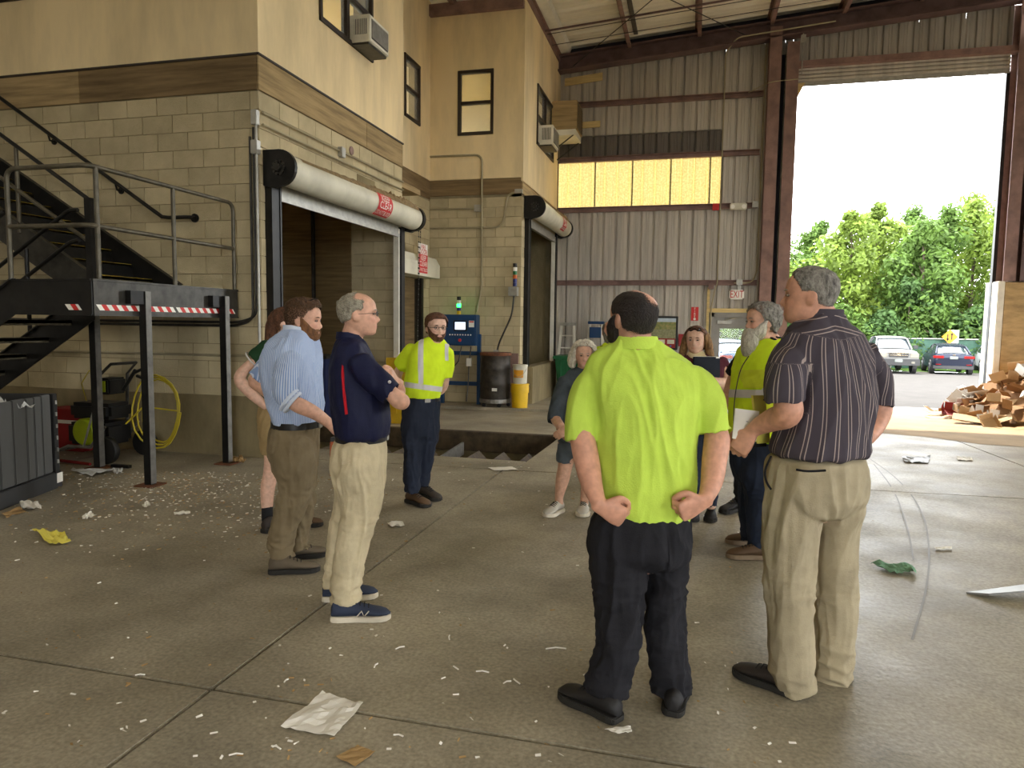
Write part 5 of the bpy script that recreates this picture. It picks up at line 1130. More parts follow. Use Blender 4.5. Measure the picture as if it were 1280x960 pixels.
class Person:
    def __init__(s, label, D, face, name='person', skin='skin', voxel=0.007, group=None):
        s.D, s.face, s.voxel, s.skinmat = D, math.radians(face), voxel, skin
        toc = -np.array([CF[0], CF[1], 0.0]); toc /= np.linalg.norm(toc); rt = np.array([CR[0], CR[1], 0.0]); rt /= np.linalg.norm(rt)
        s.toc, s.rt = toc, rt; s.fwd = math.cos(s.face)*toc+math.sin(s.face)*rt; s.side = np.cross(s.fwd, (0, 0, 1.0))   # person's right
        s.ca, s.sa = abs(math.cos(s.face)), abs(math.sin(s.face))
        s.body = MB(); s.label = label; s.root = None; s.head = None
    def place(s, x, y):
        P = atd(x, y, s.D); P = onf(x, y); s.root = thing('person', s.label, 'person', (P[0], P[1], fall(P[1]))); return s
    def P(s, x, y, dd=0.0): return atd(x, y, s.D+dd)
    def m(s, px, dd=0.0): return px/FPX*(s.D+dd)
    def vec(s, dx, dy, dd):
        v = CR*dx-CU*dy+CF*dd; return v/np.linalg.norm(v)
    def torso(s, mb, st, k=1.0, grow=0.0, p=2.3, **kw):
        pts, A_, B_ = [], [], []
        for q in st:
            y, xl, xr = q[:3]; rho = q[3] if len(q) > 3 else 0.7; dd = q[4] if len(q) > 4 else 0.0
            h = s.m((xr-xl)/2, dd)/math.sqrt(s.ca**2+(rho*s.sa)**2); pts.append(s.P((xl+xr)/2, y, dd)); A_.append(h*k+grow); B_.append(h*rho*k+grow)
        return loft(mb, pts, A_, B_, s.side, n=36, p=p, tang=(0, 0, -1.0), **kw)
    def limb(s, mb, st, k=1.0, grow=0.0, ref=None, flat=1.0, **kw):
        pts = [s.P(*q[:3]) for q in st]; r = [s.m(q[3], q[2])*k+grow for q in st]
        if ref is None: ref = s.rt
        return loft(mb, pts, r, [v*flat for v in r], ref, n=20, **kw)
    def arm(s, st, cov=2, k=0.66): return s.limb(s.body, [(q[0], q[1], q[2], q[3]*(k if i < cov else 1.0)) for i, q in enumerate(st)])
    def set_head(s, cx, chin, top, yaw, pitch=0, roll=0, dd=0.0, H=None, **kw):
        H = H or s.m(chin-top, dd); a = math.radians(yaw); f = math.cos(a)*s.toc+math.sin(a)*s.rt; pz = math.radians(pitch)
        fw = f*math.cos(pz)+np.array((0, 0, math.sin(pz))); sd = np.cross(f, (0, 0, 1.0)); up = np.cross(sd, fw)
        if roll: r_ = math.radians(roll); sd, up = sd*math.cos(r_)+up*math.sin(r_), up*math.cos(r_)-sd*math.sin(r_)
        s.H, s.hM, s.hO, s.hkw = H, np.array([sd, fw, up]), s.P(cx, chin, dd), kw
        V_, F_ = head_grid(**kw); s.body.add(s.hw(V_), F_)
        for sg in (-1, 1):
            e = MB(); e.sphere((0, 0, 0), (0.045, 0.095, 0.135), 12, 10); E = np.array(e.v)
            wv = np.interp(.44, T_K, W_K)*kw.get('fat', 1.0); E[:, 0] = sg*(E[:, 0]+wv+0.012+0.35*np.clip(-E[:, 1], -0.03, 0.1)); E[:, 1] += -0.035; E[:, 2] += 0.455+0.0*E[:, 1]; s.body.add(s.hw(E), e.f)
        return s
    def hw(s, V_): return s.hO+(np.asarray(V_)*s.H) @ s.hM
    def neck(s, st): s.limb(s.body, st, sub=3); return s
    def hand(s, wrist, d, n, side, curl=(0.4, 0.5, 0.3), spread=0.05, size=1.0, thumb=0.6, bend=0.0):
        d = np.array(d, float); d /= np.linalg.norm(d); n = np.array(n, float); n = n-d*np.dot(n, d); n /= np.linalg.norm(n); th = np.cross(d, n)*side
        W_ = np.array(wrist, float); L_ = size
        loft(s.body, [W_-d*0.02, W_+d*0.02*L_, W_+d*0.06*L_, W_+d*0.095*L_], [0.028*L_, 0.034*L_, 0.043*L_, 0.041*L_], [0.021*L_, 0.019*L_, 0.018*L_, 0.014*L_], th, n=18, sub=3, p=2.6)
        for i, (o, l) in enumerate(((0.031, 0.072), (0.011, 0.082), (-0.010, 0.076), (-0.030, 0.060))):
            base = W_+d*(0.088-0.004*abs(i-1))*L_+th*o*L_; a = 0.0; p_ = base-d*0.012; pts = [p_, base]; dirv = d+th*spread*(1.5-i); dirv /= np.linalg.norm(dirv); cur = base
            for q, cv in zip((0.45, 0.31, 0.24), curl):
                a += cv*1.45; v = dirv*math.cos(a)+n*math.sin(a); cur = cur+v*l*q*L_; pts.append(cur)
            r = 0.0092*L_; loft(s.body, pts, [r*1.05, r*1.05, r*1.0, r*0.92, r*0.75], [r*1.05, r*1.05, r, r*0.92, r*0.75], th, n=10, sub=3)
        b0 = W_+d*0.022*L_+th*0.026*L_; v1 = d*0.62+th*0.72+n*0.25; v1 /= np.linalg.norm(v1); v2 = d*0.9+th*(0.5-thumb*0.7)+n*0.5*thumb; v2 /= np.linalg.norm(v2); v3 = d*0.8+th*(0.35-thumb)+n*0.7*thumb; v3 /= np.linalg.norm(v3)
        q1 = b0+v1*0.042*L_; q2 = q1+v2*0.032*L_; q3 = q2+v3*0.024*L_; r = 0.0115*L_
        loft(s.body, [b0-v1*0.01, b0, q1, q2, q3], [r*1.25, r*1.3, r*1.1, r, r*0.78], [r*1.25, r*1.3, r*1.1, r, r*0.78], n, n=10, sub=3); return s
    def finish_body(s, tint=None, smooth=2):
        V_, N_, F_ = fuse(s.body, s.voxel, smooth, 0.45); C_ = np.ones((len(V_), 3))
        L_ = ((V_-s.hO) @ s.hM.T)/s.H        # head coordinates
        lip = np.exp(-(L_[:, 0]/.10)**2-((L_[:, 2]-.197)/.028)**2)*(L_[:, 1] > .3); C_ -= lip[:, None]*np.array((0.10, 0.34, 0.30))
        chk = np.exp(-((np.abs(L_[:, 0])-.17)/.09)**2-((L_[:, 2]-.36)/.08)**2)*(L_[:, 1] > .15); C_ -= chk[:, None]*np.array((0.0, 0.10, 0.09))
        sock = np.exp(-((np.abs(L_[:, 0])-.135)/.07)**2-((L_[:, 2]-.50)/.03)**2)*(L_[:, 1] > .2); C_ -= sock[:, None]*np.array((0.22, 0.28, 0.28))
        if tint: C_ = tint(L_, V_, C_)
        s.bodyobj = smesh('body', V_, F_, s.skinmat, s.root, {'tint': np.clip(C_, 0.02, 1)}); return s
    def face(s): pass
    def eyes(s, glasses=False, brow='hair_brown', white=True):
        for sg in (-1, 1):
            c = np.array((sg*.135, .366, .50)); m = MB(); m.sphere((0, 0, 0), (0.056, 0.034, 0.024), 12, 8); V_ = np.array(m.v)+c; e = smesh('eye', s.hw(V_), m.f, 'eye_white', s.root)
            m = MB(); m.sphere((0, 0, 0), (0.024, 0.012, 0.023), 10, 6); V_ = np.array(m.v)+c+(0, 0.027, 0); smesh('iris', s.hw(V_), m.f, 'eye_dark', e)
            m = MB(); pts = [np.array((sg*(.06+.045*k), .425-.012*k*k*0.35-(0.02 if k == 3 else 0), .585+.012*math.sin(k*1.0))) for k in range(4)]; m.tube([s.hw([p])[0] for p in pts], [0.0016, 0.0036, 0.0034, 0.0012], 6); m.build('eyebrow', brow, s.root)
        return s
    def glasses(s, material='grey_steel', up=0.0, fwd=0.0, thick=0.0013, lens=False, dark=False):
        root = s.root; m = MB()
        for sg in (-1, 1):
            pts = [(sg*(.135+.085*math.cos(a)), .445+fwd-0.02*abs(math.cos(a)), .50+up+.062*math.sin(a)) for a in np.linspace(0, 2*math.pi, 14, endpoint=False)]
            m.tube([s.hw([p])[0] for p in pts], thick, 6, closed=True); m.tube([s.hw([p])[0] for p in ((sg*.22, .43+fwd, .51+up), (sg*.31, .25+fwd, .51+up), (sg*.345, 0.0, .50+up), (sg*.335, -.06, .46+up))], thick, 6)
        m.tube([s.hw([p])[0] for p in ((-.05, .455+fwd, .51+up), (0, .475+fwd, .52+up), (.05, .455+fwd, .51+up))], thick, 6)
        g = m.build('glasses', material, root)
        if lens or dark:
            for sg in (-1, 1):
                P = [s.hw([(sg*(.135+.083*math.cos(a)), .443+fwd-0.02*abs(math.cos(a)), .50+up+.060*math.sin(a))])[0] for a in np.linspace(0, 2*math.pi, 14, endpoint=False)]
                m = MB(); m.add(P, [tuple(range(14))]); m.build('lens', 'dark_lens' if dark else 'window_glass', g)
        return s
    def hair(s, line, thick, material, rough=0.01, freq=14, crown=None, bald=None, name='hair', seed=1, soft=0.05, nz=54, nphi=80, fade=1.0, under=0.03):
        def off(t_, ph):
            k = sstep(line(ph)-soft*0.4, line(ph)+soft, t_)
            if bald: k *= bald(t_, ph)
            th = thick(t_, ph) if callable(thick) else thick
            return -under+(th+under)*k
        V_, F_ = head_grid(nz, nphi, off=off, **s.hkw); c = np.array((0, -.02, .55)); Q = V_.copy()
        for i, p in enumerate(V_):
            n_ = p-c; n_ /= np.linalg.norm(n_)+1e-9; a = mnoise.noise(tuple(p*freq+seed*3.1)); b = mnoise.noise(tuple(p*freq*2.3+seed)); Q[i] = p+n_*(a+0.5*b)*rough
        L0 = V_.copy(); th_ = np.array([off(min(1, max(0, p[2])), math.atan2(p[0], p[1])) for p in L0]); return smesh(name, s.hw(Q), F_, material, s.root, {'thin': np.clip(fade*(1-(th_+under)/(np.max(th_)+under)), 0, 1)})
    def beard(s, material, th=0.03, top=0.33, rough=0.012, freq=18, length=0.0, width=1.0, seed=2, mous=True):
        def off(t_, ph):
            a = abs(ph); lim = np.interp(a, [0, .25, .5, .8, 1.15, 1.5, 3.2], [.165, .25, .28, .31, .44, .56, .56])
            k = (1-sstep(lim-.03, lim+.02, t_))*(1-sstep(1.45, 1.75, a))
            if mous: k = max(k, math.exp(-((t_-.258)/.022)**2)*(1-sstep(.35, .55, a)))
            if abs(t_-.197) < .022 and a < 0.28: k *= 0.15
            return -0.03+(th+0.03)*k
        V_, F_ = head_grid(50, 80, off=off, **s.hkw); Q = V_.copy()
        for i, p in enumerate(V_):
            n_ = p-np.array((0, 0, .3)); n_ /= np.linalg.norm(n_)+1e-9; Q[i] = p+n_*mnoise.noise(tuple(p*freq+seed*3.1))*rough
        b = smesh('beard', s.hw(Q), F_, material, s.root)
        return b
    def garment(s, name, mb, material, voxel=None, amp=0.004, freq=9, seed=1, squash=(1, 1, 1), mask=None, smooth=3, attr=None):
        V_, N_, F_ = fuse(mb, voxel or s.voxel*1.35, smooth, .5)
        if amp: V_ = wrinkle(V_, N_, amp, freq, seed, squash, mask(V_) if mask else None)
        at = {k: f(V_) for k, f in attr.items()} if attr else None
        o = smesh(name, V_, F_, material, s.root, at); return o
    def patch(s, src, name, material, planes, off=0.004, parent=None, keep=None):
        """cut a band out of a garment: copy its faces, trim by planes (point, normal keeps the positive side), lift by off"""
        bm = bmesh.new(); bm.from_mesh(src.data); o_ = np.array(ROOT_LOC[src.name])
        for p, n_ in planes:
            bmesh.ops.bisect_plane(bm, geom=bm.verts[:]+bm.edges[:]+bm.faces[:], plane_co=Vector(np.array(p)-o_), plane_no=Vector(n_), clear_inner=True)
        bm.normal_update()
        for v in bm.verts: v.co += v.normal*off
        me = bpy.data.meshes.new(name); bm.to_mesh(me); bm.free(); me.materials.clear(); me.materials.append(MATS[material])
        for p in me.polygons: p.use_smooth = True
        return link(name, me, ROOT_LOC[src.name], parent or src)
    def shoe(s, heel, toe, style='boot', upper='boot_brown', sole='sole_dark', L_=None, W_=1.0, hgt=1.15, laces=True, lace_mat='lace_dark'):
        a = onf(*heel); b = onf(*toe); d = b-a; d[2] = 0; ln = np.linalg.norm(d); d /= ln; L_ = L_ or min(max(ln, 0.26), 0.32); z0 = fall(a[1]); a[2] = z0
        if ln > 0.36 or ln < 0.2: pass
        sd = np.cross(d, (0, 0, 1.0)); n = 20; ang = np.linspace(0, 2*math.pi, n, endpoint=False)
        S_ = [0, .03, .12, .25, .4, .55, .7, .83, .93, 1.0]; HW = [.018, .029, .036, .036, .036, .042, .048, .047, .036, .012]; HT = [.07, .085, .095, .098, .092, .074, .060, .053, .045, .028]
        if style == 'low': HT = [.066, .086, .094, .092, .090, .078, .064, .056, .046, .030]
        up = MB(); rings = []
        for q, hw_, ht in zip(S_, HW, HT):
            hw_ *= W_; ht *= hgt; c = a+d*(q*L_); row = []
            for g in ang:
                x = hw_*math.cos(g); zz = math.sin(g); z = 0.022+(ht-0.022)*(0.5+0.5*zz) if zz > -0.3 else 0.022+(ht-0.022)*0.35*(1+zz)/0.7
                tap = 1.0-0.38*max(0, zz)**1.5*(1 if q < 0.6 else 0.6); row.append(c+sd*x*tap+np.array((0, 0, z)))
            rings.append(row)
        R_ = len(rings); fs_ = [(i*n+j, i*n+(j+1) % n, (i+1)*n+(j+1) % n, (i+1)*n+j) for i in range(R_-1) for j in range(n)]+[tuple(range(n-1, -1, -1)), tuple((R_-1)*n+j for j in range(n))]
        up.add([p for r in rings for p in r], fs_); u = up.build('shoe', upper, s.root, smooth=True)
        so = MB(); poly = [a+d*(q*L_*1.02-0.004)+sd*(hw_*W_*1.10+0.002) for q, hw_ in zip(S_, HW)]+[a+d*(q*L_*1.02-0.004)-sd*(hw_*W_*1.10+0.002) for q, hw_ in reversed(list(zip(S_, HW)))]
        so.prism([(p[0], p[1], z0+0.001) for p in poly], (0, 0, 0.030)); so.build('sole', sole, u, bevel=0.004)
        if laces:
            m = MB()
            for q in (.42, .49, .56, .63):
                ht = np.interp(q, S_, HT)*hgt; hw_ = np.interp(q, S_, HW)*W_*0.55; c = a+d*(q*L_)+np.array((0, 0, ht+0.001)); m.tube([c-sd*hw_-(0, 0, .008), c+np.array((0, 0, .003)), c+sd*hw_-(0, 0, .008)], 0.0028, 6)
            m.build('laces', lace_mat, u)
        return u, (a, d, sd, L_)

# skin carries a painted tint (lips, cheeks, sockets, stubble)
def skinmat(name, rgb, rough=0.5):
    m = bpy.data.materials.new(name); m.use_nodes = True; MATS[name] = m; t_ = m.node_tree; b = t_.nodes['Principled BSDF']
    at = t_.nodes.new('ShaderNodeAttribute'); at.attribute_name = 'tint'; ge = t_.nodes.new('ShaderNodeNewGeometry'); nz = t_.nodes.new('ShaderNodeTexNoise'); nz.inputs['Scale'].default_value = 35
    t_.links.new(ge.outputs['Position'], nz.inputs['Vector']); cr = t_.nodes.new('ShaderNodeValToRGB'); c = lin(rgb); cr.color_ramp.elements[0].color = (*[v*0.82 for v in c], 1); cr.color_ramp.elements[1].color = (*[min(1, v*1.08) for v in c], 1); cr.color_ramp.elements[0].position = .3; cr.color_ramp.elements[1].position = .7
    t_.links.new(nz.outputs['Fac'], cr.inputs['Fac']); mx = t_.nodes.new('ShaderNodeVectorMath'); mx.operation = 'MULTIPLY'; t_.links.new(cr.outputs['Color'], mx.inputs[0]); t_.links.new(at.outputs['Color'], mx.inputs[1]); t_.links.new(mx.outputs['Vector'], b.inputs['Base Color'])
    b.inputs['Roughness'].default_value = rough; b.inputs['Specular IOR Level'].default_value = 0.35; b.inputs['Subsurface Weight'].default_value = 0.0; return m
def cloth(name, rgb, rough=0.85, var=0.10, scale=9, bump=0.15, bscale=180, **kw): return mat(name, rgb, rough, var=var, scale=scale, bump=bump, bscale=bscale, spec=0.2, **kw)
def hairmat(name, rgb, rgb2):
    m = mat(name, rgb, 0.6, var=0.3, scale=60, rgb2=rgb2, stretch=(1, 1, 0.4), bump=0.6, bscale=140, spec=0.3); t_ = m.node_tree; N = t_.nodes; L = t_.links
    at = N.new('ShaderNodeAttribute'); at.attribute_name = 'thin'; nz = N.new('ShaderNodeTexNoise'); nz.inputs['Scale'].default_value = 220; ge = N.new('ShaderNodeNewGeometry'); L.new(ge.outputs['Position'], nz.inputs['Vector'])
    gt = N.new('ShaderNodeMath'); gt.operation = 'MULTIPLY_ADD'; L.new(at.outputs['Fac'], gt.inputs[0]); gt.inputs[1].default_value = 1.3; L.new(nz.outputs['Fac'], gt.inputs[2])
    mr = N.new('ShaderNodeMapRange'); mr.inputs['From Min'].default_value = .85; mr.inputs['From Max'].default_value = 1.15; L.new(gt.outputs[0], mr.inputs['Value'])
    tr = N.new('ShaderNodeBsdfTransparent'); mx = N.new('ShaderNodeMixShader'); L.new(mr.outputs['Result'], mx.inputs[0]); L.new(N['Principled BSDF'].outputs[0], mx.inputs[1]); L.new(tr.outputs[0], mx.inputs[2]); L.new(mx.outputs[0], N['Material Output'].inputs['Surface']); return m
def stripes(name, base, stripe_rgb, period, width, attr='wrap', rough=0.85, pair=0.0):
    m = bpy.data.materials.new(name); m.use_nodes = True; MATS[name] = m; t_ = m.node_tree; N = t_.nodes; L = t_.links; b = N['Principled BSDF']
    a = N.new('ShaderNodeAttribute'); a.attribute_name = attr; mo = N.new('ShaderNodeMath'); mo.operation = 'PINGPONG'; mo.inputs[1].default_value = period/2; L.new(a.outputs['Fac'], mo.inputs[0])
    lt = N.new('ShaderNodeMath'); lt.operation = 'LESS_THAN'; lt.inputs[1].default_value = width/2; L.new(mo.outputs[0], lt.inputs[0])
    if pair:
        sb_ = N.new('ShaderNodeMath'); sb_.operation = 'SUBTRACT'; L.new(mo.outputs[0], sb_.inputs[0]); sb_.inputs[1].default_value = pair; ab = N.new('ShaderNodeMath'); ab.operation = 'ABSOLUTE'; L.new(sb_.outputs[0], ab.inputs[0]); L.new(ab.outputs[0], lt.inputs[0])
    mx = N.new('ShaderNodeMix'); mx.data_type = 'RGBA'; L.new(lt.outputs[0], mx.inputs['Factor']); mx.inputs[6].default_value = (*lin(base), 1); mx.inputs[7].default_value = (*lin(stripe_rgb), 1); L.new(mx.outputs[2], b.inputs['Base Color']); b.inputs['Roughness'].default_value = rough; b.inputs['Specular IOR Level'].default_value = 0.2; return m
skinmat('skin', (214, 166, 140)); skinmat('skin_pink', (208, 154, 128)); skinmat('skin_tan', (206, 162, 136)); skinmat('skin_pale', (222, 180, 156))
mat('eye_white', (138, 124, 114), 0.3, var=0.0); mat('eye_dark', (40, 34, 30), 0.2, var=0.0); mat('dark_lens', (18, 16, 20), 0.1, var=0.0)
hairmat('hair_brown', (92, 66, 44), (52, 36, 24)); hairmat('hair_dark', (46, 38, 34), (22, 18, 16)); hairmat('hair_grey', (172, 166, 148), (118, 112, 98)); hairmat('hair_white', (232, 226, 208), (182, 174, 156)); hairmat('hair_light', (164, 128, 86), (96, 68, 44)); hairmat('hair_saltpepper', (150, 146, 136), (74, 70, 66)); hairmat('beard_brown', (138, 96, 60), (92, 62, 40)); hairmat('beard_white', (214, 208, 192), (160, 152, 136)); hairmat('hair_chestnut', (104, 68, 46), (60, 38, 26))
cloth('hivis', (220, 248, 48), var=0.05); cloth('hivis_lime', (192, 220, 86), var=0.05); cloth('reflective', (208, 206, 202), 0.5, var=0.04); cloth('navy_knit', (24, 28, 58), 0.6); cloth('khaki', (204, 190, 156)); cloth('khaki_dark', (168, 156, 128)); cloth('olive', (124, 110, 84)); cloth('dark_denim', (40, 46, 60)); cloth('blue_jean', (38, 46, 62)); cloth('black_work', (34, 34, 38)); cloth('black_cloth', (26, 26, 30)); cloth('green_cloth', (34, 66, 40)); cloth('tan_short', (164, 140, 98)); cloth('denim_jacket', (80, 88, 94), rgb2=(56, 64, 70)); cloth('denim_short', (88, 96, 102)); cloth('maroon', (84, 36, 48)); cloth('cream', (222, 204, 160)); cloth('red_trim', (190, 30, 40))
mat('belt_black', (26, 24, 22), 0.4); mat('buckle', (150, 146, 136), 0.35, metal=0.8); mat('boot_brown', (98, 74, 50), 0.7, var=0.2); mat('boot_dark', (50, 42, 36), 0.7, var=0.2); mat('boot_black', (30, 28, 28), 0.6, var=0.2); mat('hiking_shoe', (104, 92, 74), 0.75, var=0.2); mat('sneaker_navy', (44, 54, 76), 0.7, var=0.15); mat('sneaker_pale', (196, 190, 174), 0.7, var=0.12); mat('sole_dark', (40, 38, 34), 0.8); mat('sole_white', (222, 212, 190), 0.6); mat('sole_brown', (140, 120, 96), 0.7); mat('lace_dark', (30, 30, 32), 0.8); mat('lace_pale', (200, 196, 186), 0.8); mat('orange_case', (170, 86, 40), 0.6); mat('sock', (28, 28, 30), 0.9)
stripes('blue_check', (138, 162, 204), (206, 216, 232), 0.008, 0.003); stripes('dark_stripe', (68, 62, 69), (158, 144, 138), 0.062, 0.0042, pair=0.008)
# ------------------------------------------------------------------ the people
def pants(p, name, material, pel, legs, amp=0.007, seed=1, cup=0.03, freq=8, flat=1.05, k=1.0):
    mb = MB(); p.torso(mb, pel, k=k, dome=(0.15, 0.15)); pc = (pel[-1][1]+pel[-1][2])/2
    for lg in legs:
        x, y, dd, hw_ = lg[0]; p.limb(mb, [(x+(pc-x)*.12, y-hw_*1.0, dd*.8, hw_*.93)]+list(lg), k=k, flat=flat, cup=cup)
    zmin = min(p.P(*q[:3])[2] for lg in legs for q in lg); ztop = p.P(pc, pel[0][0])[2]
    V_, N_, F_ = fuse(mb, p.voxel*1.35, 8, .5); z = V_[:, 2]-zmin
    up_ = 1-np.clip((V_[:, 2]-ztop+.05)/.08, 0, 1)
    V_ = wrinkle(V_, N_, amp*1.35, freq*1.15, seed, (1.5, 1.5, 0.42), (0.35+0.65*np.clip(z/.25, 0, 1))*up_)
    V_ = wrinkle(V_, N_, amp*1.7, freq*1.3, seed+40, (0.7, 0.7, 1.5), 0.12+0.95*np.exp(-(z/0.15)**2)+0.40*np.exp(-((z-0.42)/0.09)**2))
    return smesh(name, V_, F_, material, p.root)
def shirt(p, name, material, tor, sleeves, amp=0.005, seed=1, squash=(1.3, 1.3, 0.55), freq=9, k=1.0, cup=0.025, attr=None, hem=0.03, flat=1.0):
    mb = MB(); p.torso(mb, tor, k=k, cup=hem, dome=(0.2, 0))
    for sl in sleeves: p.limb(mb, sl, cup=cup, flat=flat)
    return p.garment(name, mb, material, amp=amp, freq=freq, seed=seed, squash=squash, attr=attr, smooth=10)
def skin_core(p, tor, pel, legs, kt=0.8, kl=0.70):
    p.torso(p.body, tor, k=kt); p.torso(p.body, pel, k=.70)
    for lg in legs: p.limb(p.body, lg, k=kl)
def belt(p, y, xl, xr, rho, dd=0.0, hh=6, buckle=True, material='belt_black', grow=0.006):
    h = p.m((xr-xl)/2, dd)/math.sqrt(p.ca**2+(rho*p.sa)**2); c = p.P((xl+xr)/2, y, dd); m = MB(); P = []
    for z in (-1, 1):
        P.append([c+p.side*(h+grow)*np.sign(math.cos(a))*abs(math.cos(a))**0.87+p.fwd*(h*rho+grow)*np.sign(math.sin(a))*abs(math.sin(a))**0.87+np.array((0, 0, z*p.m(hh)/2)) for a in np.linspace(0, 2*math.pi, 41)])
    m.grid(P); b = m.build('belt', material, p.root, smooth=True, solid=0.004)
    if buckle:
        m = MB(); q = c+p.fwd*(h*rho+grow+0.006); R3 = np.array([p.side, p.fwd, (0, 0, 1.0)]).T; m.box(q, (0.05, 0.008, p.m(hh)*1.15), R3); m.build('buckle', 'buckle', b, bevel=0.003)
    return b
def collar(p, st, material, parent, th=0.004, stand=0.03):
    m = MB(); P = []
    for grow, z in ((0.0, 0.0), (-0.004, stand)):
        y, xl, xr, rho, dd = st; h = p.m((xr-xl)/2, dd)/math.sqrt(p.ca**2+(rho*p.sa)**2); c = p.P((xl+xr)/2, y, dd)
        P.append([c+p.side*(h+grow)*math.cos(a)+p.fwd*(h*rho+grow)*math.sin(a)+np.array((0, 0, z-0.02*max(0, math.sin(a)))) for a in np.linspace(math.pi/2+0.25, math.pi/2+2*math.pi-0.25, 36)])
    m.grid(P); return m.build('collar', material, parent, smooth=True, solid=0.006)
rng_seed = 0

# ---- man in navy polo, arms folded, seen from his right side
p = Person('man in navy polo and cream trousers with folded arms, grey hair and glasses', 3.86, 97, voxel=0.0055); p.place(440, 765)
tor = [(420, 424, 449, 1.0, 0), (428, 420, 457, .62, 0), (438, 417, 462, .60, 0), (455, 413, 470, .66, 0), (480, 412, 480, .72, 0), (505, 414, 486, .76, 0), (525, 417, 488, .78, 0), (543, 420, 486, .78, 0), (549, 424, 480, .78, 0), (556, 428, 474, .78, 0)]
pel = [(546, 421, 481, .82), (560, 417, 482, .80), (580, 414, 482, .80), (600, 417, 481, .78), (614, 424, 478, .7)]
nl = [(449, 592, -.09, 30), (452, 615, -.09, 27), (451, 640, -.09, 23), (444, 668, -.09, 21), (437, 700, -.08, 20), (433, 730, -.08, 18.5), (432, 752, -.08, 18.5)]
fl = [(446, 592, .09, 28), (443, 620, .10, 24), (434, 650, .11, 20), (427, 680, .12, 17), (422, 710, .12, 16), (420, 735, .12, 15)]
skin_core(p, tor[:-3], pel, [nl[:-1], fl[:-1]])
p.set_head(449.5, 419.5, 365, 96, 2, H=0.232); p.neck([(446, 405, 0, 14), (441, 418, 0, 13.5), (437, 430, 0, 14)])
p.arm([(452, 452, -.19, 13), (478, 480, -.21, 12), (496, 498, -.21, 11), (502, 502, -.18, 10.5), (500, 500, -.08, 10), (496, 494, .03, 9), (493, 489, .12, 7.5)])
p.arm([(450, 452, .19, 13), (480, 488, .22, 11), (494, 494, .20, 10), (498, 489, .08, 9), (497, 482, -.05, 7.5), (495, 478, -.10, 7)])
p.hand(p.P(495, 479, -.10), p.vec(-.2, -.5, -.9), p.vec(-1, .1, 0), -1, (.35, .5, .3)); p.hand(p.P(493, 489, .12), p.vec(-.3, -.2, .9), p.vec(-1, 0, 0), 1)
p.finish_body(); p.eyes(brow='hair_grey'); p.glasses(lens=True)
p.hair(hairline(.98, .95, .56, .26), lambda t_, ph: .055 if t_ < .8 else .035, 'hair_grey', rough=.02, freq=22, bald=lambda t_, ph: 1-sstep(.80, .90, t_)*(1-sstep(1.2, 2.1, abs(ph))))
sh = shirt(p, 'polo_shirt', 'navy_knit', tor, [[(449, 452, -.18, 16), (462, 468, -.20, 17), (478, 482, -.21, 16.5), (490, 492, -.21, 16)], [(449, 452, .18, 16), (465, 470, .21, 16), (480, 484, .22, 15)]], amp=.006, seed=3)
collar(p, (424, 420, 454, .95, 0), 'navy_knit', sh, stand=.04)
pts = [(430, 446, -.16), (428.5, 465, -.19), (430, 490, -.205), (433, 518, -.215)]
m = MB(); m.tube(catmull([p.P(*q) for q in pts], 6), 0.008, 6); m.build('red_piping', 'red_trim', sh)
m = MB(); m.sphere(p.P(487, 477.5, -.295), 0.009, 10, 6); m.build('sleeve_emblem', 'reflective', sh)
pn = pants(p, 'trousers', 'khaki', pel, [nl, fl], seed=2, amp=.008); belt(p, 546, 421, 482, .80, hh=7)
m = MB(); m.box(p.P(418, 573, .02), (.035, .07, .20), np.array([CR, CF, CU]).T); tg = m.build('belt_pouch', 'orange_case', p.root, bevel=.006); m = MB(); m.box(p.P(418, 552, .02), (.03, .06, .05), np.array([CR, CF, CU]).T); m.build('pouch_clip', 'belt_black', tg)
u, fr = p.shoe((414, 776), (482, 773), 'low', 'sneaker_navy', 'sole_white', L_=.31, W_=1.05)
a_, d_, sd_, L2 = fr; sgn = -1 if np.dot(sd_, CF) > 0 else 1
N_ = [(.44, .028), (.52, .056), (.56, .026), (.64, .054)]
m = MB(); m.tube([a_+d_*L2*q+sd_*sgn*0.046+np.array((0, 0, z+.008)) for q, z in N_], 0.0035, 6); m.build('letter_emblem', 'sole_white', u)
p.shoe((403, 751), (463, 746), 'low', 'sneaker_navy', 'sole_white', L_=.31, W_=1.05)

# ---- man in light blue shirt, bearded, seen from his right side
p = Person('bearded man in light blue shirt and olive trousers with curly brown hair', 4.55, 82, voxel=0.006); p.place(365, 712)
tor = [(410, 358, 385, 1.0, 0), (419, 349, 391, .62, 0), (430, 340, 395, .58, 0), (448, 333, 397, .62, 0), (470, 332, 399, .70, 0), (490, 335, 401, .74, 0), (510, 340, 402, .76, 0), (526, 344, 400, .76, 0), (532, 347, 396, .76, 0), (540, 350, 390, .76, 0)]
pel = [(528, 344, 398, .82), (540, 340, 397, .80), (562, 338, 396, .80), (582, 345, 394, .76), (600, 350, 390, .7)]
nl = [(368, 580, -.09, 27), (370, 600, -.09, 22), (367, 622, -.09, 19.5), (361, 642, -.08, 17.5), (354, 662, -.08, 16), (351, 680, -.07, 15.5), (352, 697, -.07, 15)]
fl = [(370, 580, .09, 26), (375, 605, .09, 20), (378, 630, .10, 16), (376, 655, .10, 13), (374, 672, .10, 12), (374, 688, .10, 12)]
skin_core(p, tor[:-3], pel, [nl[:-1], fl[:-1]])
p.set_head(379.5, 423.5, 370, 84, -4, H=0.245); p.neck([(376, 410, 0, 12.5), (372, 420, 0, 12), (369, 432, 0, 13)])
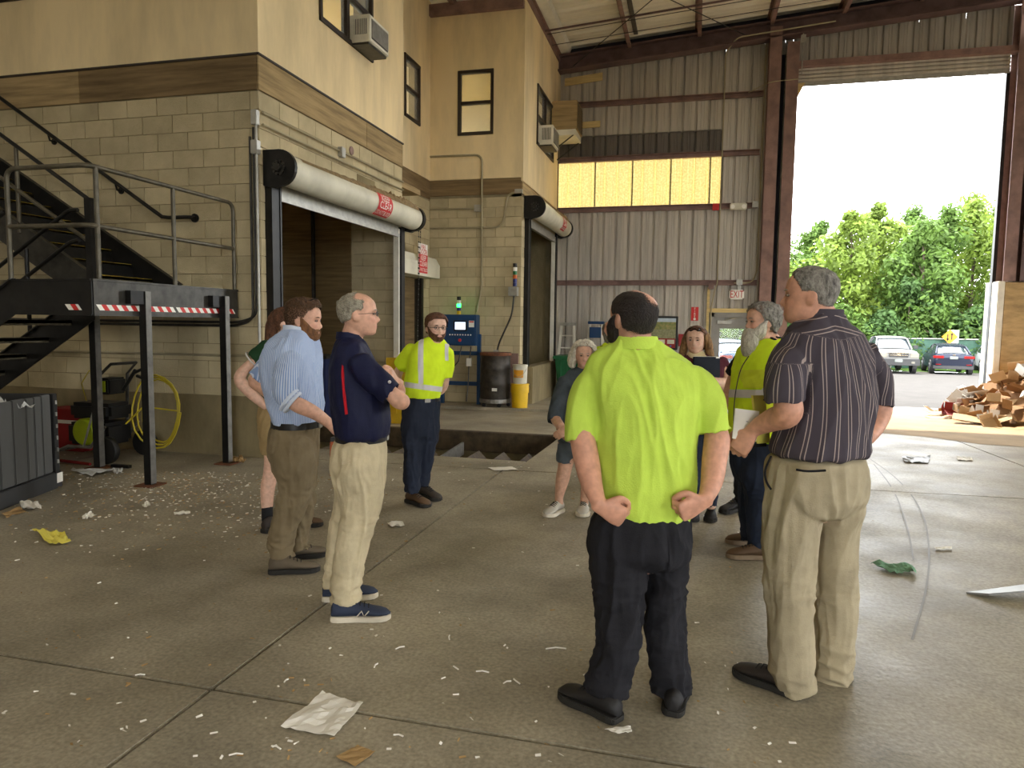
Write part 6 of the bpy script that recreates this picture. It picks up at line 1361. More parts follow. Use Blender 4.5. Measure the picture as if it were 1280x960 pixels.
p.arm([(362, 455, -.20, 12), (355, 480, -.28, 11), (359, 499, -.30, 10), (372, 506, -.30, 10), (393, 516, -.24, 8.5), (410, 528, -.15, 6.5)], cov=3)
p.arm([(352, 450, .18, 11), (333, 462, .22, 10), (319, 475, .24, 9), (327, 484, .22, 8), (338, 494, .16, 6.5)])
p.hand(p.P(411, 529, -.15), p.vec(.8, .6, .2), p.vec(-.2, .1, 1), 1); p.hand(p.P(339, 495, .16), p.vec(.6, .7, -.2), p.vec(1, -.5, 0), -1)
p.finish_body(); p.eyes(brow='hair_brown')
p.hair(hairline(.82, .70, .52, .22), lambda t_, ph: .085+.05*sstep(.75, .95, t_), 'hair_brown', rough=.055, freq=9, seed=4); p.beard('beard_brown', .045, rough=.015)
m = MB(); m.tube([p.hw([q])[0] for q in ((.30, .12, .97), (.16, .26, 1.05), (0, .30, 1.08), (-.16, .26, 1.05))], .004, 6); m.build('raised_glasses', 'dark_lens', p.root)
wrapf = lambda V_: np.arctan2((V_-p.P(368, 480)) @ p.fwd, (V_-p.P(368, 480)) @ p.side)*0.2
sh = shirt(p, 'button_shirt', 'blue_check', tor, [[(363, 450, -.20, 15), (357, 474, -.28, 15.5), (357, 491, -.31, 15), (365, 502.5, -.31, 13.5)], [(350, 448, .17, 15), (334, 460, .22, 14), (322, 472, .24, 13)]], amp=.010, seed=6, attr={'wrap': wrapf}, freq=8)
collar(p, (416, 354, 391, .95, 0), 'blue_check', sh, stand=.05)
c = p.P(365.5, 503, -.31); ax = p.vec(.75, .6, .1); e1 = np.cross(ax, CF); e1 /= np.linalg.norm(e1); e2 = np.cross(ax, e1)
m = MB(); m.tube([c+p.m(13.2)*(math.cos(a)*e1+math.sin(a)*e2) for a in np.linspace(0, 2*math.pi, 20, endpoint=False)], .012, 8, closed=True); m.tube([c-ax*.025+p.m(13.8)*(math.cos(a)*e1+math.sin(a)*e2) for a in np.linspace(0, 2*math.pi, 20, endpoint=False)], .012, 8, closed=True); m.build('rolled_cuff', 'blue_check', sh, smooth=True)
pants(p, 'trousers', 'olive', pel, [nl, fl], seed=5, amp=.009); belt(p, 529, 343.5, 400, .80, hh=8)
p.shoe((336, 717), (397, 713), 'boot', 'hiking_shoe', 'sole_dark', L_=.31, W_=1.1); p.shoe((352, 700), (402, 694), 'boot', 'hiking_shoe', 'sole_dark', L_=.30, W_=1.1)

# ---- woman in green, mostly hidden behind the man in blue
p = Person('woman in green top and tan shorts half hidden behind the man in blue', 5.45, 88, voxel=0.008, skin='skin_pale'); p.place(350, 660)
tor = [(421, 346, 366, 1.0, 0), (428, 340, 372, .6, 0), (440, 333, 376, .6, 0), (460, 331, 377, .68, 0), (480, 331, 374, .72, 0), (505, 328, 372, .76, 0)]
pel = [(500, 328, 371, .8), (520, 324, 371, .82), (545, 326, 368, .78), (556, 330, 364, .7)]
nl = [(343, 545, -.09, 18), (341, 566, -.09, 11), (339, 590, -.08, 9.5), (335, 608, -.07, 9), (334, 628, -.06, 7.5), (334, 646, -.05, 6)]
fl = [(354, 545, .09, 18), (362, 570, .09, 11), (368, 600, .10, 9), (374, 630, .12, 7), (378, 644, .14, 6)]
p.torso(p.body, tor, k=.8); p.torso(p.body, pel, k=.8); p.limb(p.body, nl); p.limb(p.body, fl)
p.set_head(358, 421, 380, 92, 0, H=.222); p.neck([(356, 412, 0, 8.5), (354, 424, 0, 9)])
p.arm([(336, 436, -.15, 9), (316, 452, -.18, 8.5), (300, 472, -.18, 7.5), (312, 490, -.17, 7), (333, 508, -.14, 5.5)]); p.hand(p.P(334, 509, -.14), p.vec(.7, .8, .1), p.vec(.6, -.4, .5), 1, (.3, .3, .2), size=.9)
p.arm([(360, 438, .15, 9), (352, 465, .2, 7.5), (368, 490, .18, 6)]); p.hand(p.P(369, 491, .18), p.vec(.5, .8, 0), p.vec(1, 0, 0), -1, size=.9)
p.finish_body(); p.eyes(brow='hair_chestnut')
p.hair(hairline(.86, .74, .50, .10), .07, 'hair_chestnut', rough=.02, freq=12)
mb = MB(); loft(mb, [p.hw([(0, -.30, .75)])[0], p.hw([(0, -.42, .45)])[0], p.hw([(0.02, -.48, .1)])[0], p.hw([(.04, -.52, -.25)])[0], p.hw([(.04, -.50, -.55)])[0]], [.07, .075, .07, .06, .03], [.05, .055, .05, .04, .02], p.side, sub=4); p.garment('long_hair', mb, 'hair_chestnut', amp=.005, freq=22, squash=(2, 2, .4))
m = MB(); m.tube([p.hw([(.36*math.cos(a), -.02+.1*math.sin(a), .62+.42*math.sin(a))])[0] for a in np.linspace(.0, math.pi, 16)], .0045, 6); m.build('headband', 'black_plastic', p.root)
sh = shirt(p, 't_shirt', 'green_cloth', tor, [[(337, 434, -.14, 12), (326, 442, -.16, 11), (316, 449, -.17, 10.5)], [(360, 436, .14, 11), (356, 450, .17, 10)]], amp=.004, seed=7)
m = MB(); c = p.P(315.5, 449.5, -.17); m.tube([c+p.m(11)*(math.cos(a)*p.vec(.62, .78, 0)*.98+math.sin(a)*CF) for a in np.linspace(0, 2*math.pi, 16, endpoint=False)], .006, 6, closed=True); m.build('sleeve_trim', 'reflective', sh)
pants(p, 'shorts', 'tan_short', pel, [[(343, 540, -.09, 19), (341, 555, -.09, 15.5), (339, 567, -.08, 14.5)], [(354, 540, .09, 19), (360, 566, .09, 13)]], seed=8, amp=.005)
for q in nl[-2:], fl[-2:]:
    mb = MB(); p.limb(mb, [(q[0][0], q[0][1]+4, q[0][2], 7), (q[1][0], q[1][1]+6, q[1][2], 6.8)], cup=.01); p.garment('sock', mb, 'sock', amp=.001)
p.shoe((329, 667), (352, 659), 'boot', 'boot_dark', 'sole_dark', L_=.25); p.shoe((362, 660), (397, 657), 'boot', 'boot_brown', 'sole_dark', L_=.25)

# ---- man in hi-vis t-shirt facing the camera by the pit
p = Person('bearded man with glasses in hi-vis t-shirt with reflective bands near the pit', 6.15, 24, voxel=0.008, skin='skin_pale'); p.place(527, 630)
tor = [(421, 536, 551, .9, 0), (426, 525, 556, .52, 0), (433, 517, 561, .56, 0), (446, 512, 560, .68, 0), (462, 509, 557, .78, 0), (478, 506, 554, .86, 0), (490, 506, 552, .88, 0), (499, 511, 549, .86, 0)]
pel = [(496, 508, 550, .82), (510, 504, 549, .80), (530, 502, 548, .78), (545, 503, 547, .7)]
nl = [(515, 535, -.02, 14), (516, 560, -.04, 12), (515, 580, -.06, 10.5), (515, 600, -.05, 10.5), (515, 616, -.04, 9.5)]
fl = [(537, 535, .02, 12.5), (536, 560, 0, 9.5), (532, 580, .04, 8.5), (530, 598, .06, 7), (530, 610, .06, 6.5)]
skin_core(p, tor, pel, [nl[:-1], fl[:-1]])
p.set_head(545, 426.5, 391.5, 26, -2, H=.24, fat=1.02); p.neck([(545, 418, 0, 8.5), (543, 428, 0, 9.5)])
p.arm([(516, 440, .02, 8.5), (503, 457, .10, 8), (495, 474, .16, 7), (504, 485, .22, 6.5), (518, 494, .26, 5)]); p.hand(p.P(519, 494, .26), p.vec(.8, .5, .1), p.vec(0, .2, 1), 1)
p.arm([(558, 442, .02, 8), (557, 465, .08, 7.5), (553, 484, .16, 6.5), (540, 493, .24, 5.5), (530, 496, .27, 5)]); p.hand(p.P(530, 496, .27), p.vec(-.8, .5, .1), p.vec(0, .2, 1), -1)
p.finish_body(); p.eyes(brow='hair_brown'); p.glasses(thick=.0022)
p.hair(hairline(.80, .68, .46, .16), lambda t_, ph: .06+.02*sstep(.6, .9, t_), 'hair_chestnut', rough=.02, freq=10, seed=9); p.beard('hair_chestnut', .02, rough=.01)
sh = shirt(p, 'hivis_t_shirt', 'hivis', tor, [[(518, 438, .02, 12), (508, 450, .05, 11.5), (500, 459, .08, 10.5)], [(557, 440, .02, 10.5), (558, 456, .05, 10), (557, 472, .07, 9)]], amp=.006, seed=10)
cz = p.P(530, 482)[2]; up = np.array((0, 0, 1.0)); rv = p.vec(1, .13, 0)
hb = p.P(530, 483.5); nb = p.vec(-.14, 1, 0)
p.patch(sh, 'reflective_band', 'reflective', [(hb+nb*-p.m(3.2), nb), (hb+nb*p.m(3.2), -nb), (p.P(507.5, 480), p.vec(1, 0, 0)), ], off=.005)
fwdp = [(p.P(535, 460, 0), p.fwd)]
for xa, xb, ya, yb in ((525.2, 531.5, 425, 480), (556.5, 561, 430, 451)):
    n1 = p.vec(1, -.02, 0); p.patch(sh, 'reflective_band', 'reflective', [(p.P(xa, 450), n1), (p.P(xb, 450), -n1), (p.P(530, ya), p.vec(0, 1, 0)), (p.P(530, yb), p.vec(0, -1, 0))]+fwdp, off=.005)
pants(p, 'jeans', 'dark_denim', pel, [nl, fl], seed=11, amp=.008); belt(p, 499, 509.5, 549, .82, hh=4)
p.shoe((509, 627), (535, 634), 'boot', 'boot_brown', 'sole_dark', L_=.29, W_=1.15, hgt=1.15); p.shoe((526, 619), (550, 627), 'boot', 'boot_dark', 'sole_dark', L_=.29, W_=1.15, hgt=1.15)

# ---- elderly woman in denim
p = Person('white-haired elderly woman in denim jacket and grey-blue shorts', 5.95, -4, voxel=0.008, skin='skin_tan'); p.place(708, 643)
tor = [(459, 722, 738, .9, 0), (464, 710, 748, .55, 0), (472, 704, 754, .58, 0), (490, 702, 756, .68, 0), (515, 700, 758, .74, 0), (540, 698, 760, .76, 0), (552, 698, 760, .76, 0)]
pel = [(545, 699, 757, .76), (560, 698, 756, .74), (568, 700, 754, .7)]
nl = [(712, 555, 0, 15), (707, 580, -.01, 9.5), (703, 600, -.02, 8.5), (699, 620, -.02, 5.5), (699, 630, -.02, 5.5)]
fl = [(743, 555, 0, 15), (739, 580, 0, 9.5), (735, 600, 0, 8.5), (731, 622, 0, 5.5), (730, 632, 0, 5.5)]
p.torso(p.body, tor, k=.8); p.torso(p.body, pel, k=.8); p.limb(p.body, nl); p.limb(p.body, fl)
p.set_head(729.5, 459, 428, -2, -4, H=.212); p.neck([(729, 452, 0, 7), (729, 463, 0, 7.5)])
p.arm([(706, 478, 0, 8), (697, 505, -.03, 7), (694, 522, -.08, 6.5), (701, 533, -.20, 5.5)]); p.hand(p.P(701, 534, -.20), p.vec(.35, 1, -.1), p.vec(.9, -.2, .4), 1, (.15, .25, .2), size=.92)
p.arm([(752, 478, 0, 8), (758, 505, -.03, 7), (740, 528, -.16, 6.5), (712, 536, -.24, 5.5)]); p.hand(p.P(711, 536, -.24), p.vec(-1, .55, 0), p.vec(.1, .3, 1), -1, (.2, .3, .2), size=.92)
p.finish_body(); p.eyes(brow='hair_grey')
p.hair(hairline(.84, .66, .20, .02), lambda t_, ph: .10+.06*sstep(.3, .8, abs(ph)/2), 'hair_white', rough=.05, freq=8, seed=12)
mb = MB()
for sg in (-1, 1): loft(mb, [p.hw([(sg*.36, -.05, .75)])[0], p.hw([(sg*.44, -.08, .45)])[0], p.hw([(sg*.46, -.06, .15)])[0], p.hw([(sg*.40, -.02, -.02)])[0]], [.03, .036, .036, .02], [.045, .05, .045, .02], p.side)
p.garment('side_curls', mb, 'hair_white', amp=.008, freq=30)
sh = shirt(p, 'denim_jacket', 'denim_jacket', tor, [[(708, 476, 0, 11), (699, 500, -.03, 10), (694, 518, -.06, 9), (692, 528, -.09, 8.5)], [(752, 476, 0, 11), (759, 500, -.03, 10), (748, 522, -.12, 9)]], amp=.008, seed=13)
collar(p, (463, 719, 742, .8, 0), 'denim_jacket', sh, stand=.03)
pants(p, 'shorts', 'denim_short', pel, [[(713, 552, 0, 16), (708, 568, 0, 12.5), (706, 579, 0, 11.5)], [(743, 552, 0, 16), (741, 579, 0, 12)]], seed=14, amp=.004)
p.shoe((702, 639), (682, 647), 'low', 'sneaker_pale', 'sole_white', L_=.25, W_=1.1); p.shoe((730, 637), (727, 650), 'low', 'sneaker_pale', 'sole_white', L_=.25, W_=1.1)

# ---- man hidden behind, only part of his face shows
p = Person('balding bearded man peering out behind the head of the lime shirt man', 7.4, -8, voxel=0.011, skin='skin_pink'); p.place(768, 594)
tor = [(430, 757, 775, .9, 0), (436, 745, 790, .55, 0), (448, 741, 795, .6, 0), (480, 743, 793, .7, 0), (508, 744, 792, .76, 0)]
pel = [(505, 746, 790, .76), (530, 748, 788, .74)]; lgs = [[(757, 525, 0, 11), (757, 560, 0, 9), (757, 586, 0, 8)], [(779, 525, 0, 11), (779, 560, 0, 9), (779, 586, 0, 8)]]
skin_core(p, tor, pel, lgs); p.set_head(763, 429, 399, 6, 0, H=.235); p.neck([(764, 423, 0, 7), (765, 433, 0, 7.5)])
p.arm([(746, 446, 0, 7), (742, 475, 0, 6.5), (744, 500, -.05, 5)]); p.arm([(790, 446, 0, 7), (794, 475, 0, 6.5), (792, 500, -.05, 5)]); p.hand(p.P(744, 501, -.05), p.vec(0, 1, 0), p.vec(1, 0, 0), 1); p.hand(p.P(792, 501, -.05), p.vec(0, 1, 0), p.vec(-1, 0, 0), -1)
p.finish_body(); p.eyes(brow='hair_grey')
p.hair(hairline(.95, .80, .55, .2), .04, 'hair_grey', rough=.015, bald=lambda t_, ph: 1-sstep(.8, .9, t_)); p.beard('hair_saltpepper', .06, rough=.02)
sh = shirt(p, 'dark_shirt', 'black_cloth', tor, [[(748, 444, 0, 9), (742, 470, 0, 9)], [(788, 444, 0, 9), (794, 470, 0, 9)]], seed=15)
mb = MB(); p.torso(mb, [(432, 752, 780, .7, 0)]+[(y, a-1.5, b+1.5, r, d) for y, a, b, r, d in tor[1:]], cup=.02); p.garment('hivis_vest', mb, 'hivis', amp=.004, seed=4)
pants(p, 'trousers', 'dark_denim', pel, lgs, seed=16); p.shoe((757, 596), (756, 601), L_=.28); p.shoe((779, 596), (780, 601), L_=.28)

# ---- big man in lime t-shirt, back to the camera, fists on his hips
p = Person('broad man in lime green t-shirt seen from behind with fists on his back', 2.93, 184, voxel=0.0045, skin='skin_pink'); p.place(800, 885)
tor = [(424, 768, 821, .85, 0), (432, 757, 832, .55, 0), (441, 744, 846, .50, 0), (452, 735, 862, .52, 0), (470, 731, 876, .58, 0), (500, 735, 878, .66, 0), (530, 741, 873, .72, 0), (560, 745, 869, .76, 0), (590, 749, 869, .78, 0), (615, 750, 868, .78, 0), (635, 750, 864, .76, 0), (650, 757, 860, .74, -.005), (661, 768, 852, .72, -.01)]
pel = [(640, 744, 860, .72), (655, 737, 862, .74), (675, 734, 862, .74), (690, 736, 861, .72), (702, 742, 856, .64)]
nl = [(772, 700, -.02, 34), (775, 722, -.03, 34), (774, 750, -.03, 31), (774, 780, -.03, 29.5), (773, 808, -.03, 26.5), (766, 832, -.03, 25.5), (759, 850, -.03, 26), (757, 866, -.03, 25)]
fl = [(832, 700, .02, 28), (833, 722, .02, 24.5), (831, 750, .02, 24), (831, 780, .02, 24.5), (833, 810, .02, 24.5), (837, 840, .02, 23.5), (839, 858, .02, 23), (839, 867, .02, 22)]
skin_core(p, tor[:-2], pel, [nl[:-1], fl[:-1]])
p.set_head(790, 434, 366, -152, 2, H=.235, fat=1.12, jaw=1.15); p.neck([(790, 408, 0, 25), (791, 422, 0, 23), (793, 436, 0, 24)])
p.arm([(740, 480, 0, 16), (729, 520, -.02, 15), (728, 545, -.04, 15.5), (734, 578, -.07, 16), (739, 602, -.11, 14), (745, 620, -.15, 11), (749, 630, -.17, 9.5)])
p.hand(p.P(750, 632, -.17), p.vec(.85, .45, -.05), p.vec(.25, -.35, 1), 1, (.75, 1.0, .6), size=1.08, thumb=.9)
p.arm([(874, 480, 0, 16), (890, 520, -.02, 16), (896, 548, -.04, 16), (893, 575, -.07, 15.5), (890, 600, -.11, 14), (885, 616, -.15, 11), (881, 624, -.17, 9.5)])
p.hand(p.P(880, 626, -.17), p.vec(-.85, .42, -.05), p.vec(-.25, -.35, 1), -1, (.75, 1.0, .6), size=1.08, thumb=.9)
def stub(L_, V_, C_):
    k = np.clip((0.86-L_[:, 2])/.25, 0, 1)*np.clip((L_[:, 2]+.02)/.2, 0, 1)*(L_[:, 1] < .15)*np.clip(1.2-np.abs(L_[:, 1]+.1), 0, 1); return C_-0.30*np.clip(k, 0, 1)[:, None]*np.array((1, .95, .9))
p.finish_body(tint=stub); p.eyes(brow='hair_dark')
p.hair(hairline(.9, .80, .50, .16), .016, 'hair_dark', rough=.003, freq=40, soft=.16, under=.004, fade=1.0, bald=lambda t_, ph: 1-.85*math.exp(-((t_-.88)/.16)**2)*math.exp(-(min(abs(ph-2.55), 6.283-abs(ph-2.55))/.7)**2)-.5*sstep(.93, 1.0, t_)); p.beard('hair_dark', .09, rough=.02)
mb = MB(); loft(mb, [p.hw([(0, .30, .22)])[0], p.hw([(0, .33, .0)])[0], p.hw([(0, .33, -.14)])[0]], [.05, .048, .025], [.035, .035, .02], p.side); p.garment('chin_beard', mb, 'hair_dark', amp=.004, freq=30)
sh = shirt(p, 'lime_t_shirt', 'hivis_lime', tor, [[(752, 470, 0, 20), (737, 490, -.01, 22), (728, 520, -.02, 20.5), (726, 551, -.03, 19.5)], [(862, 470, 0, 20), (876, 490, -.01, 23), (887, 515, -.02, 23), (892, 541, -.03, 22.5)]], amp=.009, seed=17, squash=(1.5, 1.5, .35), freq=8, hem=.05)
m = MB(); c = p.P(794, 425, 0); P = [[c+p.m(29)*(math.cos(a)*p.side+.82*math.sin(a)*p.fwd)*q+np.array((0, 0, z)) for a in np.linspace(0, 2*math.pi, 32)] for q, z in ((1.10, -.034), (1.05, -.016), (1.0, .0), (.95, .016))]; m.grid(P); m.build('neck_band', 'hivis_lime', sh, smooth=True, solid=.006)
pn = pants(p, 'work_trousers', 'black_work', pel, [nl, fl], seed=18, amp=.011, freq=7); 
for x0, x1, y0, y1 in ((752, 796, 672, 706), (826, 858, 668, 700)):
    p.patch(pn, 'back_pocket', 'black_work', [(p.P(x0, y0), p.vec(1, 0, 0)), (p.P(x1, y0), p.vec(-1, 0, 0)), (p.P(x0, y0), p.vec(0, 1, 0)), (p.P(x0, y1), p.vec(0, -1, 0)), (p.P(790, 690, 0), -CF)], off=.004)
p.shoe((774, 904), (716, 874), 'boot', 'boot_black', 'sole_dark', L_=.31, W_=1.15, hgt=1.1); p.shoe((840, 897), (846, 866), 'boot', 'boot_black', 'sole_dark', L_=.31, W_=1.15, hgt=1.1)

# ---- young woman with dark folder
p = Person('woman with long light brown hair in maroon top hugging a dark folder', 5.75, -14, voxel=0.008, skin='skin_pale'); p.place(876, 645)
tor = [(441, 862, 880, .9, 0), (446, 854, 894, .6, 0), (454, 852, 903, .64, 0), (470, 853, 904, .72, 0), (490, 856, 902, .74, 0), (506, 856, 902, .76, 0)]
pel = [(500, 857, 901, .78), (522, 855, 902, .78), (540, 858, 899, .7)]
lgs = [[(868, 535, 0, 13), (868, 570, 0, 10), (868, 605, 0, 8.5), (868, 634, 0, 8)], [(890, 535, 0, 13), (890, 570, 0, 10), (889, 605, 0, 8.5), (889, 634, 0, 8)]]
skin_core(p, tor, pel, lgs); p.set_head(869.5, 441.5, 411, -26, 0, H=.215, fat=1.06); p.neck([(870, 434, 0, 8), (871, 446, 0, 9)])
p.arm([(900, 456, 0, 9), (907, 470, -.04, 9), (906, 480, -.10, 8.5), (895, 479, -.19, 7.5), (881, 477, -.25, 6)]); p.hand(p.P(880, 477, -.25), p.vec(-1, -.1, 0), p.vec(0, 0, 1), -1, (.2, .25, .2), size=.92)
p.arm([(855, 456, 0, 9), (851, 472, -.06, 8), (858, 482, -.16, 7.5), (872, 484, -.24, 6)]); p.hand(p.P(873, 484, -.24), p.vec(1, -.1, 0), p.vec(0, 0, 1), 1, (.2, .25, .2), size=.92)
p.finish_body(); p.eyes(brow='hair_chestnut')
p.hair(hairline(.86, .70, .38, .05), .075, 'hair_chestnut', rough=.01, freq=10)
mb = MB()
for sg, a in ((1, 0), (-1, 1)): loft(mb, [p.hw([(sg*.30, -.06, .72)])[0], p.hw([(sg*.42, -.12, .40)])[0], p.hw([(sg*.50, -.12, .0)])[0], p.hw([(sg*(.62 if sg < 0 else .52), -.05, -.32)])[0], p.hw([(sg*(.74 if sg < 0 else .5), -.02, -.55)])[0]], [.035, .035, .034, .03, .014], [.06, .06, .05, .04, .015], p.side)
p.garment('long_hair', mb, 'hair_light', amp=.005, freq=18, squash=(2.5, 2.5, .4)); p.glasses('dark_lens', up=.40, fwd=-.13, thick=.004, dark=True)
sh = shirt(p, 'maroon_top', 'maroon', tor, [[(899, 453, 0, 11), (904, 462, -.02, 10.5)], [(856, 453, 0, 11), (852, 462, -.03, 10.5)]], amp=.004, seed=19)
mb = MB(); p.torso(mb, [(440, 861, 879, .95, 0), (445, 858, 886, .7, -.015), (452, 862, 888, .7, -.03)], k=1.0); p.garment('cream_scarf', mb, 'cream', amp=.004)
pants(p, 'jeans', 'blue_jean', pel, lgs, seed=20); p.shoe((868, 644), (866, 650), 'low', 'boot_black', L_=.24); p.shoe((889, 644), (888, 650), 'low', 'boot_black', L_=.24)
FD = thing('folder', 'dark blue folder held against the maroon top', 'folder', p.P(883, 470, -.24)); R3 = np.array([p.vec(1, 0.0, .25), p.vec(-.25, 0, 1), CU]).T
cloth('folder_navy', (24, 30, 44), 0.6)
m = MB(); m.box(p.P(883, 459, -.215), (p.m(35), .022, p.m(25)), R3); m.build('cover', 'folder_navy', FD, bevel=.004); m = MB(); m.box(p.P(883, 458.5, -.212), (p.m(34), .012, p.m(25)), R3); m.build('pages', 'paper_white', FD); m = MB(); m.box(p.P(897, 447, -.232), (p.m(5), .008, p.m(1.6)), R3); m.build('clip', 'buckle', FD)

# ---- person standing behind the vest man, only a trouser leg and a boot show
p = Person('person in black clothes hidden behind the man in the safety vest', 6.05, -20, voxel=0.011); p.place(935, 640)
tor = [(424, 939, 957, .9, 0), (430, 930, 968, .55, 0), (440, 927, 972, .6, 0), (480, 928, 970, .7, 0), (520, 928, 970, .76, 0)]
pel = [(515, 929, 969, .78), (545, 926, 966, .74)]; lgs = [[(937, 540, 0, 12), (929, 580, 0, 10), (926, 610, 0, 8.5), (926, 630, 0, 8)], [(957, 540, .02, 12), (960, 580, .04, 10), (961, 630, .06, 8)]]
skin_core(p, tor, pel, lgs); p.set_head(948, 422, 390, -60, 0, H=.225); p.neck([(948, 415, 0, 7.5), (948, 427, 0, 8)])
p.arm([(932, 440, 0, 8), (930, 470, .02, 7), (936, 500, -.05, 5.5)]); p.arm([(966, 440, 0, 8), (970, 470, 0, 7), (966, 505, 0, 5.5)]); p.hand(p.P(936, 501, -.05), p.vec(.3, 1, 0), p.vec(1, 0, 0), 1); p.hand(p.P(966, 506, 0), p.vec(0, 1, 0), p.vec(-1, 0, 0), -1)
p.finish_body(); p.eyes(); p.hair(hairline(.82, .7, .5, .2), .03, 'hair_dark', rough=.01)
shirt(p, 't_shirt', 'black_cloth', tor, [[(934, 438, 0, 9), (930, 462, 0, 9)], [(965, 438, 0, 9), (970, 462, 0, 9)]], seed=21); pants(p, 'trousers', 'black_work', pel, lgs, seed=22)
p.shoe((928, 636), (906, 641), 'boot', 'boot_black', L_=.29, W_=1.1); p.shoe((962, 634), (948, 640), 'boot', 'boot_black', L_=.29)

# ---- man with long white beard in safety vest
p = Person('man with long white beard and grey curls wearing a hi-vis safety vest', 4.9, -58, voxel=0.006); p.place(945, 690)
tor = [(421, 950, 976, .9, 0), (428, 940, 990, .58, 0), (438, 932, 998, .60, 0), (455, 926, 1000, .66, 0), (480, 922, 1001, .74, 0), (510, 919, 1001, .80, 0), (538, 917, 999, .82, 0), (548, 919, 997, .82, 0)]
pel = [(540, 919, 993, .82), (560, 917, 992, .82), (585, 919, 990, .78), (602, 924, 985, .7)]
nl = [(949, 590, -.06, 24), (950, 615, -.06, 19), (949, 645, -.05, 16), (950, 670, -.04, 15), (950, 690, -.04, 14.5)]
fl = [(946, 590, .10, 22), (940, 620, .12, 17), (939, 650, .12, 14), (940, 676, .12, 13)]
skin_core(p, tor, pel, [nl[:-1], fl[:-1]])
p.set_head(951, 424, 378, -80, 0, H=.243); p.neck([(953, 412, 0, 11.5), (957, 428, 0, 12)])
p.arm([(932, 448, .16, 10), (918, 468, .22, 9.5), (913, 490, .22, 8.5), (914, 508, .14, 7)]); p.hand(p.P(915, 511, .12), p.vec(.3, 1, -.2), p.vec(1, 0, 0), 1)
p.arm([(985, 450, -.16, 12), (994, 480, -.2, 11), (984, 505, -.22, 9.5), (962, 520, -.24, 7.5)]); p.hand(p.P(960, 521, -.24), p.vec(-1, .3, 0), p.vec(.1, .2, 1), -1)
p.finish_body(); p.eyes(brow='hair_saltpepper')
p.hair(hairline(.83, .70, .48, .12), lambda t_, ph: .08+.05*sstep(1.0, 2.2, abs(ph)), 'hair_saltpepper', rough=.05, freq=9, seed=23); p.beard('beard_white', .06, rough=.02)
mb = MB(); loft(mb, [p.hw([(0, .30, .24)])[0], p.hw([(0, .33, .02)])[0], p.hw([(0, .33, -.25)])[0], p.hw([(0, .30, -.48)])[0], p.hw([(0, .27, -.66)])[0]], [.055, .062, .062, .05, .015], [.045, .052, .055, .04, .012], p.side); p.garment('long_beard', mb, 'beard_white', amp=.006, freq=26, squash=(2, 2, .5))
shirt(p, 't_shirt', 'black_cloth', [(y, a+2, b-2, r, d) for y, a, b, r, d in tor], [[(934, 444, .15, 12), (924, 458, .19, 12), (916, 470, .22, 11.5)], [(986, 446, -.15, 14), (995, 472, -.2, 13)]], amp=.005, seed=24)
mb = MB(); p.torso(mb, [(424, 946, 980, .8, 0)]+[(y, a-1.5, b+1.5, r, d) for y, a, b, r, d in tor[1:]], cup=.03, dome=(.1, 0)); vst = p.garment('safety_vest', mb, 'hivis', amp=.006, seed=25)
mat('zip_dark', (60, 64, 58), 0.6); cloth('vest_pocket', (222, 238, 60), 0.35)
nb = p.vec(0, 1, 0); y0, y1 = 487, 497
p.patch(vst, 'reflective_band', 'reflective', [(p.P(940, y0), nb), (p.P(940, y1), -nb)], off=.004)
n1 = p.vec(.93, .36, 0); p.patch(vst, 'reflective_band', 'reflective', [(p.P(947, 470), n1), (p.P(953, 470), -n1), (p.P(950, 433), nb), (p.P(950, 488), -nb), (p.P(950, 460, 0.0), -CF)], off=.005)
for q in ((924, 945, 463, 485), (930, 947, 499, 511)):
    p.patch(vst, 'vest_pocket', 'vest_pocket', [(p.P(q[0], 470), p.vec(1, -.15, 0)), (p.P(q[1], 470), p.vec(-1, .15, 0)), (p.P(930, q[2]), nb), (p.P(930, q[3]), -nb), (p.P(950, 470, 0), -CF)], off=.009)
m = MB(); m.tube(catmull([p.P(*q) for q in ((936, 445, -.19), (926, 462, -.13), (919.5, 490, -.10), (917, 520, -.10), (918, 545, -.10))], 5), .0035, 6); m.build('zip', 'zip_dark', vst)
pants(p, 'jeans', 'blue_jean', pel, [nl, fl], seed=26, amp=.006)
p.shoe((962, 699), (920, 697), 'low', 'boot_brown', 'sole_brown', L_=.29); p.shoe((958, 681), (920, 679), 'low', 'boot_brown', 'sole_brown', L_=.29)

# ---- tall man in dark striped shirt seen from behind
p = Person('tall grey-haired man in dark striped shirt and khaki trousers seen from behind', 3.12, -146, voxel=0.0048, skin='skin_pink'); p.place(1000, 860)
tor = [(394, 1003, 1053, .9, 0), (404, 990, 1066, .62, 0), (414, 979, 1080, .55, 0), (428, 968, 1092, .55, 0), (448, 968, 1097, .60, 0), (475, 976, 1097, .68, 0), (505, 978, 1095, .76, 0), (535, 970, 1089, .80, 0), (555, 963, 1086, .82, 0), (566, 963, 1085, .82, 0), (571, 976, 1066, .82, 0), (580, 984, 1056, .82, 0)]
pel = [(571, 962, 1079, .84), (582, 957, 1080, .84), (605, 955, 1082, .82), (625, 958, 1079, .78), (638, 966, 1070, .68)]
nl = [(989, 635, -.05, 36), (988, 660, -.06, 34), (987, 695, -.06, 32), (986, 730, -.06, 29.5), (988, 770, -.06, 27), (989, 810, -.06, 26), (990, 838, -.06, 26), (997, 862, -.06, 22)]
fl = [(1046, 635, .05, 33), (1046, 660, .06, 26), (1044, 695, .07, 24.5), (1044, 730, .08, 25), (1043, 770, .08, 26), (1042, 810, .08, 25.5), (1042, 836, .08, 25), (1044, 850, .08, 22)]
skin_core(p, tor[:-3], pel, [nl[:-1], fl[:-1]])
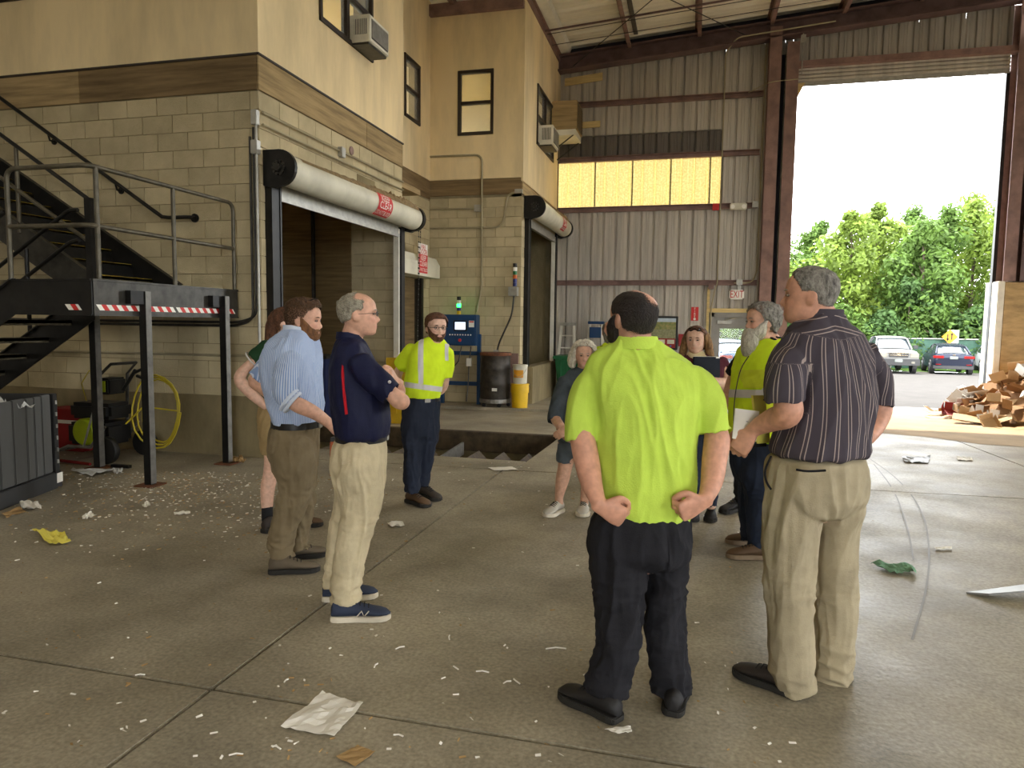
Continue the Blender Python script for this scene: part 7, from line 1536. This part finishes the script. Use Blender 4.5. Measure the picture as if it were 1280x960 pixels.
p.set_head(1009, 405, 334, -112, 2, H=.246, fat=1.06, jaw=1.1); p.neck([(1014, 382, 0, 24), (1020, 394, 0, 23), (1027, 406, 0, 24)])
p.arm([(982, 450, -.12, 20), (981, 480, -.16, 19), (985, 505, -.18, 17.5), (984, 518, -.17, 17), (968, 524, -.10, 15), (950, 532, -.04, 11.5), (941, 538, -.02, 9)])
p.hand(p.P(939, 540, -.02), p.vec(-.45, .75, .25), p.vec(.35, .25, .9), -1, (.45, .6, .4), size=1.06, thumb=.9)
p.arm([(1088, 450, .14, 19), (1098, 480, .18, 16), (1101, 508, .20, 14), (1095, 530, .18, 12), (1084, 548, .12, 9)]); p.hand(p.P(1083, 550, .12), p.vec(-.5, 1, -.1), p.vec(-.8, -.4, 0), 1, (.2, .3, .2))
p.finish_body(); p.eyes(brow='hair_grey')
p.hair(hairline(.84, .72, .54, .24), lambda t_, ph: .035+.02*sstep(.8, .95, t_), 'hair_saltpepper', rough=.010, freq=34, seed=27, under=.02, soft=.08, fade=.6)
cc = p.P(1030, 480)
def wrap2(V_):
    d = (V_-cc); x = d @ p.rt
    tor_ = np.where(V_[:, 2] > p.P(1030, 424)[2]+0.03*np.abs(x)/.2, (V_[:, 2]-cc[2])*1.0+0.2*np.abs(x), np.arctan2(d @ p.fwd, d @ p.side)*.24+0.012*np.sin(V_[:, 2]*9))
    for q in (p.P(979, 485, -.17), p.P(1097, 485, .18)):
        e = V_-q; hd_ = np.hypot(e @ p.rt, e @ p.toc); tor_ = np.where((hd_ < .115) & (V_[:, 2] < p.P(1030, 452)[2]) & (V_[:, 2] > p.P(1030, 512)[2]), np.arctan2(e @ p.rt, e @ p.toc)*.09, tor_)
    return tor_
sh = shirt(p, 'striped_shirt', 'dark_stripe', tor, [[(992, 442, -.08, 22), (982, 462, -.14, 26), (979, 485, -.17, 26), (979, 502, -.17, 25.5)], [(1078, 444, .10, 20), (1093, 468, .16, 21), (1099, 492, .19, 18), (1099, 508, .19, 17)]], amp=.010, seed=28, squash=(1.3, 1.3, .5), freq=7, attr={'wrap': wrap2})
collar(p, (398, 1001, 1055, .85, 0), 'dark_stripe', sh, stand=.04)
pn = pants(p, 'khaki_trousers', 'khaki_dark', pel, [nl, fl], seed=29, amp=.009, freq=6)
m = MB(); m.tube(catmull([p.P(*q) for q in ((995, 587, -.235), (1010, 589, -.25), (1032, 588, -.25))], 5), .005, 6); m.build('back_pocket', 'black_cloth', pn)
m = MB(); m.tube(catmull([p.P(*q) for q in ((964, 570, -.10), (956.5, 588, -.10), (958, 602, -.11), (964, 612, -.12))], 5), .005, 6); m.build('side_pocket', 'black_cloth', pn)
p.shoe((1003, 874), (934, 846), 'low', 'boot_dark', 'sole_dark', L_=.32, W_=1.12, hgt=1.1); p.shoe((1058, 852), (1012, 832), 'low', 'boot_dark', 'sole_dark', L_=.32, W_=1.12, hgt=1.1)
# papers in his hand
R3 = np.array([p.vec(.97, .12, .2), p.vec(-.2, 0, 1), p.vec(.1, -1, 0)]).T
BKL = thing('booklet', 'white printed booklet held in the striped shirt man\'s hand', 'booklet', p.P(930, 552, .02)); m = MB(); m.box(p.P(932, 531, .01), (p.m(33), .006, p.m(38)), R3); m.build('pages', 'paper_white', BKL)
mat('ink_grey', (150, 148, 144), 0.8, var=0.0)
for k, (dx, dy, w_) in enumerate(((-4, -12, 6), (2, -4, 3), (2, 2, 3), (1, 8, 4), (-10, 14, 5))):
    m = MB(); m.box(p.P(932+dx, 531+dy, .004), (p.m(w_), .001, p.m(1.2 if k < 4 else 3.5)), R3); m.build('print_line', 'ink_grey' if k < 4 else 'black_cloth', BKL)
YPD = thing('notepad', 'yellow legal pad held behind the white booklet', 'notepad', p.P(955, 555, .05)); R4 = np.array([p.vec(.8, .0, .6), p.vec(-.6, 0, .8), p.vec(-.12, -1, 0)]).T
m = MB(); m.box(p.P(951, 524, .10), (p.m(26), .010, p.m(62)), R4); m.build('pages', 'paper_yellow', YPD); m = MB(); m.box(p.P(949, 556, .10), (p.m(26), .014, p.m(5)), R4); m.build('binding', 'black_cloth', YPD)
bpy.data.scenes.remove(TMP)
# ------------------------------------------------------------------ yard outside
m = MB(); m.add([(-80, YF, fall(YF)-0.02), (90, YF, fall(YF)-0.02), (90, 41.5, fall(41.5)), (-80, 41.5, fall(41.5))], [(0, 1, 2, 3)])
tag(m.build('ground_yard', 'asphalt'), kind='structure')
m = MB(); m.add([(-80, 41.5, fall(41.5)+0.01), (120, 41.5, fall(41.5)+0.01), (120, 120, -0.4), (-80, 120, -0.4)], [(0, 1, 2, 3)])
tag(m.build('ground_verge', 'grass'), kind='structure')
m = MB(); m.add([(-90, -90, -0.75), (90, -90, -0.75), (90, YF+0.3, -0.75), (-90, YF+0.3, -0.75)], [(0, 1, 2, 3)])
tag(m.build('ground_around', 'asphalt'), kind='structure')
mat('dirt', (166, 142, 108), 0.95, var=0.15, scale=1.5, bump=0.2, bscale=20)
m = MB(); P = []
for i in range(9):
    row = []
    for j in range(9):
        x = 2.4+4.6*i/8; yy = 11.9+4.9*j/8+0.5*math.sin(i*1.3)*(1 if j in (0, 8) else 0); row.append((x, yy, fall(yy)+0.004))
    P.append(row)
m.grid(P); tag(m.build('sand_patch', 'dirt', FLOOR), 'patch of tracked-in sandy dust inside the large doorway')

# ---- trees
def leafmat(name, rgb):
    m = bpy.data.materials.new(name); m.use_nodes = True; MATS[name] = m; t_ = m.node_tree; N = t_.nodes; L = t_.links; b = N['Principled BSDF']; b.inputs['Roughness'].default_value = 0.6; b.inputs['Specular IOR Level'].default_value = 0.2
    ge = N.new('ShaderNodeNewGeometry'); nz = N.new('ShaderNodeTexNoise'); nz.inputs['Scale'].default_value = 1.2; nz.inputs['Detail'].default_value = 6; L.new(ge.outputs['Position'], nz.inputs['Vector'])
    cr = N.new('ShaderNodeValToRGB'); c = lin(rgb); cr.color_ramp.elements[0].position = .3; cr.color_ramp.elements[1].position = .7; cr.color_ramp.elements[0].color = (*[v*0.55 for v in c], 1); cr.color_ramp.elements[1].color = (c[0]*1.25, c[1]*1.2, c[2], 1)
    L.new(nz.outputs['Fac'], cr.inputs['Fac']); L.new(cr.outputs['Color'], b.inputs['Base Color']); tl = N.new('ShaderNodeBsdfTranslucent'); L.new(cr.outputs['Color'], tl.inputs['Color']); mx = N.new('ShaderNodeMixShader'); mx.inputs[0].default_value = 0.45
    L.new(b.outputs[0], mx.inputs[1]); L.new(tl.outputs[0], mx.inputs[2]); L.new(mx.outputs[0], N['Material Output'].inputs['Surface'])
leafmat('leaf_light', (112, 134, 58)); leafmat('leaf_mid', (92, 120, 58)); leafmat('leaf_dark', (74, 102, 58)); mat('bark', (92, 80, 66), 0.9, var=0.2, scale=8)
def foliage_mesh(name, h, rx, nblob, nleaf, size, material, seed, base=0.12):
    r0 = np.random.default_rng(seed); V_, F_ = [], []; blobs = []
    for i in range(nblob):
        z = h*(base+(0.97-base)*(i+0.5)/nblob); prof = math.sin(math.pi*min(1, max(.05, (z/h-base+.1)/(1.1-base))))**0.7; a = r0.uniform(0, 6.28); q = rx*prof*r0.uniform(.25, .75)*(1 if i < nblob-2 else .2)
        blobs.append((q*math.cos(a), q*math.sin(a), z, rx*(0.36+.28*r0.random())*max(.42, prof)))
    per = nleaf//nblob
    for bx_, by, bz, br in blobs:
        d = r0.normal(size=(per, 3)); d /= np.linalg.norm(d, axis=1)[:, None]; rad = br*r0.uniform(.35, 1.25, per)[:, None]; C_ = np.array((bx_, by, bz))+d*rad*np.array((1, 1, .8))
        nrm = d+r0.normal(0, .6, (per, 3))+np.array((0, 0, .4)); nrm /= np.linalg.norm(nrm, axis=1)[:, None]; t_ = np.cross(nrm, r0.normal(size=(per, 3))); t_ /= np.linalg.norm(t_, axis=1)[:, None]; b_ = np.cross(nrm, t_); s_ = size*r0.uniform(.6, 1.3, per)[:, None]
        o = len(V_)
        for k in range(per):
            V_ += [tuple(C_[k]-t_[k]*s_[k]), tuple(C_[k]+b_[k]*s_[k]*.5), tuple(C_[k]+t_[k]*s_[k]), tuple(C_[k]-b_[k]*s_[k]*.5)]; F_.append((o+4*k, o+4*k+1, o+4*k+2, o+4*k+3))
    me = bpy.data.meshes.new(name); me.from_pydata(V_, [], F_); me.materials.append(MATS[material]); return me, blobs
def tree(x, y, h, rx, material, label, seed, nleaf=7000, size=.17, base=.12, group='trees beyond the yard', name='tree', cat='tree'):
    z0 = -0.75; T_ = thing(name, label, cat, (x, y, z0), group); me, blobs = foliage_mesh('foliage', h, rx, max(12, int(h*2.2)), nleaf, size, material, seed, base)
    o = link('foliage', me, (x, y, z0), T_); o['kind'] = 'stuff'
    m = MB(); m.tube([(x, y, z0-.05), (x+.1, y, z0+h*.4), (x+.15, y+.1, z0+h*.86)], [h*.014, h*.010, .02], 7)
    for bx_, by, bz, br in blobs[::2]: m.tube([(x+.1, y, z0+bz*.8), (x+bx_*.8, y+by*.8, z0+bz)], [.05, .015], 5)
    m.build('trunk', 'bark', T_); return T_
TL = [(4.6, 47, 8.2, 2.2, 'leaf_light', 'slim light green tree at the left edge of the large doorway'), (7.2, 52, 7.0, 2.6, 'leaf_mid', 'low tree behind the head of the striped shirt man'), (9.2, 48, 9.6, 2.6, 'leaf_light', 'bright green tree with a ragged top just right of the striped shirt man'),
      (11.4, 51, 10.6, 2.6, 'leaf_light', 'tall bright tree above the pickup with a pointed crown'), (13.0, 47, 8.6, 2.3, 'leaf_mid', 'rounded tree above the gap between pickup and sedan'), (15.2, 50, 10.0, 2.7, 'leaf_mid', 'full green tree standing above the dark sedan'), (17.6, 53, 10.8, 2.6, 'leaf_light', 'pale loose tree behind the yellow road sign'), (18.2, 47, 11.6, 2.3, 'leaf_light', 'tallest tree reaching up at the right side of the doorway'), (21.5, 50, 12.0, 2.9, 'leaf_mid', 'tall tree mostly hidden behind the right door post'), (1.8, 48, 8.0, 2.4, 'leaf_light', 'tree seen through the exit door window'), (-1.2, 50, 8.5, 2.8, 'leaf_mid', 'tree far behind the ribbed wall'), (24.5, 48, 11, 2.8, 'leaf_mid', 'tree far behind the concrete pier'),
      (6.2, 57, 9.4, 3.0, 'leaf_mid', 'back row tree left of the pickup'), (9.0, 58, 10.4, 3.1, 'leaf_mid', 'back row tree rising behind the pickup'), (12.4, 58, 11.0, 3.2, 'leaf_light', 'back row tree between pickup and sedan'), (15.4, 58, 11.2, 3.2, 'leaf_mid', 'back row tree rising behind the sedan'), (19.0, 58, 12.0, 3.2, 'leaf_light', 'back row tree behind the tallest tree'), (22.6, 58, 12.4, 3.2, 'leaf_mid', 'back row tree hidden by the right door post')]
for i, (x, y, h, rx, mt, lb) in enumerate(TL): tree(x, y, h, rx, mt, lb, 100+i)
BX_ = [3.0, 5.8, 8.4, 10.8, 13.2, 15.6, 18.0, 20.4, 7.0, 12.1, 16.8, 0.6]; ORD_ = ['first', 'second', 'third', 'fourth', 'fifth', 'sixth', 'seventh', 'eighth', 'ninth', 'tenth', 'eleventh', 'twelfth']; BUSH = [ORD_[sorted(BX_).index(v)] for v in BX_]
for i, (x, y, h, rx) in enumerate([(3.0, 45.2, 3.0, 1.9), (5.8, 45.4, 3.4, 2.0), (8.4, 45.2, 3.6, 2.0), (10.8, 45.0, 3.2, 2.0), (13.2, 45.2, 3.6, 2.1), (15.6, 45.2, 3.4, 2.1), (18.0, 45.4, 3.2, 2.0), (20.4, 45.2, 3.4, 2.1), (7.0, 46.2, 5.0, 2.2), (12.1, 46.0, 5.2, 2.2), (16.8, 46.2, 5.0, 2.2), (0.6, 45.4, 3.2, 2.0)]):
    tree(x, y, h, rx, 'leaf_dark' if i % 2 else 'leaf_mid', BUSH[i]+' bush from the left in the hedge row beyond the parked cars', 300+i, 3200, .16, .02, 'hedge bushes beyond the cars', 'bush', 'bush')

# ---- fence with green slats
mat('fence_green', (50, 84, 68), 0.6, var=0.15, scale=6)
FN = thing('mesh_fence', 'chain link fence with green screening behind the parked cars', 'fence', (14, 44.4, fall(44.4)))
zf = fall(44.4)
m = MB(); m.bx(2, 26, 44.4, 44.42, zf+.05, zf+1.72); m.build('screen', 'fence_green', FN)
m = MB(); m.tube([(2, 44.37, zf+1.76), (26, 44.37, zf+1.76)], .035, 8); m.build('top_rail', 'galvanised', FN)
for x in np.arange(2, 26.1, 3.0):
    m = MB(); m.cyl((x, 44.35, zf), (x, 44.35, zf+1.85), .04, 8); m.build('post', 'galvanised', FN)

# ---- cars
mat('glass_dark', (34, 42, 46), 0.12, var=0.0, spec=0.8); mat('paint_navy', (30, 36, 52), 0.25, metal=0.3, var=0.03); mat('paint_white', (150, 150, 150), 0.3, var=0.02); mat('paint_silver', (122, 122, 120), 0.3, metal=0.2, var=0.02); mat('trim_grey', (58, 58, 58), 0.5); mat('tyre', (18, 18, 18), 0.8); mat('rim', (170, 172, 174), 0.3, metal=0.8); mat('tail_red', (140, 14, 18), 0.25); mat('headlamp', (140, 136, 124), 0.15); mat('plate_white', (130, 136, 130), 0.5); mat('paint_blue', (70, 92, 120), 0.25, metal=0.2); mat('chrome', (210, 210, 208), 0.15, metal=1.0)
def car(label, cat, pos, head, lower, cabin, paint, wheels, wr, parts, nm, roofw=.58):
    hd = np.array((math.sin(head), math.cos(head), 0.0)); rt = np.array((hd[1], -hd[0], 0.0)); z0 = fall(pos[1]); O = np.array((pos[0], pos[1], z0))
    C_ = thing(nm, label, cat, O)
    W_ = lambda u, v, z: O+hd*u+rt*v+np.array((0, 0, z))
    def shell(st, prof, name, material):
        m = MB(); P = []
        for q in st:
            ring = prof(*q[1:]); P.append([W_(q[0], v, z) for v, z in ring])
        m.grid(P); n = len(P[0]); m.add(P[0], [tuple(range(n))]); m.add(P[-1], [tuple(range(n-1, -1, -1))]); return m.build(name, material, C_, smooth=True)
    def plow(zb, zt, w_): 
        h = [(w_*.82, zb), (w_*.98, zb+.10), (w_, (zb+zt)/2), (w_*.985, zt-.14), (w_*.90, zt-.03), (w_*.55, zt+.005)]; return h+[(0, zt+.015)]+[(-a, b) for a, b in reversed(h)]+[(0, zb)]
    def pcab(zb, zt, wb, wt): 
        h = [(wb, zb), (wb*.97, zb+(zt-zb)*.35), (wt+(wb-wt)*.25, zb+(zt-zb)*.8), (wt, zt-.02), (wt*.6, zt+.02)]; return h+[(0, zt+.03)]+[(-a, b) for a, b in reversed(h)]
    shell(lower, plow, 'body', paint); shell(cabin, pcab, 'cabin_glass', 'glass_dark')
    # painted roof and pillars over the glass
    top = [q for q in cabin if q[2] > cabin[0][2]+.3]; m = MB(); P = [[W_(q[0], v*q[4]*1.03, q[2]+.035*(1-v*v)-.0) for v in np.linspace(-1, 1, 7)] for q in top]; m.grid(P); m.build('roof', paint, C_, smooth=True, solid=-.02)
    for sg in (-1, 1):
        for a, b in ((cabin[0], top[0]), (cabin[-1], top[-1])):
            m = MB(); m.tube([W_(a[0], sg*a[3]*.99, a[1]+.02), W_(b[0], sg*b[4]*1.02, b[2])], .035, 6); m.build('pillar', paint, C_)
        mid = cabin[len(cabin)//2]; m = MB(); m.tube([W_(mid[0], sg*mid[3]*1.0, mid[1]), W_(mid[0], sg*mid[4]*1.02, mid[2])], .035, 6); m.build('pillar', 'trim_grey', C_)
    for u in wheels:
        for sg in (-1, 1):
            def disc(r, v0, v1, name, material, parent, n=20):
                m = MB(); A = [W_(u+r*math.cos(a), v0, wr+r*math.sin(a)) for a in np.linspace(0, 6.283, n, endpoint=False)]; B_ = [W_(u+r*math.cos(a), v1, wr+r*math.sin(a)) for a in np.linspace(0, 6.283, n, endpoint=False)]
                m.add(A+B_, [tuple(range(n)), tuple(range(2*n-1, n-1, -1))]+[(i, (i+1) % n, n+(i+1) % n, n+i) for i in range(n)]); return m.build(name, material, parent)
            wv = max(q[3] for q in lower); t_ = disc(wr, sg*(wv-.20), sg*(wv+.015), 'wheel', 'tyre', C_); disc(wr*.64, sg*(wv-.1), sg*(wv+.03), 'rim', 'rim', t_, 14)
            for k in range(5):
                a = 6.283*k/5; m = MB(); m.tube([W_(u, sg*(wv+.032), wr), W_(u+wr*.6*math.cos(a), sg*(wv+.032), wr+wr*.6*math.sin(a))], .02, 5); m.build('spoke', 'trim_grey', t_)
            disc(wr*1.12, sg*(wv-.19), sg*(wv+.004), 'wheel_arch', 'trim_grey', C_)
    for name, material, (u0, u1, v0, v1, za, zb) in parts:
        m = MB(); m.add([W_(u, v, z) for u in (u0, u1) for v in (v0, v1) for z in (za, zb)], [(0, 1, 3, 2), (4, 6, 7, 5), (0, 4, 5, 1), (2, 3, 7, 6), (0, 2, 6, 4), (1, 5, 7, 3)]); m.build(name, material, C_, bevel=.015)
    return C_, W_
SEDL = [(0, .42, .80, .74), (.06, .32, .98, .82), (.4, .24, 1.02, .88), (1.2, .2, 1.0, .90), (3.1, .2, .96, .90), (3.9, .22, .88, .88), (4.4, .28, .76, .80), (4.58, .4, .62, .66)]
SEDC = [(.35, .98, 1.02, .74, .62), (.95, .97, 1.33, .79, .60), (1.5, .97, 1.42, .80, .58), (2.2, .96, 1.43, .80, .58), (2.7, .96, 1.36, .79, .58), (3.45, .92, .96, .74, .60)]
sedan_parts = [('tail_lamp', 'tail_red', (-.02, .20, .42, .86, .78, .90)), ('tail_lamp', 'tail_red', (-.02, .20, -.86, -.42, .78, .90)), ('number_plate', 'plate_white', (-.03, .02, -.17, .17, .74, .88)), ('bumper', 'trim_grey', (-.05, .3, -.84, .84, .26, .42)), ('reflector', 'tail_red', (-.06, 0, .52, .76, .46, .50)), ('reflector', 'tail_red', (-.06, 0, -.76, -.52, .46, .50)), ('emblem', 'chrome', (-.02, .01, -.07, .07, .92, .97))]
sd = onf(1193, 468.5)
CS, WS = car('dark blue sedan parked with its back to the doorway', 'car', (sd[0], sd[1]+.2), math.radians(9), SEDL, SEDC, 'paint_navy', (.85, 3.6), .32, sedan_parts, 'sedan')
TRL = [(0, .50, 1.02, .80), (.10, .42, 1.08, .90), (.5, .36, 1.12, .93), (1.5, .34, 1.16, .94), (3.4, .34, 1.18, .94), (3.5, .34, 1.22, .94), (5.2, .36, 1.22, .94), (5.3, .5, 1.2, .92)]
TRC = [(1.20, 1.14, 1.18, .82, .70), (1.75, 1.16, 1.66, .86, .68), (2.2, 1.16, 1.74, .86, .66), (2.7, 1.16, 1.75, .86, .66), (3.2, 1.16, 1.72, .86, .66), (3.45, 1.16, 1.2, .84, .7)]
tk_parts = [('grille', 'trim_grey', (-.04, .02, -.42, .42, .80, 1.00)), ('grille_bar', 'chrome', (-.06, 0, -.46, .46, .99, 1.03)), ('grille_bar', 'chrome', (-.06, 0, -.40, .40, .88, .91)), ('emblem', 'chrome', (-.07, 0, -.09, .09, .87, .96)), ('headlamp', 'headlamp', (-.03, .10, .50, .88, .78, 1.0)), ('headlamp', 'headlamp', (-.03, .10, -.88, -.50, .78, 1.0)), ('bumper', 'trim_grey', (-.08, .25, -.93, .93, .40, .72)), ('number_plate', 'plate_white', (-.10, -.05, -.17, .17, .56, .70)), ('mirror', 'trim_grey', (1.55, 1.68, .95, 1.16, 1.18, 1.36)), ('mirror', 'trim_grey', (1.55, 1.68, -1.16, -.95, 1.18, 1.36)), ('fog_lamp', 'headlamp', (-.10, 0, .55, .70, .50, .60)), ('fog_lamp', 'headlamp', (-.10, 0, -.70, -.55, .50, .60))]
tk = onf(1122, 467)
def flip(st): return st
# the pickup faces the doorway: its front end is u = 0 and u grows away from us
car('silver pickup truck parked facing the doorway', 'pickup truck', (tk[0], tk[1]), math.radians(3), TRL, TRC, 'paint_silver', (.95, 4.2), .37, tk_parts, 'pickup_truck')
wc = onf(1246, 468)
WCL = [(0, .42, .70, .66), (.15, .30, .84, .80), (.7, .22, .94, .88), (1.6, .2, 1.0, .90), (4.0, .2, 1.02, .90), (4.5, .3, .9, .84)]; WCC = [(.95, .94, .98, .74, .6), (1.7, .97, 1.42, .8, .58), (2.3, .97, 1.46, .8, .58), (3.2, .97, 1.44, .8, .58), (4.0, .97, 1.02, .78, .6)]
car('white car at the right end of the parked row, mostly hidden by the door post', 'car', (wc[0]+.25, wc[1]), math.radians(14), WCL, WCC, 'paint_white', (.85, 3.6), .33, [('headlamp', 'headlamp', (.02, .3, .45, .82, .62, .76)), ('headlamp', 'headlamp', (.02, .3, -.82, -.45, .62, .76)), ('bumper', 'trim_grey', (-.03, .2, -.7, .7, .26, .4)), ('number_plate', 'plate_white', (-.04, .02, -.17, .17, .45, .56))], 'hatchback')
bc = onf(921, 474)
car('pale blue car seen through the exit door window', 'car', (bc[0]+.2, bc[1]), math.radians(-20), SEDL, SEDC, 'paint_blue', (.85, 3.6), .32, sedan_parts, 'compact_car')
# ---- road sign
mat('road_yellow', (196, 132, 14), 0.5, var=0.05); mat('road_white', (150, 150, 146), 0.5)
sp = ony(1187, 421, 44.0); S_ = thing('road_sign', 'yellow diamond road sign with two black arrows behind the sedan', 'sign', (sp[0], 44.0, fall(44))); c = np.array((sp[0], 44.0, sp[2])); r = .40
m = MB(); m.prism([(c[0]-r, 43.97, c[2]), (c[0], 43.97, c[2]-r), (c[0]+r, 43.97, c[2]), (c[0], 43.97, c[2]+r)], (0, .02, 0)); m.build('plate', 'road_yellow', S_)
for dx, up in ((-.10, -1), (.10, 1)):
    m = MB(); y = 43.955; z = c[2]; x = c[0]+dx; m.prism([(x-.025, y, z-.16), (x+.025, y, z-.16), (x+.025, y, z+.16), (x-.025, y, z+.16)], (0, .01, 0)); m.prism([(x-.08, y, z+up*.10), (x+.08, y, z+up*.10), (x, y, z+up*.24)], (0, .01, 0)); m.build('arrow', 'black_plastic', S_)
m = MB(); m.cyl((c[0], 44.02, fall(44)), (c[0], 44.02, c[2]+.1), .035, 8); m.build('post', 'galvanised', S_)
m = MB(); m.bx(c[0]-.10, c[0]+.48, 44.05, 44.07, c[2]-.35, c[2]+.38); m.build('rear_plate', 'road_white', S_)

# ---- heap of flattened cardboard beside the door post
mat('cardboard', (158, 118, 76), 0.85, var=0.12, scale=6, rnd=0.18); mat('cardboard_light', (186, 154, 112), 0.85, var=0.1, rnd=0.12); mat('card_white', (200, 196, 190), 0.8, var=0.05); mat('card_red', (140, 38, 32), 0.7, var=0.1)
def heap_h(x, y):
    d = max(0.0, 1-math.hypot((x-7.2)/2.35, (y-15.7)/2.0)); return 1.35*d**0.85
m = MB(); P = []
for i in range(18):
    P.append([(4.9+3.8*i/17, 13.8+3.6*j/17, fall(13.8+3.6*j/17)+max(0, heap_h(4.9+3.8*i/17, 13.8+3.6*j/17)-.10)+.002) for j in range(18)])
m.grid(P); tag(m.build('cardboard_heap', 'cardboard'), 'packed core of the cardboard heap beside the door post', 'cardboard heap', kind='stuff')
LBL = {'cardboard': 'torn brown cardboard piece on the heap beside the door post', 'cardboard_light': 'pale brown cardboard flap on the heap beside the door post', 'card_white': 'white printed carton on the heap beside the door post', 'card_red': 'red printed carton on the heap beside the door post'}
rr = random.Random(5)
def card(x, y, z, sx, sy, rz, tilt, fold, material, label, group='cardboard pieces on the heap', box=False):
    m = MB(); th = .006; Rm = np.array((Matrix.Rotation(rz, 3, 'Z') @ Matrix.Rotation(tilt[0], 3, 'X') @ Matrix.Rotation(tilt[1], 3, 'Y')))
    def pan(q): 
        Q = [np.array(v) for v in q]; n_ = np.cross(Q[1]-Q[0], Q[2]-Q[0]); n_ /= np.linalg.norm(n_); V_ = [Rm @ v+np.array((x, y, z)) for v in Q]+[Rm @ (v-n_*th)+np.array((x, y, z)) for v in Q]; m.add(V_, [(0,1,2,3),(7,6,5,4),(0,4,5,1),(1,5,6,2),(2,6,7,3),(3,7,4,0)])
    hx, hy = sx/2, sy/2; pan([(-hx, -hy, 0), (hx, -hy, 0), (hx, hy, 0), (-hx, hy, 0)]); l = sx*.5; cf, sf = math.cos(fold), math.sin(fold)
    pan([(hx, -hy, 0), (hx+l*cf, -hy, l*sf), (hx+l*cf, hy, l*sf), (hx, hy, 0)])
    if box: pan([(-hx, -hy, 0), (-hx, hy, 0), (-hx-l*.1, hy, l), (-hx-l*.1, -hy, l)]); pan([(-hx, hy, 0), (hx, hy, 0), (hx, hy+.05, l*.9), (-hx, hy+.05, l*.9)])
    return tag(m.build('cardboard_piece', material), label, 'cardboard', group)
for k in range(190):
    x = rr.uniform(4.95, 8.0); y = rr.uniform(13.9, 16.6); h = heap_h(x, y)
    if h < .03 and rr.random() < .7: continue
    mt = rr.choices(['cardboard', 'cardboard_light', 'card_white', 'card_red'], [4, 3, 3, .6])[0]
    card(x, y, fall(y)+h+.03, rr.uniform(.14, .38), rr.uniform(.12, .32), rr.uniform(0, 6.28), (rr.gauss(.25, .3), rr.gauss(0, .3)), rr.uniform(.3, 1.9), mt, LBL[mt], 'cardboard pieces on the heap', rr.random() < .4)
fb_ = onf(1215, 530); card(fb_[0], fb_[1], fall(fb_[1])+.10, .62, .42, -.35, (.16, .10), .55, 'cardboard_light', 'large flattened pale box at the front of the cardboard heap', box=False, group=None)
for px, py, sx, lb in ((1175, 516, .45, 'flat torn cardboard lying apart left of the heap'), (1170, 523, .3, 'thin flat cardboard strip lying apart left of the heap'), (1262, 536, .4, 'crumpled pale wrapping at the front right of the heap')):
    q = onf(px, py); card(q[0], q[1], fall(q[1])+.012, sx, .22, .3, (.03, .0), .25, 'cardboard_light', lb, None)
